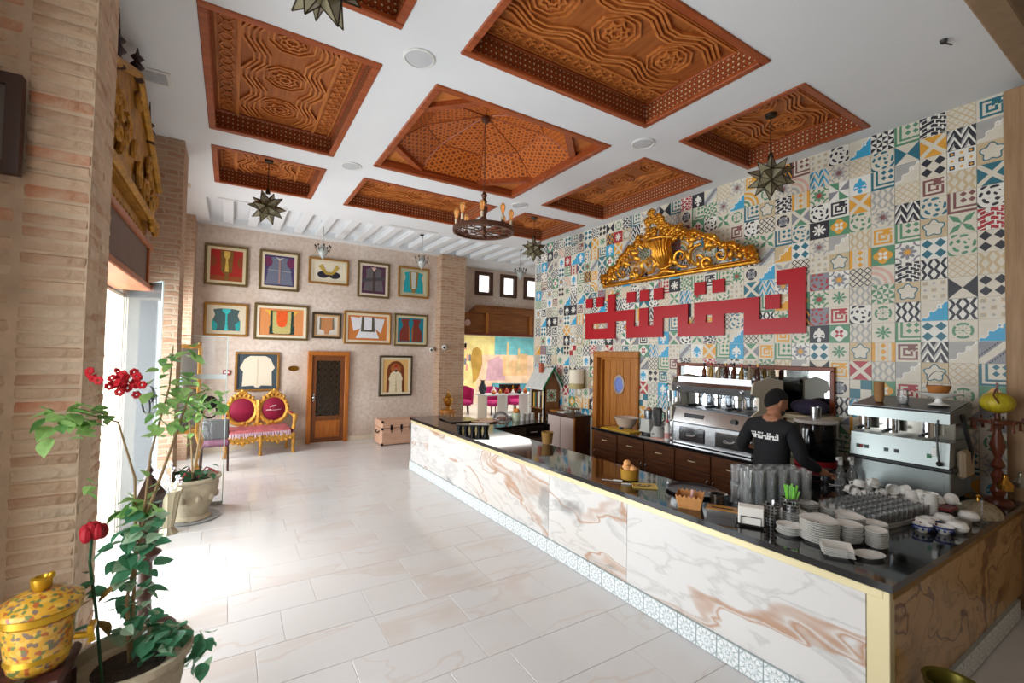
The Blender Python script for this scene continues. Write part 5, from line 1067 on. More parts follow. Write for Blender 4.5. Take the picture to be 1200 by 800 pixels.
for x, y_ in ((-.56, -.25), (0, -.27), (.56, -.25), (-.52, .2), (.52, .2)): b = MB(); b.tube([(x, y_, .36), (x*1.01, y_-.015, .24), (x, y_, .1), (x*1.02, y_-.01, .0)], [.042, .036, .024, .034], 8); b.build('leg', gl, t)
b = MB(); n = 20; vv = []; ff = []
sh = [(.19, .5), (.1, .49), (-.1, .485), (-.24, .48), (-.285, .44), (-.292, .39)]
for i in range(n+1):
    u_ = -.5+i/n; 
    for j, (yy, zz) in enumerate(sh): vv.append((u_, yy, zz+.008*math.sin(i*1.7+j)-(.02*math.sin(i*2.3) if j == 5 else 0)))
for i in range(n):
    for j in range(5): k = i*6+j; ff.append((k, k+1, k+7, k+6))
b.add(vv, ff); b.build('shawl', mat('dusty_pink_shawl', (176, 92, 96), .9, var=.2, vs=10), t)
b = MB(); random.seed(3)
for i in range(46): x = -.5+i/45; b.tube([(x, -.291, .44), (x+random.uniform(-.01, .01), -.3, .36+random.uniform(-.02, .03))], .006, 4)
fo = b.build('shawl_fringe', mat('pale_fringe', (222, 196, 206), .9), t); fo['kind'] = 'stuff'

# ------------------------------------------------------------------ travel trunk
t = thing('travel_trunk', 'pale pink wooden travel trunk with dark metal fittings against the end wall', 'trunk', (2.75, 9.55, 0), R(2)); pk = wood('pink_washed_wood', (220, 180, 154), (204, 158, 130), .6, 0)
b = MB(); b.box(0, .95, 0, .5, .015, .36, bev=.01); b.build('body', pk, t); b = MB(); b.box(-.005, .955, -.005, .505, .365, .52, bev=.02); b.build('lid', pk, t)
for x in (.2, .42, .62): b = MB(); b.box(x-.025, x+.025, -.018, -.004, .31, .43, bev=.006); b.tube([(x, -.02, .3), (x, -.025, .27)], .012); b.build('clasp', iron, t)
for x in (0, .95):
    for z in (.03, .35, .5): b = MB(); b.box(x-.012, x+.03 if x == 0 else x+.012, -.012, .03, z-.025, z+.025, bev=.006); b.build('corner_fitting', iron, t)
b = MB(); b.tube([(-.01, .15, .3), (-.04, .18, .26), (-.04, .32, .26), (-.01, .35, .3)], .012); b.build('side_handle', iron, t)
# brass samovar on a wooden stool beside the brick pier
t = thing('pedestal_stool', 'small round orange wooden stool beside the brick pier', 'stool', (4.38, 9.85, 0)); b = MB(); b.lathe([(.17, .58), (.19, .6), (.19, .64), (.17, .66)], 20); b.build('top', oak, t)
for k in range(4): a = PI/4+PI/2*k; b = MB(); b.tube([(.13*math.cos(a), .13*math.sin(a), .58), (.15*math.cos(a), .15*math.sin(a), .3), (.13*math.cos(a), .13*math.sin(a), 0)], [.025, .018, .022], 8); b.build('leg', oak, t)
t = thing('brass_samovar', 'small brass samovar on the orange stool by the brick pier', 'samovar', (4.38, 9.85, .66)); b = MB(); b.lathe([(.08, 0), (.05, .03), (.03, .07), (.09, .12), (.12, .2), (.09, .28), (.06, .3), (.07, .33), (.03, .37), (.015, .42), (.02, .44), (.005, .46)], 22); b.build('body', brass, t)
for s_ in (-1, 1): b = MB(); b.tube([(s_*.11, 0, .22), (s_*.15, 0, .26), (s_*.13, 0, .29)], .01); b.build('handle', brass, t)
b = MB(); b.tube([(0, -.11, .16), (0, -.17, .15), (0, -.17, .12)], .01); b.build('spout', brass, t)

# ------------------------------------------------------------------ ceiling fixtures
grille = mat('speaker_grille', (196, 198, 200), .7)
for i, (x, y_, lb) in enumerate(((1.23, 3.5, 'round ceiling speaker between the large left and near coffers'), (3.87, 3.51, 'round ceiling speaker right of the dome, near side'), (1.25, 6.04, 'round ceiling speaker left of the dome, far side'), (3.87, 6.08, 'round ceiling speaker behind the wheel chandelier'))):
    t = thing('ceiling_speaker', lb, 'speaker', (x, y_, ZC), group='ceiling speakers'); b = MB(); b.lathe([(.13, 0), (.13, -.008), (.115, -.014), (.112, -.006)], 28); b.build('rim', white_pl, t); b = MB(); b.lathe([(.112, -.006), (.06, -.012), (.0001, -.014)], 24); b.build('grille', grille, t)
t = thing('ceiling_vent', 'square louvred ceiling vent beside the brick side', 'vent', (-.66, 5.04, ZC)); b = MB(); [b.box(*q, -.012, 0) for q in ((-.13, .13, -.13, -.1), (-.13, .13, .1, .13), (-.13, -.1, -.1, .1), (.1, .13, -.1, .1))]; b.build('frame', white_pl, t)
for k in range(6): b = MB(); b.box(-.1, .1, -.09+k*.033, -.07+k*.033, -.01, -.002); b.build('louvre', grille, t)
b = MB(); b.box(-.7, -.58, 8.05, 8.2, ZC-.02, ZC, bev=.006); tag(b.build('ceiling_sensor', cream_paint), 'small beige sensor box on the ceiling near the end wall', 'sensor')
for i, (x0, x1, y0) in enumerate(((-.26, .75, 8.5), (2.45, 3.45, 8.42))): b = MB(); b.box(x0, x1, y0, y0+.07, ZC-.006, ZC); b.box(x0+.01, x1-.01, y0+.015, y0+.055, ZC-.008, ZC-.005, mi=1); tag(b.build('slot_diffuser', [white_pl, grille], smooth=0), ('slim grey air slot in the ceiling behind the left star lantern', 'slim grey air slot in the ceiling behind the long coffer')[i], 'air slot')
b = MB(); b.lathe([(.025, 0), (.02, -.02), (.005, -.03)], 12); b.tube([(0, 0, -.02), (.06, -.03, -.03)], .006); o = b.build('sprinkler', steel_dk, None, 35, (4.44, 1.13, ZC)); tag(o, 'small dark sprinkler head on the near ceiling', 'sprinkler')
# star lanterns
lead = mat('lantern_leading', (60, 50, 36), .5, .6); pane = mat('lantern_glass', (168, 160, 130), .25, .1, trans=.25)
ph_ = (1+5**.5)/2; iv = [Vector(p).normalized() for p in [(-1, ph_, 0), (1, ph_, 0), (-1, -ph_, 0), (1, -ph_, 0), (0, -1, ph_), (0, 1, ph_), (0, -1, -ph_), (0, 1, -ph_), (ph_, 0, -1), (ph_, 0, 1), (-ph_, 0, -1), (-ph_, 0, 1)]]
itri = [(0, 11, 5), (0, 5, 1), (0, 1, 7), (0, 7, 10), (0, 10, 11), (1, 5, 9), (5, 11, 4), (11, 10, 2), (10, 7, 6), (7, 1, 8), (3, 9, 4), (3, 4, 2), (3, 2, 6), (3, 6, 8), (3, 8, 9), (4, 9, 5), (2, 4, 11), (6, 2, 10), (8, 6, 7), (9, 8, 1)]
star_lab = {(0, 0): 'star lantern cut by the top edge of the picture', (0, 2): 'star lantern hanging before the end wall pictures', (2, 0): 'star lantern in front of the tiled wall', (2, 2): 'small looking star lantern at the far corner of the tiled wall'}
gm_ = MB(); lm = MB(); Rb, Rs = .115, .235
for tri in itri:
    A = [iv[i]*Rb for i in tri]; tip = (A[0]+A[1]+A[2]).normalized()*Rs
    for k in range(3): gm_.add([A[k], A[(k+1) % 3], tip], [(0, 1, 2)]); lm.tube([A[k], tip], .0045, 4); lm.tube([A[k], A[(k+1) % 3]], .0045, 4)
gme, lme = gm_.mesh('glass_points', pane, 0), lm.mesh('leading', lead, 0)
for (i, j), lb in star_lab.items():
    x, y_ = sum(CX[i])/2, sum(CY[j])/2; drop = {(0, 2): .66, (2, 0): .68, (0, 0): .6, (2, 2): .62}[i, j]
    t = thing('star_lantern', lb, 'lantern', (x, y_, ZC+DEP), .3*i+.2*j, group='star lanterns'); shared('glass_points', gme, t, (0, 0, -drop)); shared('leading', lme, t, (0, 0, -drop))
    b = MB(); b.tube([(0, 0, 0), (0, 0, -drop+Rs*.8)], .005, 6); b.build('rod', lead, t); b = MB(); b.lathe([(.06, 0), (.05, -.03), (.01, -.045)], 16); b.lathe([(.012, -drop+.27), (.03, -drop+.22), (.03, -drop+.19)], 10); b.build('canopy', lead, t)
# wheel chandelier
t = thing('wheel_chandelier', 'bronze wheel chandelier with candle bulbs under the cedar dome', 'chandelier', (2.55, 4.81, 3.45)); t.scale = (.92, .92, .92); bz = mat('aged_bronze', (104, 72, 56), .45, .6, var=.2, vs=20)
b = MB(); b.lathe([(.37, 0), (.4, .0), (.405, .03), (.4, .06), (.37, .06), (.37, 0)], 48, cap=False); b.build('ring', bz, t)
b = MB()
for k in range(12):
    a = 2*PI*k/12; ca, sa = math.cos(a), math.sin(a); b.tube([(.05*ca, .05*sa, .02), (.37*ca, .37*sa, .02)], .008, 5)
    a2 = a+PI/12; b.tube([(.22*math.cos(a2)+.06*math.cos(q), .22*math.sin(a2)+.06*math.sin(q), .02) for q in [2*PI*m/10 for m in range(10)]], .007, 5, True); b.tube([(.325*math.cos(a2)+.032*math.cos(q), .325*math.sin(a2)+.032*math.sin(q), .02) for q in [2*PI*m/8 for m in range(8)]], .007, 5, True)
b.build('filigree', bz, t)
b = MB(); b.lathe([(.005, -.07), (.02, -.05), (.012, -.03), (.05, 0), (.06, .03), (.03, .05), (.025, .12), (.045, .16), (.03, .22), (.05, .3), (.05, .34), (.02, .36), (.045, .41), (.02, .45), (.04, .5), (.015, .54)], 18); b.build('stem', bz, t)
b = MB(); zc_ = .54; k = 0
while zc_ < 1.46: b.tube([(.008*math.cos(q) if k % 2 else 0, 0 if k % 2 else .008*math.cos(q), zc_+.02*math.sin(q)+.018) for q in [2*PI*m/8 for m in range(8)]], .0035, 4, True); zc_ += .032; k += 1
b.build('chain', bz, t); b = MB(); b.lathe([(.06, 1.52), (.05, 1.48), (.015, 1.46)], 14); b.build('ceiling_rose', bz, t)
ivory = mat('ivory_sleeve', (226, 214, 184), .6); amb = mat('amber_bulb', (238, 196, 130), .08, trans=.7, emit=.04); fil = mat('filament', (255, 170, 70), .5, emit=1.5)
for k in range(8):
    a = 2*PI*(k+.3)/8; c = (.36*math.cos(a), .36*math.sin(a), 0); s_ = MB(); s_.lathe([(.03, .06), (.035, .075), (.02, .085), (.02, .1)], 12, c); so = s_.build('bulb_socket', bz, t)
    s_ = MB(); s_.lathe([(.018, .1), (.018, .17)], 12, c); s_.build('candle_sleeve', ivory, so); s_ = MB(); s_.lathe([(.012, .17), (.016, .19), (.034, .25), (.034, .28), (.018, .31), (.0001, .318)], 14, c); s_.build('bulb', amb, so); s_ = MB(); s_.tube([(c[0]-.008, c[1], .2), (c[0]-.01, c[1], .28), (c[0]+.01, c[1], .28), (c[0]+.008, c[1], .2)], .002, 4); s_.build('bulb_filament', fil, so)
# little crystal pendants in the beamed bay
cry = mat('crystal', (214, 218, 214), .05, trans=.5); pend_lab = ['small crystal pendant before the black bodice picture', 'small crystal pendant before the turquoise waistcoat picture', 'small crystal pendant near the clerestory windows']
for i, (x, y_) in enumerate(((1.46, 9.42), (3.42, 9.25), (5.85, 9.1))):
    t = thing('crystal_pendant', pend_lab[i], 'pendant lamp', (x, y_, 4.515), group='crystal pendants'); b = MB(); b.lathe([(.05, 0), (.045, -.02), (.01, -.03)], 14); b.tube([(0, 0, -.02), (0, 0, -.45)], .006, 5); b.build('canopy_and_rod', lead, t)
    b = MB(); b.lathe([(.0001, -.75), (.04, -.7), (.09, -.62), (.1, -.56), (.05, -.5), (.02, -.45)], 10); b.build('crystal_bowl', cry, t)
    for k in range(8): a = 2*PI*k/8; b = MB(); b.tube([(.05*math.cos(a), .05*math.sin(a), -.55), (.12*math.cos(a), .12*math.sin(a), -.6), (.14*math.cos(a), .14*math.sin(a), -.52)], .006, 5); b.ball((.14*math.cos(a), .14*math.sin(a), -.49), .016, .016, .024, 6, 5); b.build('arm', lead, t)

# ------------------------------------------------------------------ gilded pediment leaning out from the tiled wall
t = thing('gilded_pediment', 'gilded openwork carved pediment with flower urn above the red lettering', 'carved pediment', (5.70, 4.6, 3.22)); tl_ = R(19)
MP = Matrix(((0, 0, -1, 0), (-1, 0, 0, 0), (0, 1, 0, 0), (0, 0, 0, 1)))            # local (s, t, n) -> room
MP = Matrix.Rotation(-tl_, 4, 'Y') @ MP
def spiral(cx, cy, r0, a0, turns, d=1, k=.22, n=26): return [(cx+r0*math.exp(-k*2*PI*turns*i/n)*math.cos(a0+d*2*PI*turns*i/n), cy+r0*math.exp(-k*2*PI*turns*i/n)*math.sin(a0+d*2*PI*turns*i/n), .045+.012*math.sin(i*.5)) for i in range(n+1)]
def gpart(nm, fn): b = MB(); b.M = MP; fn(b); return b.build(nm, gold_leaf, t, 50)
gpart('base_rail', lambda b: (b.box(-1.4, 1.4, -.0, .05, 0, .09, bev=.012), b.box(-1.4, 1.4, .05, .075, 0, .06, bev=.01)))
outl = [(1.38, .08), (1.35, .2), (1.22, .19), (1.12, .3), (.98, .31), (.84, .44), (.7, .5), (.6, .58), (.5, .57), (.42, .64), (.34, .62), (.3, .56)]
for s_ in (-1, 1):
    gpart('outer_scroll_band', lambda b: b.tube([(s_*x, y_, .05) for x, y_ in outl], [.03, .04, .026, .042, .028, .046, .03, .045, .03, .046, .036, .03][:len(outl)], 8))
    for (cx, cy, r0, a0, tn, d) in ((1.14, .17, .12, .3, 1.5, 1), (.9, .2, .17, 2.6, 1.6, -1), (.78, .4, .15, -.6, 1.5, 1), (.58, .2, .2, 1.2, 1.7, 1), (.5, .5, .14, 3., 1.5, -1), (.3, .28, .17, -1.2, 1.6, -1), (.36, .62, .12, 1., 1.4, 1), (1.27, .12, .07, 2., 1.3, -1), (.7, .13, .1, 4., 1.4, -1)):
        sp_ = spiral(cx, cy, r0, a0, tn, d); gpart('acanthus_scroll', lambda b: b.tube([(s_*x, y_, z) for x, y_, z in sp_], [.026-.016*i/26 for i in range(27)], 7))
    def edge_leaves(b):
        for i in range(len(outl)-1):
            for q in (.1, .55):
                x, y_ = outl[i][0]*(1-q)+outl[i+1][0]*q, outl[i][1]*(1-q)+outl[i+1][1]*q; b.tube([(s_*x, y_-.01, .06), (s_*(x+.02), y_+.035, .09), (s_*(x+.05), y_+.03, .07)], [.02, .034, .012], 7); b.ball((s_*(x-.02), y_-.035, .08), .03, .026, .02, 8, 5)
    gpart('edge_leaves', edge_leaves)
    def leaves(b):
        for cx, cy, a, L in ((1.02, .1, .7, .17), (.86, .3, 2.2, .18), (.68, .3, .4, .2), (.42, .14, 1.2, .22), (.62, .46, 2.6, .16), (.24, .14, 1.9, .2), (.44, .36, .3, .18), (.98, .26, 1.2, .12), (1.2, .08, 1.5, .12), (.2, .5, .6, .18), (.76, .08, 2.4, .14), (.54, .07, .9, .13)):
            p = [(s_*(cx+L*q*math.cos(a+.5*q)), cy+L*q*math.sin(a+.5*q), .05+.03*math.sin(q*3)) for q in (0, .25, .5, .75, 1)]; b.tube(p, [.012, .036, .04, .026, .006], 7, flat=.55)
    gpart('acanthus_leaves', leaves)
def urn_(b):
    for i in range(13):
        a = PI*i/12; x = math.cos(a)
        b.tube([(x*.06, .2, .06+.05*math.sin(a)), (x*.1, .3, .06+.09*math.sin(a)), (x*.15, .4, .06+.12*math.sin(a)), (x*.13, .46, .06+.1*math.sin(a)), (x*.2, .56, .06+.14*math.sin(a)), (x*.24, .6, .06+.15*math.sin(a))], [.02, .024, .026, .02, .03, .03], 6)
    b.tube([(-.27, .58, .1), (-.14, .63, .19), (0, .645, .22), (.14, .63, .19), (.27, .58, .1)], .026, 8); b.tube([(-.12, .2, .06), (-.04, .16, .12), (.04, .16, .12), (.12, .2, .06)], .03, 8); b.tube([(-.16, .07, .06), (0, .12, .1), (.16, .07, .06)], .04, 8); b.box(-.05, .05, .05, .2, .03, .12, bev=.015); b.box(-.13, .13, .22, .58, 0, .08)
gpart('flower_urn', urn_)
random.seed(12)
for k in range(50):
    u_ = random.random()**.85; y_ = .62+.42*u_; x = random.uniform(-1, 1)*(.42*(1-u_)+.02); r_ = random.uniform(.042, .066)*(1-.35*u_)
    def rose(b, x=x, y_=y_, r_=r_):
        b.ball((x, y_, .09), r_, r_*.9, r_*.9, 8, 6)
        for q in range(5): a = 2*PI*q/5+x*9; b.ball((x+r_*.75*math.cos(a), y_+r_*.75*math.sin(a), .105), r_*.5, r_*.5, r_*.4, 6, 4)
    gpart('carved_flower', rose)
# ------------------------------------------------------------------ left side: canopy with gilded gable over the doorway
t = thing('door_canopy', 'wooden canopy over the doorway crowned by a gilded carved gable', 'canopy', (0, 0, 0)); cw = wood('canopy_wood', (120, 74, 48), (88, 50, 32), .5, 1)
b = MB(); b.box(-1.0, -.74, 3.3, 5.84, 2.62, 2.97); b.build('fascia_panel', mat('canopy_dark_panel', (108, 84, 70), .6, var=.1, vs=8), t, 0)
orw = wood('orange_trim', (178, 98, 46), (150, 76, 34), .45, 1)
b = MB(); b.box(-1.0, -.71, 3.28, 5.88, 2.56, 2.62, bev=.008); b.box(-1.0, -.71, 3.28, 5.88, 2.97, 3.02, bev=.008); b.build('moulding', orw, t, 0)
b = MB(); b.box(-.745, -.72, 5.7, 5.78, 2.62, 2.97); b.build('fascia_stile', orw, t, 0)
gd = mat('old_gilding', (178, 130, 46), .45, .5, var=.35, vs=10, bump=.4, bs=40)
b = MB(); b.box(-1.0, -.8, 3.4, 5.8, 3.02, 3.12); b.box(-1., -.77, 3.35, 5.85, 3.12, 3.2, bev=.01); b.build('cornice', gd, t, 0)
for k in range(20): b = MB(); b.box(-.8, -.765, 3.45+.115*k, 3.5+.115*k, 3.03, 3.12, bev=.006); b.build('dentil', gd, t, 0)
gab = [(3.3, 3.62), (5.95, 3.62), (5.95, 3.72), (4.62, 4.18), (3.3, 3.72)]
b = MB(); b.prism([(3.35, 3.2), (5.9, 3.2), (5.98, 3.62), (4.62, 4.16), (3.27, 3.62)], -.98, -.72, 'x'); b.build('gable_board', gd, t, 0)
b = MB(); b.tube([(-.7, 3.27, 3.63), (-.7, 4.62, 4.17), (-.7, 5.98, 3.63)], .035, 8); b.tube([(-.7, 3.3, 3.24), (-.7, 5.94, 3.24)], .03, 8); b.build('gable_border', gd, t)
random.seed(9)
for k in range(26):
    y_ = random.uniform(3.5, 5.8); zt_ = 3.25+(.85-abs(y_-4.62)*.36); z = random.uniform(3.32, min(4.0, zt_-.1)); sp_ = spiral(0, 0, random.uniform(.07, .13), random.uniform(0, 6), 1.4, random.choice((-1, 1)), n=16); b = MB(); b.tube([(-.7+.02*i/16, y_+p[0], z+p[1]) for i, p in enumerate(sp_)], [.022-.012*i/16 for i in range(17)], 6); b.build('gable_scroll', gd, t)
for k in range(12): b = MB(); y_ = 5.9-.035*k; b.ball((-.7, y_, 3.2-.05*math.sin(k*.9)), .03, .03, .04, 8, 5); b.build('hanging_leaf', gd, t)
fn = mat('finial_dark', (60, 40, 44), .5)
for y_, z, m_ in ((5.3, 3.92, fn), (4.62, 4.17, fn), (3.94, 3.92, fn)): b = MB(); b.lathe([(.05, -.05), (.02, .03), (.05, .06), (.018, .1), (.045, .13), (.014, .16), (.004, min(.34, ZC-.012-z))], 12, (-.71, y_, z)); b.build('finial', m_, t)
b = MB(); b.box(-.84, -.8, 4.8, 4.92, 3.96, 4.16, bev=.01); b.build('purple_crest', mat('purple_paint', (70, 40, 120), .5), t)
# doorway reveal
struct_d = bpy.data.objects.new('door_3', None); COL.objects.link(struct_d); struct_d['kind'] = 'structure'
b = MB(); b.box(-1.25, -1.0, 3.42, 3.46, 0, 2.55); b.box(-1.25, -1.0, 6.34, 6.38, 0, 2.55); b.box(-1.25, -1, 3.42, 6.38, 2.52, 2.56); b.build('door_frame', cream_paint, struct_d, 0)
# open glass door leaf, and fixed glass screen
def leaf_glass(name, p0, p1, z1, label, knock, band=None):
    t = thing(name, label, 'glass door', (p0[0], p0[1], 0), math.atan2(p1[1]-p0[1], p1[0]-p0[0])); L = math.hypot(p1[0]-p0[0], p1[1]-p0[1]); b = MB(); b.box(0, L, -.005, .005, .012, z1); b.build('glass_pane', pane_glass, t, 0)
    b = MB(); eg = mat('polished_glass_edge', (214, 232, 230), .2); b.box(L-.004, L+.006, -.006, .006, .012, z1); b.box(0, L, -.006, .006, z1, z1+.01); b.build('polished_edge', eg, t, 0)
    b = MB(); b.box(0, L, -.012, .012, 0, .04); b.build('floor_rail', steel, t, 0)
    for zz in knock:
        b = MB(); x = L-.17; b.lathe([(.085, 0), (.085, .01), (.03, .04)], 18); o = b.build('knocker_plate', black_pl, t); o.location = (x, -.006, zz); o.rotation_euler = (R(90), 0, 0)
        b = MB(); b.tube([(x+.08*math.cos(a), -.035-.008*math.sin(a), zz-.1+.095*math.sin(a)) for a in [2*PI*k/18 for k in range(18)]], .011, 8, True); b.build('knocker_ring', black_pl, t)
    if band: b = MB(); b.box(.0, L, -.008, -.0055, band-.03, band+.03); b.build('frosted_band', mat('frosted_band', (226, 236, 240), .6), t, 0)
leaf_glass('glass_door', (-.99, 6.3), (-.585, 5.55), 2.63, 'tall open glass door leaf with black ring knocker by the doorway', [1.52])
leaf_glass('glass_screen', (-.52, 6.98), (-.04, 6.9), 2.14, 'fixed glass screen with a pale frosted band beyond the stone pot', [1.3], 1.63)
# gilded vitrine behind the screen
t = thing('gilded_vitrine', 'narrow gilded display cabinet on curved legs behind the glass screen', 'cabinet', (-.56, 8.0, 0)); W, D = .36, .34
for x in (-W/2, W/2):
    for y_ in (-D/2, D/2): b = MB(); b.box(x-.018, x+.018, y_-.018, y_+.018, .8, 2.0, bev=.006); b.build('post', gl, t); b = MB(); b.tube([(x, y_, .82), (x*1.25, y_*1.2, .62), (x*.95, y_*.95, .3), (x*1.2, y_*1.15, 0)], [.035, .03, .018, .026], 8); b.build('leg', gl, t)
b = MB(); b.box(-W/2-.02, W/2+.02, -D/2-.02, D/2+.02, 1.98, 2.04, bev=.012); b.ball((-W/2, -D/2, 2.06), .025); b.ball((W/2, -D/2, 2.06), .025); b.build('top', gl, t); b = MB(); b.box(-W/2, W/2, -D/2, D/2, .78, .84, bev=.01); b.box(-W/2, W/2, -D/2, D/2, 1.4, 1.415); b.build('shelf', gl, t)
b = MB(); b.box(-W/2, W/2, D/2-.01, D/2, .84, 1.98); b.build('back_panel', mat('vitrine_back', (90, 86, 82), .6), t); b = MB(); b.box(-W/2, W/2, -D/2, -D/2+.004, .84, 1.98); b.build('front_glass', pane_glass, t)
lathe_thing('ceramic_jar', 'white and blue ceramic jar on the upper vitrine shelf', 'jar', [(.05, 0), (.08, .06), (.06, .14), (.03, .17), (.04, .19), (.0001, .2)], mat('blue_white_ceramic', (210, 216, 224), .3, c2=(110, 130, 170), vs=18), (-.56, 7.98, 1.4155), 16)
lathe_thing('dark_jar', 'dark glazed jar on the lower vitrine shelf', 'jar', [(.05, 0), (.09, .08), (.05, .2), (.03, .24), (.0001, .25)], mat('dark_glaze', (60, 66, 74), .3), (-.56, 7.98, .841), 16)
t = thing('small_side_chair', 'small chair with a dusky purple seat behind the vitrine', 'chair', (-.18, 8.9, 0)); b = MB(); b.box(-.2, .2, -.2, .2, .4, .46, bev=.02); b.build('seat', mat('dusky_purple', (110, 60, 84), .8), t)
for x in (-.18, .18):
    for y_ in (-.18, .18): b = MB(); b.tube([(x, y_, .4), (x*1.05, y_*1.05, 0)], .018, 6); b.build('leg', darkwood, t)
b = MB(); b.box(-.19, .19, .17, .21, .46, .8, bev=.02); b.build('backrest', mat('slate_cushion', (84, 84, 84), .8), t)

# ------------------------------------------------------------------ plants
def leaf_mesh(nm, L, W_, m_, fold=.25):
    b = MB(); pr = [(.0, 0), (.12, .3), (.3, .5), (.5, .48), (.7, .34), (.88, .14), (1., 0)]; n = len(pr); v = [(L*x, 0, -.12*L*x*x) for x, y in pr]
    for s_ in (1, -1): v += [(L*x, s_*W_*y, fold*W_*y-.12*L*x*x) for x, y in pr[1:-1]]
    f = []
    for o in (n, n+n-2):
        f += [(0, 1, o), (n-2, n-1, o+n-3)]+[(i, i+1, o+i, o+i-1) for i in range(1, n-2)]
    b.add(v, f); return b.mesh(nm, m_, 60)
lg1, lg2, lg3 = mat('leaf_light', (150, 190, 112), .5, var=.25, vs=20), mat('leaf_mid', (104, 154, 82), .5, var=.25, vs=20), mat('leaf_dark', (64, 106, 72), .45, var=.3, vs=20)
lv1, lv2 = mat('leaf_variegated', (140, 188, 150), .45, c2=(186, 206, 176), vs=26), mat('leaf_deep', (84, 150, 112), .4, var=.3, vs=16)
stemm = mat('plant_stem', (150, 124, 88), .8); soil = mat('potting_soil', (54, 40, 30), .95, var=.3, vs=30, bump=.8, bs=60)
stonepot = mat('cast_stone', (170, 156, 132), .85, var=.18, vs=8, bump=.4, bs=30)
for m_ in (lg1, lg2, lg3, lv1, lv2):                  # thin leaves let light through
    nt_ = m_.node_tree; bs_ = nt_.nodes['Principled BSDF']; out_ = nt_.nodes['Material Output']; tl2 = nt_.nodes.new('ShaderNodeBsdfTranslucent'); mx_ = nt_.nodes.new('ShaderNodeMixShader'); mx_.inputs[0].default_value = .4
    nt_.links.new(bs_.inputs['Base Color'].links[0].from_socket, tl2.inputs[0]); nt_.links.new(bs_.outputs[0], mx_.inputs[1]); nt_.links.new(tl2.outputs[0], mx_.inputs[2]); nt_.links.new(mx_.outputs[0], out_.inputs[0])
def put_leaf(me, parent, p, rng, droop=.3, sc=1.): o = shared('leaf', me, parent, p, (rng.uniform(-.5, .5), rng.uniform(-.1, droop+.5), rng.uniform(0, 2*PI))); s_ = sc*rng.uniform(.7, 1.2); o.scale = (s_, s_, s_)
def potprof(r, h): return [(r*.6, 0), (r*.68, .02), (r*.72, h*.15), (r*.95, h*.7), (r*.92, h*.82), (r*1.06, h*.88), (r*1.08, h), (r*.98, h), (r*.92, h*.9), (.0001, h*.88)]
# tall climber in the large near pot
t = thing('potted_climber', 'tall leafy climber with red blossoms rising from a big stone pot', 'potted plant', (-.33, 2.55, 0)); rng = random.Random(2)
b = MB(); b.lathe([(.13, 0), (.15, .03), (.14, .25), (.2, .58), (.195, .62), (.225, .64), (.225, .67), (.205, .67), (.19, .62), (.0001, .61)], 30); b.build('pot', stonepot, t); b = MB(); b.lathe([(.195, .6), (.1, .625), (.0001, .63)], 20); b.build('soil', soil, t)
stems = [[(0, 0, .6), (-.02, .0, .9), (.02, .03, 1.2), (.03, .1, 1.5), (.08, .2, 1.8), (.08, .3, 2.0)], [(0, 0, .62), (0, .03, 1.), (-.02, .08, 1.4), (-.08, .04, 1.66), (-.2, -.03, 1.72)], [(.02, .03, 1.2), (.1, .1, 1.5), (.16, .2, 1.75), (.24, .25, 1.78)]]
for s_ in stems: b = MB(); b.tube(s_, [.008-.005*i/(len(s_)-1) for i in range(len(s_))], 6); b.build('stem', stemm, t)
lmA, lmB = leaf_mesh('leaf', .075, .05, lg1), leaf_mesh('leaf', .075, .052, lg2)
def near_leaf(c, n, r_, mes): 
    for k in range(n): put_leaf(rng.choice(mes), t, (c[0]+rng.gauss(0, r_), c[1]+rng.gauss(0, r_), c[2]+rng.gauss(0, r_)), rng)
for c, n, r_ in (((.1, .25, 1.92), 14, .04), ((.08, .2, 1.78), 20, .045), ((.2, .25, 1.74), 18, .045), ((-.24, -.06, 1.69), 24, .04), ((-.14, -.02, 1.72), 12, .04), ((.07, .12, 1.64), 18, .05), ((.02, .06, 1.4), 4, .04), ((.0, .05, 1.28), 18, .045), ((-.16, -.02, 1.42), 3, .02)): near_leaf(c, n, r_, [lmA, lmA, lmB])
lmC, lmD = leaf_mesh('leaf', .07, .06, lv1, .3), leaf_mesh('leaf', .075, .062, lv2, .3)
for k in range(88): z = rng.uniform(.7, 1.28); r_ = .05; put_leaf(rng.choice((lmC, lmD, lmD)), t, (rng.gauss(.0, r_), rng.gauss(.02, r_), z), rng)
for k in range(40): a = rng.uniform(-.9, .9); r_ = rng.uniform(.05, .21); put_leaf(rng.choice((lmC, lmD, lmD)), t, (r_*math.cos(a), r_*math.sin(a)-.02, .68+rng.uniform(0, .07)), rng, .4)
for k in range(18): z = rng.uniform(.5, .68); put_leaf(rng.choice((lmC, lmD)), t, (.24+rng.uniform(-.02, .05), .0+rng.uniform(-.04, .04), z), rng, 1.)
redf = mat('red_blossom', (206, 24, 40), .6); fmB = MB()
for k in range(6): a = 2*PI*k/6; fmB.ball((.012*math.cos(a), .012*math.sin(a), 0), .009, .009, .005, 6, 4)
fme_ = fmB.mesh('blossom', redf)
for k in range(34): shared('blossom', fme_, t, (-.1+rng.gauss(0, .045), .16+rng.gauss(0, .03), 1.83+rng.gauss(0, .025)), (rng.uniform(0, 3), rng.uniform(0, 3), 0))
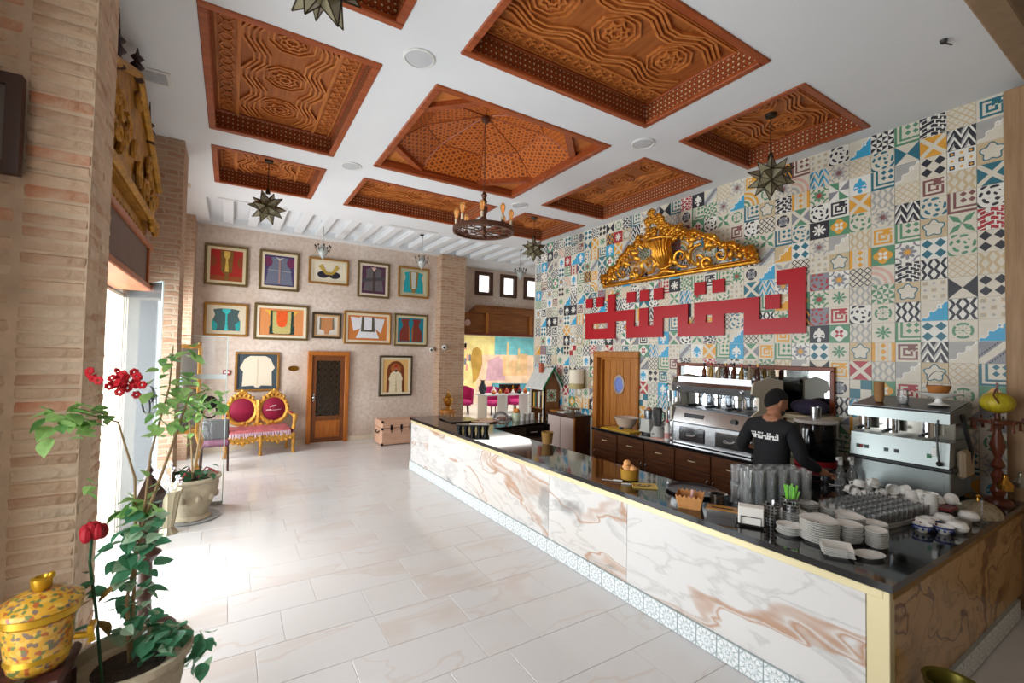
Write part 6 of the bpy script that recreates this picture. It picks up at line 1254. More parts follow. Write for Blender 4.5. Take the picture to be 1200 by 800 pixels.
# single red silk rose standing by the pier
t = thing('silk_rose', 'single red silk rose with dry yellow leaves in front of the brick pier', 'flower', (-.5, 2.52, .0)); b = MB(); b.tube([(.1, -.08, .62), (.06, -.02, .9), (.03, .0, 1.1), (.03, .02, 1.2)], .006, 6); b.build('stem', lg3, t)
b = MB(); rr = random.Random(1)
for k in range(9): a = k*2.4; r_ = .008+.003*k; b.ball((.03+r_*math.cos(a), .02+r_*math.sin(a), 1.225-.002*k), .022, .022, .034, 8, 6)
b.build('rose_head', mat('rose_red', (168, 16, 34), .6), t)
dl = leaf_mesh('dry_leaf', .13, .05, mat('dry_leaf', (186, 146, 78), .7, var=.2, vs=16)); 
for k, (p, r_) in enumerate((((.06, 0, .95), (0, .5, 2.6)), ((.06, 0, .92), (0, -.8, .4)), ((.07, -.02, .86), (0, .9, 1.2)))): shared('dry_leaf', dl, t, p, r_)
dk = leaf_mesh('green_leaf', .08, .05, lg3)
for k, (p, r_) in enumerate((((.04, 0, 1.06), (0, .3, 2.)), ((.045, 0, 1.02), (0, .3, 4.)), ((.05, 0, .98), (0, .6, 3.)))): shared('green_leaf', dk, t, p, r_)
t['label'] = 'single red silk rose with yellow leaves rising beside the climber pot'
# big stone pot with trailing plant by the glass screen
t = thing('potted_ivy', 'carved stone pot with a spindly green plant beside the glass screen', 'potted plant', (-.34, 6.5, 0)); b = MB(); b.lathe([(.16, 0), (.2, .02), (.16, .06), (.25, .3), (.27, .4), (.26, .43), (.29, .46), (.29, .49), (.26, .49), (.24, .44), (.0001, .43)], 30); b.build('pot', stonepot, t)
b = MB()
for k in range(10): a = 2*PI*k/10; b.ball((.235*math.cos(a), .235*math.sin(a), .27), .035, .035, .05, 8, 5)
b.build('pot_relief', stonepot, t); b = MB(); b.lathe([(.26, 0), (.27, .0), (.29, .015), (.25, .012)], 26); b.build('saucer', mat('saucer_grey', (150, 150, 148), .6), t)
b = MB(); b.lathe([(.24, .43), (.0001, .46)], 18); b.build('soil', soil, t); rng = random.Random(5)
for s_ in ([(0, 0, .45), (-.02, 0, .8), (-.06, .02, 1.2), (-.1, 0, 1.55)], [(0, 0, .45), (.05, -.02, .9), (.08, 0, 1.2), (.16, 0, 1.4)]): b = MB(); b.tube(s_, [.012, .01, .008, .004], 6); b.build('stem', stemm, t)
lmE = leaf_mesh('leaf', .11, .075, lg1); lmF = leaf_mesh('leaf', .11, .075, lg2)
for c, n, r_ in (((-.12, 0, 1.55), 12, .07), ((.16, 0, 1.38), 18, .08), ((.02, 0, 1.3), 14, .08), ((-.1, 0, 1.2), 12, .08), ((-.05, 0, .95), 7, .07), ((-.14, .0, 1.4), 8, .06)):
    for k in range(n): put_leaf(rng.choice((lmE, lmE, lmF)), t, (c[0]+rng.gauss(0, r_), c[1]+rng.gauss(0, r_*.7), c[2]+rng.gauss(0, r_)), rng)
lmG = leaf_mesh('leaf', .12, .07, lg3)
for k in range(26): a = rng.uniform(0, 6.28); r_ = rng.uniform(.05, .26); put_leaf(lmG, t, (r_*math.cos(a), r_*math.sin(a), .48+rng.uniform(0, .1)), rng, .6)
for k in range(5): a = rng.uniform(0, 6.28); b = MB(); b.tube([(.05*math.cos(a), .05*math.sin(a), .46), (.16*math.cos(a), .16*math.sin(a), .56), (.26*math.cos(a), .26*math.sin(a), .5)], .008, 5); b.build('red_stalk', mat('red_stalk', (150, 60, 60), .6), t)
# ribbed silver urn in front of it, filled with white sprigs
t = thing('fluted_urn', 'fluted pale metal urn holding white sprigs in front of the stone pot', 'urn', (-.52, 6.08, 0)); b = MB(); n = 24
pr = [(.09, 0), (.08, .03), (.05, .07), (.06, .12), (.1, .4), (.13, .46), (.12, .46), (.09, .4), (.0001, .38)]
b.lathe(pr, n); b.v = [((x*(1+.05*math.cos(math.atan2(y_, x)*12))), (y_*(1+.05*math.cos(math.atan2(y_, x)*12))), z) for x, y_, z in b.v]; b.build('body', mat('pale_pewter', (176, 164, 138), .35, .7), t)
rng = random.Random(8); wsp = mat('white_sprig', (236, 236, 240), .7)
for k in range(14): a = rng.uniform(0, 6.28); b = MB(); p = (.09*math.cos(a), .09*math.sin(a), .46+rng.uniform(.12, .28)); b.tube([(0, 0, .4), (p[0]*.6, p[1]*.6, .5), p], .003, 4); [b.ball((p[0]+rng.uniform(-.02, .02), p[1]+rng.uniform(-.02, .02), p[2]-.03*q), .012, .012, .012, 6, 4) for q in range(4)]; b.build('sprig', wsp, t)
# carved dark wooden lantern pedestal
t = thing('wooden_lantern', 'dark brown carved wooden lantern on a round foot inside the doorway', 'lantern', (-.46, 4.02, 0)); dkw = mat('dark_turned_wood', (64, 40, 30), .4, var=.25, vs=10)
b = MB(); b.lathe([(.18, 0), (.19, .03), (.15, .07), (.05, .12), (.04, .25), (.07, .3), (.04, .36), (.04, .5), (.09, .56), (.04, .6)], 20); b.build('foot', dkw, t)
b = MB(); b.lathe([(.05, .6), (.06, .64), (.085, .92), (.1, .96), (.095, .98), (.03, 1.08), (.02, 1.1)], 6); b.build('body', dkw, t); b = MB(); b.lathe([(.012, 1.1), (.025, 1.13), (.006, 1.17), (.012, 1.19), (.001, 1.22)], 10); b.build('finial', dkw, t)
for k in range(6): a = PI/6+2*PI*k/6; b = MB(); b.tube([(.055*math.cos(a), .055*math.sin(a), .66), (.075*math.cos(a), .075*math.sin(a), .9)], .012, 5, flat=.4); b.build('carved_panel', mat('panel_gloss', (40, 26, 22), .3), t)
# painted samovar pail on a dark table, bottom left
t = thing('low_dark_table', 'dark reddish wooden stand at the lower left holding the painted pail', 'stand', (-.59, 2.38, 0)); rw = wood('reddish_wood', (84, 46, 38), (52, 28, 26), .35, 0)
b = MB(); b.box(-.13, .11, -.14, .14, .75, .79, bev=.012); b.build('top', rw, t); b = MB(); b.box(-.11, .09, -.12, .12, .66, .75); b.build('apron', rw, t)
for x in (-.1, .08):
    for y_ in (-.11, .11): b = MB(); b.tube([(x, y_, .7), (x*1.1, y_*1.1, .4), (x, y_, 0)], [.02, .016, .022], 8); b.build('leg', rw, t)
pt = mat('painted_floral', (206, 150, 40), .3); tp = pt.node_tree; tcn = tp.nodes.new('ShaderNodeTexCoord'); vo = tp.nodes.new('ShaderNodeTexVoronoi'); vo.inputs['Scale'].default_value = 75; tp.links.new(tcn.outputs['Object'], vo.inputs['Vector']); hr = tp.nodes.new('ShaderNodeValToRGB'); cr_ = hr.color_ramp; cr_.interpolation = 'CONSTANT'
cr_.elements[0].color = lin((196, 146, 46)); cr_.elements[1].position = .42; cr_.elements[1].color = lin((164, 88, 44))
for p_, c_ in ((.55, (104, 112, 60)), (.66, (206, 162, 70)), (.88, (120, 100, 84))): e_ = cr_.elements.new(p_); e_.color = lin(c_)
sp_n = tp.nodes.new('ShaderNodeSeparateColor'); tp.links.new(vo.outputs['Color'], sp_n.inputs[0]); tp.links.new(sp_n.outputs[0], hr.inputs[0]); tp.links.new(hr.outputs[0], tp.nodes['Principled BSDF'].inputs['Base Color'])
t = thing('painted_pail', 'yellow painted floral pail with lid and pouring knob, lower left corner', 'pail', (-.575, 2.38, .79)); gy = mat('gilt_yellow', (190, 146, 36), .3, .6)
b = MB(); b.lathe([(.07, 0), (.085, .02), (.09, .05), (.105, .18), (.108, .19)], 26); b.build('body', pt, t); b = MB(); b.lathe([(.085, .045), (.094, .05), (.092, .07)], 26); b.lathe([(.106, .19), (.118, .2), (.12, .225), (.112, .23)], 26); b.build('gilt_bands', gy, t)
b = MB(); b.lathe([(.125, .23), (.12, .245), (.07, .275), (.035, .285)], 26); b.build('lid', pt, t); b = MB(); b.lathe([(.02, .285), (.03, .3), (.034, .33), (.02, .335), (.012, .32)], 16); b.ball((.025, 0, .335), .012); b.build('lid_knob', gy, t)
b = MB(); b.tube([(.1, -.01, .09), (.15, -.02, .085), (.15, -.02, .06)], [.014, .012, .014], 8); b.box(.14, .16, -.05, .01, .1, .13, bev=.004); b.tube([(.15, -.02, .085), (.15, -.02, .11)], .007); b.build('tap', gy, t)
b = MB(); b.box(-.66, -.58, 2.25, 2.28, .79, .81); t2 = b.build('dark_dish', mat('dark_dish', (40, 34, 36), .4)); tag(t2, 'small dark dish beside the painted pail', 'dish')
# dark framed picture at top left on the pier face
t = thing('dark_framed_picture', 'dark wooden framed mirror high on the near brick pier, cut by the left edge', 'picture', (-1.0, 2.8, 2.72)); b = MB(); [b.box(*q) for q in ((-.02, .2, -.05, -.002, 0, .05), (-.02, .2, -.05, -.002, .38, .43), (.15, .2, -.05, -.002, .05, .38))]; b.build('frame', mat('dark_frame_wood', (60, 34, 24), .4), t, 0)
b = MB(); b.box(-.02, .15, -.03, -.002, .05, .38); b.build('picture', mat('picture_grey', (96, 88, 84), .3), t, 0)
# ------------------------------------------------------------------ the man behind the bar
def skin_obj(name, verts, edges, radii, m_, parent, root=0, sub=2):
    me = bpy.data.meshes.new(name); me.from_pydata(verts, edges, []); o = bpy.data.objects.new(name, me); COL.objects.link(o); o.parent = parent; me.materials.append(m_)
    md = o.modifiers.new('skin', 'SKIN'); md.use_smooth_shade = True
    sv = me.skin_vertices[0].data if me.skin_vertices else None
    if sv is None: 
        me.attributes.new('skin', 'FLOAT', 'POINT')
    for i, r_ in enumerate(radii): sv[i].radius = r_ if isinstance(r_, tuple) else (r_, r_)
    for i in range(len(radii)): sv[i].use_root = (i == root)
    s_ = o.modifiers.new('sub', 'SUBSURF'); s_.levels = sub; s_.render_levels = sub
    return o
def chain(parts):
    V, Ed, Rd = [], [], []; names = {}
    for ch in parts:
        prev = None
        for it in ch:
            if isinstance(it, str): prev = names[it]; continue
            nm, p, r_ = it; V.append(p); Rd.append(r_); i = len(V)-1
            if nm: names[nm] = i
            if prev is not None: Ed.append((prev, i))
            prev = i
    return V, Ed, Rd
man = thing('person', 'man in black long-sleeved shirt with white lettering, working at the back bar', 'person', (4.28, 2.3, 0), R(-90))
skin_m = mat('skin_tone', (164, 112, 84), .55, var=.06, vs=20); black_cl = mat('black_cotton', (20, 20, 23), .85, var=.2, vs=30); hairm = mat('dark_hair', (16, 12, 11), .85, bump=.9, bs=120)
# local frame: x = his right, y = forward, z up ; right arm reaches down to the side, left arm bent forward
V, Ed, Rd = chain([
    [('pelvis', (0, 0, .93), (.15, .11)), ('waist', (0, .0, 1.08), (.135, .1)), ('chest', (0, .01, 1.25), (.15, .105)), ('neck0', (0, .0, 1.40), (.09, .07)), ('neck', (.0, .03, 1.46), (.055, .055)), ('jaw', (.005, .06, 1.52), (.06, .065)), ('skull', (.01, .065, 1.60), (.078, .09)), ('top', (.01, .055, 1.67), (.055, .06))],
    ['pelvis', ('hipR', (.09, 0, .86), .095), ('kneeR', (.11, .04, .48), .065), ('ankR', (.11, .0, .09), .045), ('toeR', (.12, .15, .035), .038)],
    ['pelvis', ('hipL', (-.09, 0, .86), .095), ('kneeL', (-.1, .03, .48), .065), ('ankL', (-.11, -.03, .09), .045), ('toeL', (-.12, .12, .035), .038)],
    ['neck0', ('shR', (.165, .0, 1.37), .062), ('elR', (.25, .02, 1.12), .046), ('wrR', (.34, .2, 1.0), .03), ('palmR', (.365, .25, .985), (.035, .02))],
    ['neck0', ('shL', (-.165, .0, 1.37), .062), ('elL', (-.29, .02, 1.14), .046), ('wrL', (-.16, .24, 1.06), .03), ('palmL', (-.12, .29, 1.06), (.035, .02))]])
body = skin_obj('body', V, Ed, Rd, skin_m, man)
# fingers (each its own chain) rooted in the palms
for px, py, pz, sd in ((.365, .25, .985, 1), (-.12, .29, 1.06, -1)):
    for k in range(4):
        L = (.9, 1., .95, .78)[k]; ox = (k-1.5)*.017; d = Vector((.15*sd, .8, -.2)).normalized()
        p0 = Vector((px+ox, py+.0, pz)); v = [tuple(p0), tuple(p0+d*.04*L), tuple(p0+d*.065*L+Vector((0, 0, -.018))), tuple(p0+d*.07*L+Vector((0, 0, -.042)))]
        skin_obj('finger', v, [(0, 1), (1, 2), (2, 3)], [.0095, .009, .0085, .007], skin_m, body, 0, 1)
    p0 = Vector((px-sd*.025, py-.03, pz)); skin_obj('thumb', [tuple(p0), tuple(p0+Vector((-sd*.025, .02, -.01))), tuple(p0+Vector((-sd*.03, .045, -.025)))], [(0, 1), (1, 2)], [.011, .0105, .008], skin_m, body, 0, 1)
# head details: head turns to his right and down
hx, hy, hz = .01, .065, 1.59
yawh = R(-28); MH = Matrix.Translation((hx, hy, hz)) @ Matrix.Rotation(yawh, 4, 'Z') @ Matrix.Rotation(R(-22), 4, 'X')
b = MB(); b.M = MH; b.ball((0, .0, 0), .078, .098, .115, 20, 14)
b.ball((0, .05, -.055), .055, .05, .06, 14, 10); b.tube([(0, .095, .02), (0, .118, -.018), (0, .098, -.028)], [.008, .015, .012], 8)
for s_ in (-1, 1): b.ball((s_*.079, -.005, -.01), .012, .022, .033, 10, 7); b.ball((s_*.03, .085, .012), .013, .008, .008, 8, 6)
b.tube([(-.025, .095, -.062), (0, .101, -.06), (.025, .095, -.062)], .007, 6); b.build('head', skin_m, man, 60)
b = MB(); b.M = MH
prof = []; seg = 24; rings = 10; vv = []; ff = []
for i in range(rings+1):
    for k in range(seg):
        a = 2*PI*k/seg; fa = math.cos(a-PI/2)           # 1 at the front
        bk = max(0, -fa); low = .16-.95*bk**.7+.3*max(0, fa); lo = math.asin(max(-.85, min(.9, low))); e = lo+(PI/2-lo)*i/rings
        vv.append((.084*math.cos(e)*math.cos(a), -.006+.105*math.cos(e)*math.sin(a), .008+.119*math.sin(e)))
for i in range(rings):
    for k in range(seg): k2 = (k+1) % seg; ff.append((i*seg+k, i*seg+k2, (i+1)*seg+k2, (i+1)*seg+k))
b.add(vv, ff); b.build('hair', hairm, man, 60)
b = MB(); b.M = MH; b.ball((0, .055, -.075), .058, .052, .045, 14, 8, z1=.3); b.build('beard', mat('short_beard', (44, 34, 30), .8), man, 60)
# shirt: one continuous garment over torso and arms, with a standing collar
V, Ed, Rd = chain([
    [('hem', (0, .0, .86), (.185, .135)), ('w', (0, 0, 1.0), (.172, .125)), ('w2', (0, 0, 1.1), (.168, .12)), ('c', (0, .01, 1.26), (.185, .125)), ('n0', (0, .0, 1.39), (.115, .085)), ('n1', (.0, .025, 1.45), (.064, .062))],
    ['n0', ('sR', (.17, .0, 1.36), .078), ('uR', (.22, .01, 1.24), .07), ('eR', (.255, .02, 1.11), .06), ('fR', (.3, .12, 1.05), .052), ('cR', (.332, .185, 1.007), .042)],
    ['n0', ('sL', (-.17, .0, 1.36), .078), ('uL', (-.24, .0, 1.25), .07), ('eL', (-.3, .02, 1.13), .06), ('fL', (-.24, .13, 1.09), .052), ('cL', (-.175, .22, 1.06), .042)]])
shirt = skin_obj('shirt', V, Ed, Rd, black_cl, man)
b = MB(); b.lathe([(.068, 0), (.064, .04), (.06, .045)], 20, (0, .025, 1.43), cap=False); b.build('collar', black_cl, man)
V, Ed, Rd = chain([[('p', (0, 0, .9), (.165, .12)), ('hR', (.09, .0, .82), .115), ('kR', (.11, .04, .48), .085), ('aR', (.11, .0, .1), .065)], ['p', ('hL', (-.09, .0, .82), .115), ('kL', (-.1, .03, .48), .085), ('aL', (-.11, -.03, .1), .065)]])
skin_obj('trousers', V, Ed, Rd, mat('black_trousers', (16, 15, 17), .9), man)
for s_, yo in ((1, 0), (-1, -.03)): b = MB(); b.ball((s_*.115, .05+yo, .04), .05, .14, .05, 14, 8, z0=-.75); b.build('shoe', black_pl, man)
# white lettering across the shoulder blades (same angular letters, mirrored order of the sign)
b = MB(); sc = .255/3.9; gr = .09
def cellrect(y0, y1, z0, z1): 
    nx = max(1, int((y1-y0)*sc/.012)); nz = max(1, int((z1-z0)*sc*1.15/.012)); X0 = -.0-(y0-4.6)*sc; X1 = -(y1-4.6)*sc; Z0, Z1 = 1.285+(z0-2.68)*sc*1.15, 1.285+(z1-2.68)*sc*1.15
    vs_ = [(X0+(X1-X0)*i/nx-.015, -.2, Z0+(Z1-Z0)*j/nz) for j in range(nz+1) for i in range(nx+1)]; b.add(vs_, [(j*(nx+1)+i, j*(nx+1)+i+1, (j+1)*(nx+1)+i+1, (j+1)*(nx+1)+i) for j in range(nz) for i in range(nx)])
for q in ((2.67, 3.42, 2.3, 2.5), (2.67, 2.86, 2.5, 3.08), (2.86, 3.0, 2.9, 3.08), (3.22, 3.42, 2.5, 2.78), (3.42, 4.17, 2.6, 2.78), (3.7, 3.88, 2.3, 2.6), (3.88, 4.45, 2.3, 2.49), (3.98, 4.17, 2.49, 2.6), (4.275, 4.45, 2.49, 2.78), (4.45, 4.915, 2.6, 2.78), (4.73, 4.915, 2.3, 2.6), (4.915, 5.49, 2.3, 2.49), (5.025, 5.205, 2.49, 2.78), (5.32, 5.49, 2.49, 2.78), (5.49, 5.945, 2.6, 2.78), (5.77, 5.945, 2.78, 3.08), (5.76, 5.95, 2.3, 2.6), (5.95, 6.54, 2.295, 2.485), (5.945, 6.54, 2.58, 2.775), (6.35, 6.54, 2.485, 2.58), (6.36, 6.53, 2.88, 3.06), (6.065, 6.245, 2.88, 3.06), (5.3, 5.49, 2.9, 3.08), (5.02, 5.2, 2.9, 3.08), (4.73, 4.915, 2.9, 3.08), (3.99, 4.17, 2.9, 3.08), (3.7, 3.88, 2.9, 3.08), (2.96, 3.14, 2.61, 2.79)): cellrect(*q)
lt_ = b.build('shirt_lettering', mat('white_print', (226, 224, 220), .8), shirt, 0); sw = lt_.modifiers.new('wrap', 'SHRINKWRAP'); sw.target = shirt; sw.wrap_method = 'PROJECT'; sw.use_project_y = True; sw.use_positive_direction = True; sw.use_negative_direction = False; sw.offset = .003
# ------------------------------------------------------------------ between bar and hall: house shelf, white cabinet, sconce
t = thing('house_shelf', 'small wooden house-shaped shelf with mosaic gable and green roof edge', 'shelf', (5.3, 7.3, 0)); hw = wood('shelf_wood', (150, 100, 56), (120, 76, 40), .5, 2)
W, D, E0, TP_ = .38, .5, 1.38, 1.68
b = MB(); b.prism([(0, .45), (W, .45), (W, E0), (W/2, TP_), (0, E0)], 0, .02, 'y'); b.build('gable', hw, t, 0)
b = MB(); b.prism([(0, .45), (W, .45), (W, E0), (W/2, TP_), (0, E0)], D-.02, D, 'y'); b.box(W-.02, W, .02, D-.02, .45, E0); b.build('carcass', hw, t, 0)
for z in (.45, .9, 1.36): b = MB(); b.box(0, W, .02, D-.02, z, z+.02); b.build('shelf_board', hw, t, 0)
for x, y_ in ((0, 0), (W-.04, 0), (0, D-.04), (W-.04, D-.04)): b = MB(); b.box(x, x+.04, y_, y_+.04, 0, .45 if x else E0); b.build('post', white_pl if x == 0 else hw, t, 0)
rfm = mat('white_roof_boards', (206, 206, 200), .6, var=.1, vs=12); grn = mat('green_edge', (28, 104, 64), .5)
for s_ in (0, 1):
    b = MB(); xa, xb = (-.07, W/2) if s_ == 0 else (W+.07, W/2); b.prism([(xa, E0-.09), (xb, TP_+.02), (xb, TP_+.05), (xa, E0-.05)], -.06, D+.06, 'y'); r_ = b.build('roof_panel', rfm, t, 0)
    b = MB(); b.prism([(xa, E0-.095), (xb, TP_+.015), (xb, TP_+.055), (xa, E0-.045)], -.085, -.06, 'y'); b.build('roof_edge', grn, t, 0)
b = MB(); b.box(W/2-.12, W/2-.06, .2, .28, TP_-.06, TP_+.12); b.box(W/2-.13, W/2-.05, .19, .29, TP_+.12, TP_+.14); b.build('chimney', mat('terracotta', (184, 96, 70), .7), t, 0)
for z, pt_ in ((1.05, 60), (.62, 62)): b = MB(); b.add([(.07, -.004, z), (W-.07, -.004, z), (W-.07, -.004, z+.24), (.07, -.004, z+.24)], [(0, 1, 2, 3)]); b.uv = [(0, 0), (1, 0), (1, 1), (0, 1)]; b.build('mosaic_panel', TM[pt_], t, 0)
random.seed(2); bk = [(226, 180, 60), (30, 30, 34), (214, 206, 190), (120, 60, 40), (46, 80, 60), (190, 150, 60)]
for i in range(9):
    z = .92 if i < 6 else .47; y_ = 7.36+(i % 6)*.06; h = random.uniform(.24, .34); b = MB(); b.box(5.33, 5.33+random.uniform(.18, .24), y_, y_+.045, z, z+h, bev=.003); tag(b.build('book', mat('book_%d' % (i % 6), bk[i % 6], .6)), ('%s book from the front on the %s shelf of the house-shaped shelf' % (ORD[i if i < 6 else i-6], 'upper' if i < 6 else 'lower')), 'book', 'books in the house shelf')
t = thing('white_cabinet', 'low cabinet with pale pink doors and dark brown side by the tiled wall', 'cabinet', (5.35, 6.4, 0)); pkd = mat('pale_pink_door', (212, 194, 188), .5)
b = MB(); b.box(.02, .37, 0, .85, .06, .84); b.box(.05, .37, .02, .83, 0, .06); b.build('body', darkwood, t, 0); b = MB(); b.box(-.02, .37, -.02, .87, .84, .88, bev=.006); b.build('top', darkwood, t)
for i in range(2): b = MB(); b.box(0, .02, .03+i*.4, .42+i*.4, .1, .82, bev=.004); b.build('door', pkd, t)
b = MB(); b.box(-.004, .02, 0, .03, .06, .84); b.build('edge_strip', oak, t)
t = thing('cake_stand', 'wooden footed cake stand on the pink-door cabinet', 'cake stand', (5.5, 6.62, .88)); b = MB(); b.lathe([(.05, 0), (.02, .02), (.015, .08), (.12, .1), (.13, .115), (.0001, .11)], 22); b.build('stand', mat('brown_stand', (130, 92, 60), .5), t)
b = MB(); b.box(5.4, 5.6, 6.78, 7.0, .88, .9, bev=.003); tag(b.build('notebook', white_pl), 'pale notebook lying on the pink-door cabinet', 'notebook')
b = MB(); b.box(5.4, 5.6, 7.02, 7.22, .88, .91, bev=.003); tag(b.build('wooden_board', oak), 'small wooden board lying on the pink-door cabinet', 'board')
lathe_thing('yellow_tub', 'brown tub standing on the granite before the pink-door cabinet', 'tub', [(.06, 0), (.075, .14), (.08, .145), (.07, .14), (.055, .01)], mat('brown_tub', (156, 116, 60), .6), (3.42, 4.62, zt), 18)
t = thing('wall_sconce', 'half-round cream fabric wall sconce on the tiles left of the door', 'wall lamp', (5.68, 6.62, 1.36)); b = MB(); b.lathe([(.135, 0), (.135, .13), (.135, .36)], 22, cap=False); sh_ = b.build('shade', mat('cream_shade', (228, 218, 196), .8, emit=.08), t); b = MB(); b.lathe([(.137, .0), (.137, .1)], 22, cap=False); b.build('shade_band', mat('tan_band', (188, 172, 120), .8), t)
t.location = (5.56, 6.62, 1.36); b = MB(); b.tube([(.12, 0, .18), (.16, 0, .18)], .02); b.tube([(0, 0, .1), (.02, 0, .18), (.13, 0, .18)], .008); b.ball((0, 0, .2), .035); b.build('bracket', brass, t)
# things on the far leg of the bar
random.seed(6); zf = zt
lathe_thing('serving_platter', 'wide wooden platter on the far leg of the bar', 'platter', [(.2, 0), (.22, .02), (.2, .018), (.0001, .01)], oak, (3.55, 6.55, zf), 24)
t = thing('glass_dome', 'clear glass dome over pastries on the far leg of the bar', 'dome', (3.86, 6.52, zf)); b = MB(); b.lathe([(.15, 0), (.15, .01)], 24); b.build('plate', porcelain, t); b = MB(); b.ball((0, 0, .01), .14, .14, .15, 20, 8, z0=0); b.build('dome', tumbler, t); b = MB(); [b.ball((.06*math.cos(k*1.3), .06*math.sin(k*1.3), .035), .04, .03, .025, 8, 5) for k in range(5)]; b.build('pastries', mat('brown_pastry', (140, 84, 40), .8), t)
t = thing('orange_jar', 'jar of oranges on the far leg of the bar', 'jar', (4.12, 6.45, zf)); b = MB(); b.lathe([(.07, 0), (.075, .12), (.07, .13)], 18); b.build('jar', mat('pale_green_jar', (200, 212, 180), .2), t)
for k in range(4): b = MB(); b.ball((.03*math.cos(k*1.57), .03*math.sin(k*1.57), .15+.02*(k % 2)), .036); b.build('orange', mat('orange_skin', (210, 130, 50), .5), t)
for k in range(3): lathe_thing('lidded_jar', ('white lidded jar at the end of the far leg of the bar', 'white lidded jar in the middle of three on the far leg', 'white lidded jar nearest the oranges')[k], 'jar', [(.045, 0), (.05, .09), (.052, .095), (.05, .12), (.02, .125)], porcelain, (4.4-k*.1, 6.4, zf), 14)
for k in range(4): stack_z = zf+.0002+k*.011; o = bpy.data.objects.new('plate', pm_[(.105, 1., False)]); COL.objects.link(o); o.location = (4.2, 6.7, stack_z); tag(o, 'white plate, %s from the bottom of the pile on the far leg of the bar' % ORD[k], 'plate', 'plates on the far leg')
b = MB(); b.box(3.0, 3.5, 6.6, 7.1, zf, zf+.02, bev=.004); tag(b.build('glass_hob', mat('black_hob', (18, 18, 20), .1)), 'flat black cooking hob at the far end of the bar', 'hob')

# ------------------------------------------------------------------ canopy beam over the passage, back room
t = thing('passage_canopy', 'carved honey-brown timber canopy over the passage to the back room', 'canopy', (0, 0, 0)); cb_ = wood('canopy_honey', (150, 92, 40), (116, 66, 26), .5, 0)
b = MB(); b.box(4.93, 9.0, 11.0, 11.3, 2.52, 3.1); b.build('fascia', cb_, t, 0); b = MB(); b.prism([(5.5, 3.1), (9.0, 3.1), (9.0, 3.32), (5.75, 3.32)], 10.95, 11.3, 'y'); b.build('sloped_top', cb_, t, 0)
b = MB(); b.box(4.93, 9.0, 10.96, 11.0, 2.5, 2.56); b.build('lower_moulding', wood('canopy_red', (140, 70, 44), (110, 52, 32), .5, 0), t, 0)
for x in (5.95, 7.4): b = MB(); b.box(x, x+.08, 10.95, 11.0, 2.56, 3.1); b.build('stile', oak, t, 0)
b = MB(); [b.box(5.6+.1*k, 5.66+.1*k, 10.93, 10.95, 3.25, 3.31) for k in range(34)]; dnt = b.build('dentil_row', cb_, t, 0); dnt['kind'] = 'stuff'
b = MB(); b.lathe([(.09, 0), (.09, .012), (.05, .02)], 18); o = b.build('round_medallion', mat('pink_medallion', (206, 170, 160), .5), t); o.location = (5.4, 11.0, 2.82); o.rotation_euler = (R(90), 0, 0)
b = MB(); b.box(4.9, 13.2, 16.0, 16.2, 0, 3.2); wb = struct(b.build('wall_mural', mat('mural_ground', (238, 222, 196), .8), smooth=0))
b = MB(); b.box(4.9, 13.2, 11.5, 16.0, 2.95, 3.05); struct(b.build('ceiling_back', plaster, smooth=0))
b = MB(); b.box(13.0, 13.2, 8.3, 16.2, 0, 3.2); struct(b.build('wall_far_right', cream_paint, smooth=0))
b = MB(); b.box(4.7, 4.9, 10.8, 16.2, 0, 3.2); struct(b.build('wall_far_left', cream_paint, smooth=0))
b = MB(); b.box(9.9, 13.2, 8.3, 16.0, -.12, -.004); struct(b.build('floor_back', floor_marble, smooth=0))
t = thing('mural', 'large pastel wall mural with yellow sky, teal sky and golden city in the back room', 'mural', (0, 15.99, 0))
def paint(c, v_=.25): return mat('mural_%d_%d_%d' % c, c, .85, var=v_, vs=2.5)
def mp(nm, c, poly, d): b = MB(); b.prism(poly, -.004-.003*d, -.001-.003*d, 'y'); b.build(nm, paint(c), t, 0)
mp('yellow_field', (246, 222, 150), [(5, .6), (9.1, .6), (9.1, 2.95), (5, 2.95)], 0); mp('teal_sky', (116, 190, 196), [(9.1, 1.9), (13, 1.9), (13, 2.95), (9.1, 2.95)], 0); mp('peach_ground', (244, 204, 172), [(8.3, .5), (13, .5), (13, 1.95), (8.3, 1.95)], 1)
mp('lilac_rock', (206, 166, 176), [(8.7, .9), (8.8, 1.7), (9.3, 1.9), (9.7, 1.5), (9.6, .9)], 2); mp('golden_city', (230, 190, 140), [(9.5, 1.1), (9.5, 1.9), (9.8, 1.9), (9.8, 1.7), (10.3, 1.75), (10.3, 2.0), (10.7, 2.), (10.7, 1.1)], 3)
for k, (x, h) in enumerate(((9.65, 2.55), (11.1, 2.7), (10.2, 2.3))): mp('minaret', (226, 200, 150), [(x, 1.2), (x+.14, 1.2), (x+.12, h-.15), (x+.07, h), (x+.02, h-.15)], 4)
mp('amber_shape', (184, 146, 66), [(8.15, .8), (8.35, 1.0), (8.55, 1.6), (8.5, 2.1), (8.3, 2.25), (8.1, 2.15), (8.02, 1.8), (8.1, 1.3)], 5)
mp('teal_trunks', (86, 160, 176), [(9.0, .4), (12.9, .4), (12.9, .7), (9., .8)], 2); random.seed(17)
for k in range(16): x, z = random.uniform(6.6, 8.0), random.uniform(1.0, 2.3); mp('window_drop', random.choice(((238, 232, 220), (226, 150, 140), (120, 120, 130), (240, 190, 120))), [(x, z), (x+.09, z), (x+.09, z+.22), (x+.045, z+.28), (x, z+.22)], 3)
mp('rose_bloom', (214, 140, 150), ell(7.4, .95, .35, .25), 4)
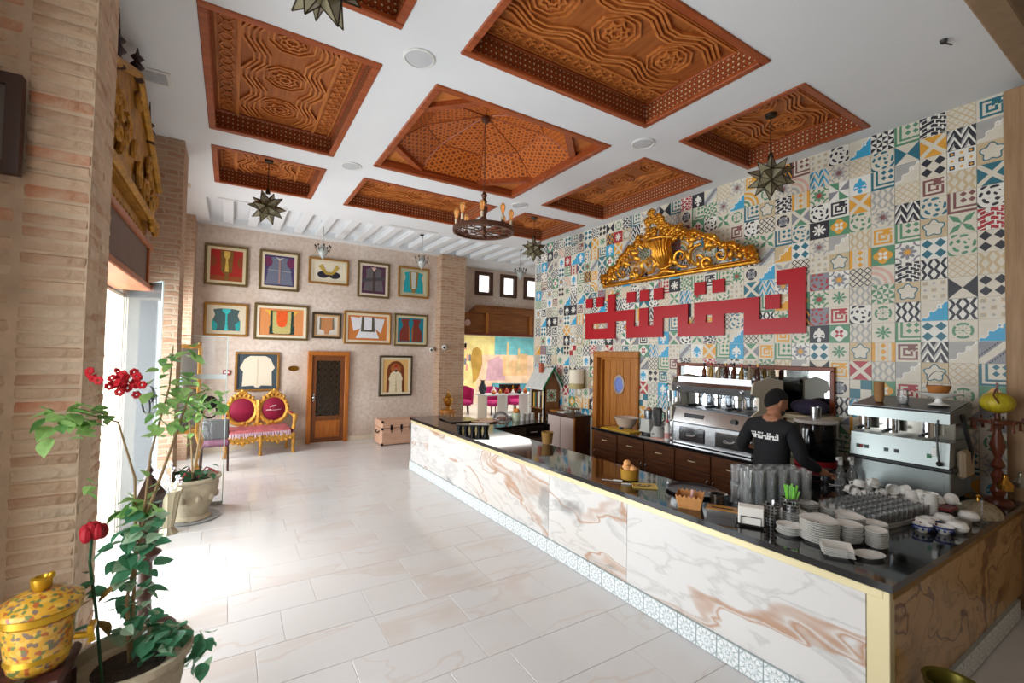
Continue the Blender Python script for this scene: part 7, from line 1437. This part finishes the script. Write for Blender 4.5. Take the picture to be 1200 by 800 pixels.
# furniture of the back room
mag = mat('magenta_velvet', (178, 34, 104), .8, var=.2, vs=6)
for i, (x, y_) in enumerate(((6.55, 13.6), (7.4, 13.0), (8.3, 13.1))):
    t = thing('magenta_armchair', ('magenta armchair farthest left in the back room', 'magenta armchair in the middle of the back room', 'magenta armchair on the right in the back room')[i], 'armchair', (x, y_, 0), R(20*i-20), group='magenta armchairs'); b = MB(); b.box(-.3, .3, -.3, .3, .28, .45, bev=.06); b.build('seat', mag, t)
    b = MB(); n = 14; vv = []; ff = []
    for k in range(n+1): a = PI*k/n; [vv.append((r_*math.cos(a), r_*math.sin(a)*.9, z)) for r_, z in ((.36, .3), (.38, .78+.1*math.sin(a)), (.3, .8+.1*math.sin(a)), (.29, .3))]
    for k in range(n): [ff.append((k*4+j, k*4+j+1, k*4+j+5, k*4+j+4)) for j in range(3)]
    b.add(vv, ff+[(0, 1, 2, 3), (n*4, n*4+1, n*4+2, n*4+3)]); b.build('backrest', mag, t)
    for q in range(4): a = PI/4+PI/2*q; b = MB(); b.tube([(.25*math.cos(a), .25*math.sin(a), .28), (.28*math.cos(a), .28*math.sin(a), 0)], .02, 6); b.build('leg', darkwood, t)
t = thing('display_table', 'long pale table set with copper wares in the back room', 'table', (7.6, 12.1, 0)); b = MB(); b.box(-1.2, 1.3, -.3, .3, .72, .76, bev=.01); b.build('top', mat('pale_stone_top', (214, 220, 222), .3), t)
for x in (-1.1, -.4, .4, 1.2): b = MB(); b.box(x-.03, x+.03, -.25, .25, 0, .72); b.build('leg', white_pl, t)
copper = mat('copper', (176, 96, 50), .3, .8); redl = mat('red_lacquer_ware', (170, 40, 40), .35); wares = [('copper_pot', copper), ('brass_pot', brass), ('red_pot', redl), ('white_pot', porcelain), ('dark_pot', iron)]
random.seed(14)
for k in range(16):
    nm, m_ = wares[(k*3) % 5]; h = random.uniform(.1, .24); r_ = random.uniform(.05, .09); x = 6.8+k*.115; t = thing(nm, '%s in the row on the long pale table, %s from the %s' % ({'copper_pot': 'copper pot', 'brass_pot': 'brass pot', 'red_pot': 'red lacquered pot', 'white_pot': 'white pot', 'dark_pot': 'dark iron pot'}[nm], ORD[k if k < 8 else 15-k], 'left' if k < 8 else 'right'), 'pot', (x, 11.95+.2*(k % 2), .76), group='wares on the long table')
    b = MB(); b.lathe([(r_*.6, 0), (r_, h*.35), (r_*.8, h*.6), (r_*.35, h*.8), (r_*.45, h*.9)], 14); b.build('body', m_, t); b = MB(); b.lathe([(r_*.45, h*.9), (r_*.3, h), (r_*.08, h*1.1), (.004, h*1.2)], 12); b.build('lid', m_, t)
t = thing('copper_samovar', 'copper samovar with lantern top at the right end of the long table', 'samovar', (8.76, 12.05, .76)); b = MB(); b.lathe([(.09, 0), (.05, .04), (.05, .1), (.14, .2), (.15, .32), (.1, .42), (.05, .45), (.03, .5), (.0001, .52)], 20); b.build('body', copper, t); b = MB(); b.tube([(-.1, 0, .42), (-.1, 0, .62), (.1, 0, .62), (.1, 0, .42)], .008); b.build('handle', iron, t)
t = thing('tray_of_wares', 'dark tray with jugs standing behind the copper wares', 'tray', (7.55, 12.25, .9)); b = MB(); b.box(-.35, .35, -.08, .08, 0, .14, bev=.01); b.build('box', iron, t); b = MB(); b.box(-.3, .3, -.06, .06, -.14, 0); b.build('riser', redl, t)
t = thing('dark_vase_group', 'large dark glazed vase on the left end of the long table', 'vase', (6.55, 12.2, .76)); b = MB(); b.lathe([(.06, 0), (.12, .1), (.13, .2), (.06, .32), (.05, .38), (.08, .42)], 18); b.build('body', mat('dark_glaze', (60, 66, 74), .3), t); t.name = 'dark_vase'
t = thing('glass_cabinet', 'low grey cabinet behind the bar in the back hall', 'cabinet', (8.2, 9.9, 0)); b = MB(); b.box(-.5, .5, -.25, .25, 0, .85, bev=.01); b.build('body', mat('taupe_cabinet', (150, 138, 126), .6), t); b = MB(); b.box(-.52, .52, -.27, .27, .85, .88); b.build('top', porcelain, t)
b = MB(); b.box(4.98, 5.06, 10.45, 10.55, 0, 2.2, bev=.01); tag(b.build('dark_door_post', mat('dark_post', (48, 30, 26), .5)), 'dark upright post beside the brick pier at the passage', 'post')
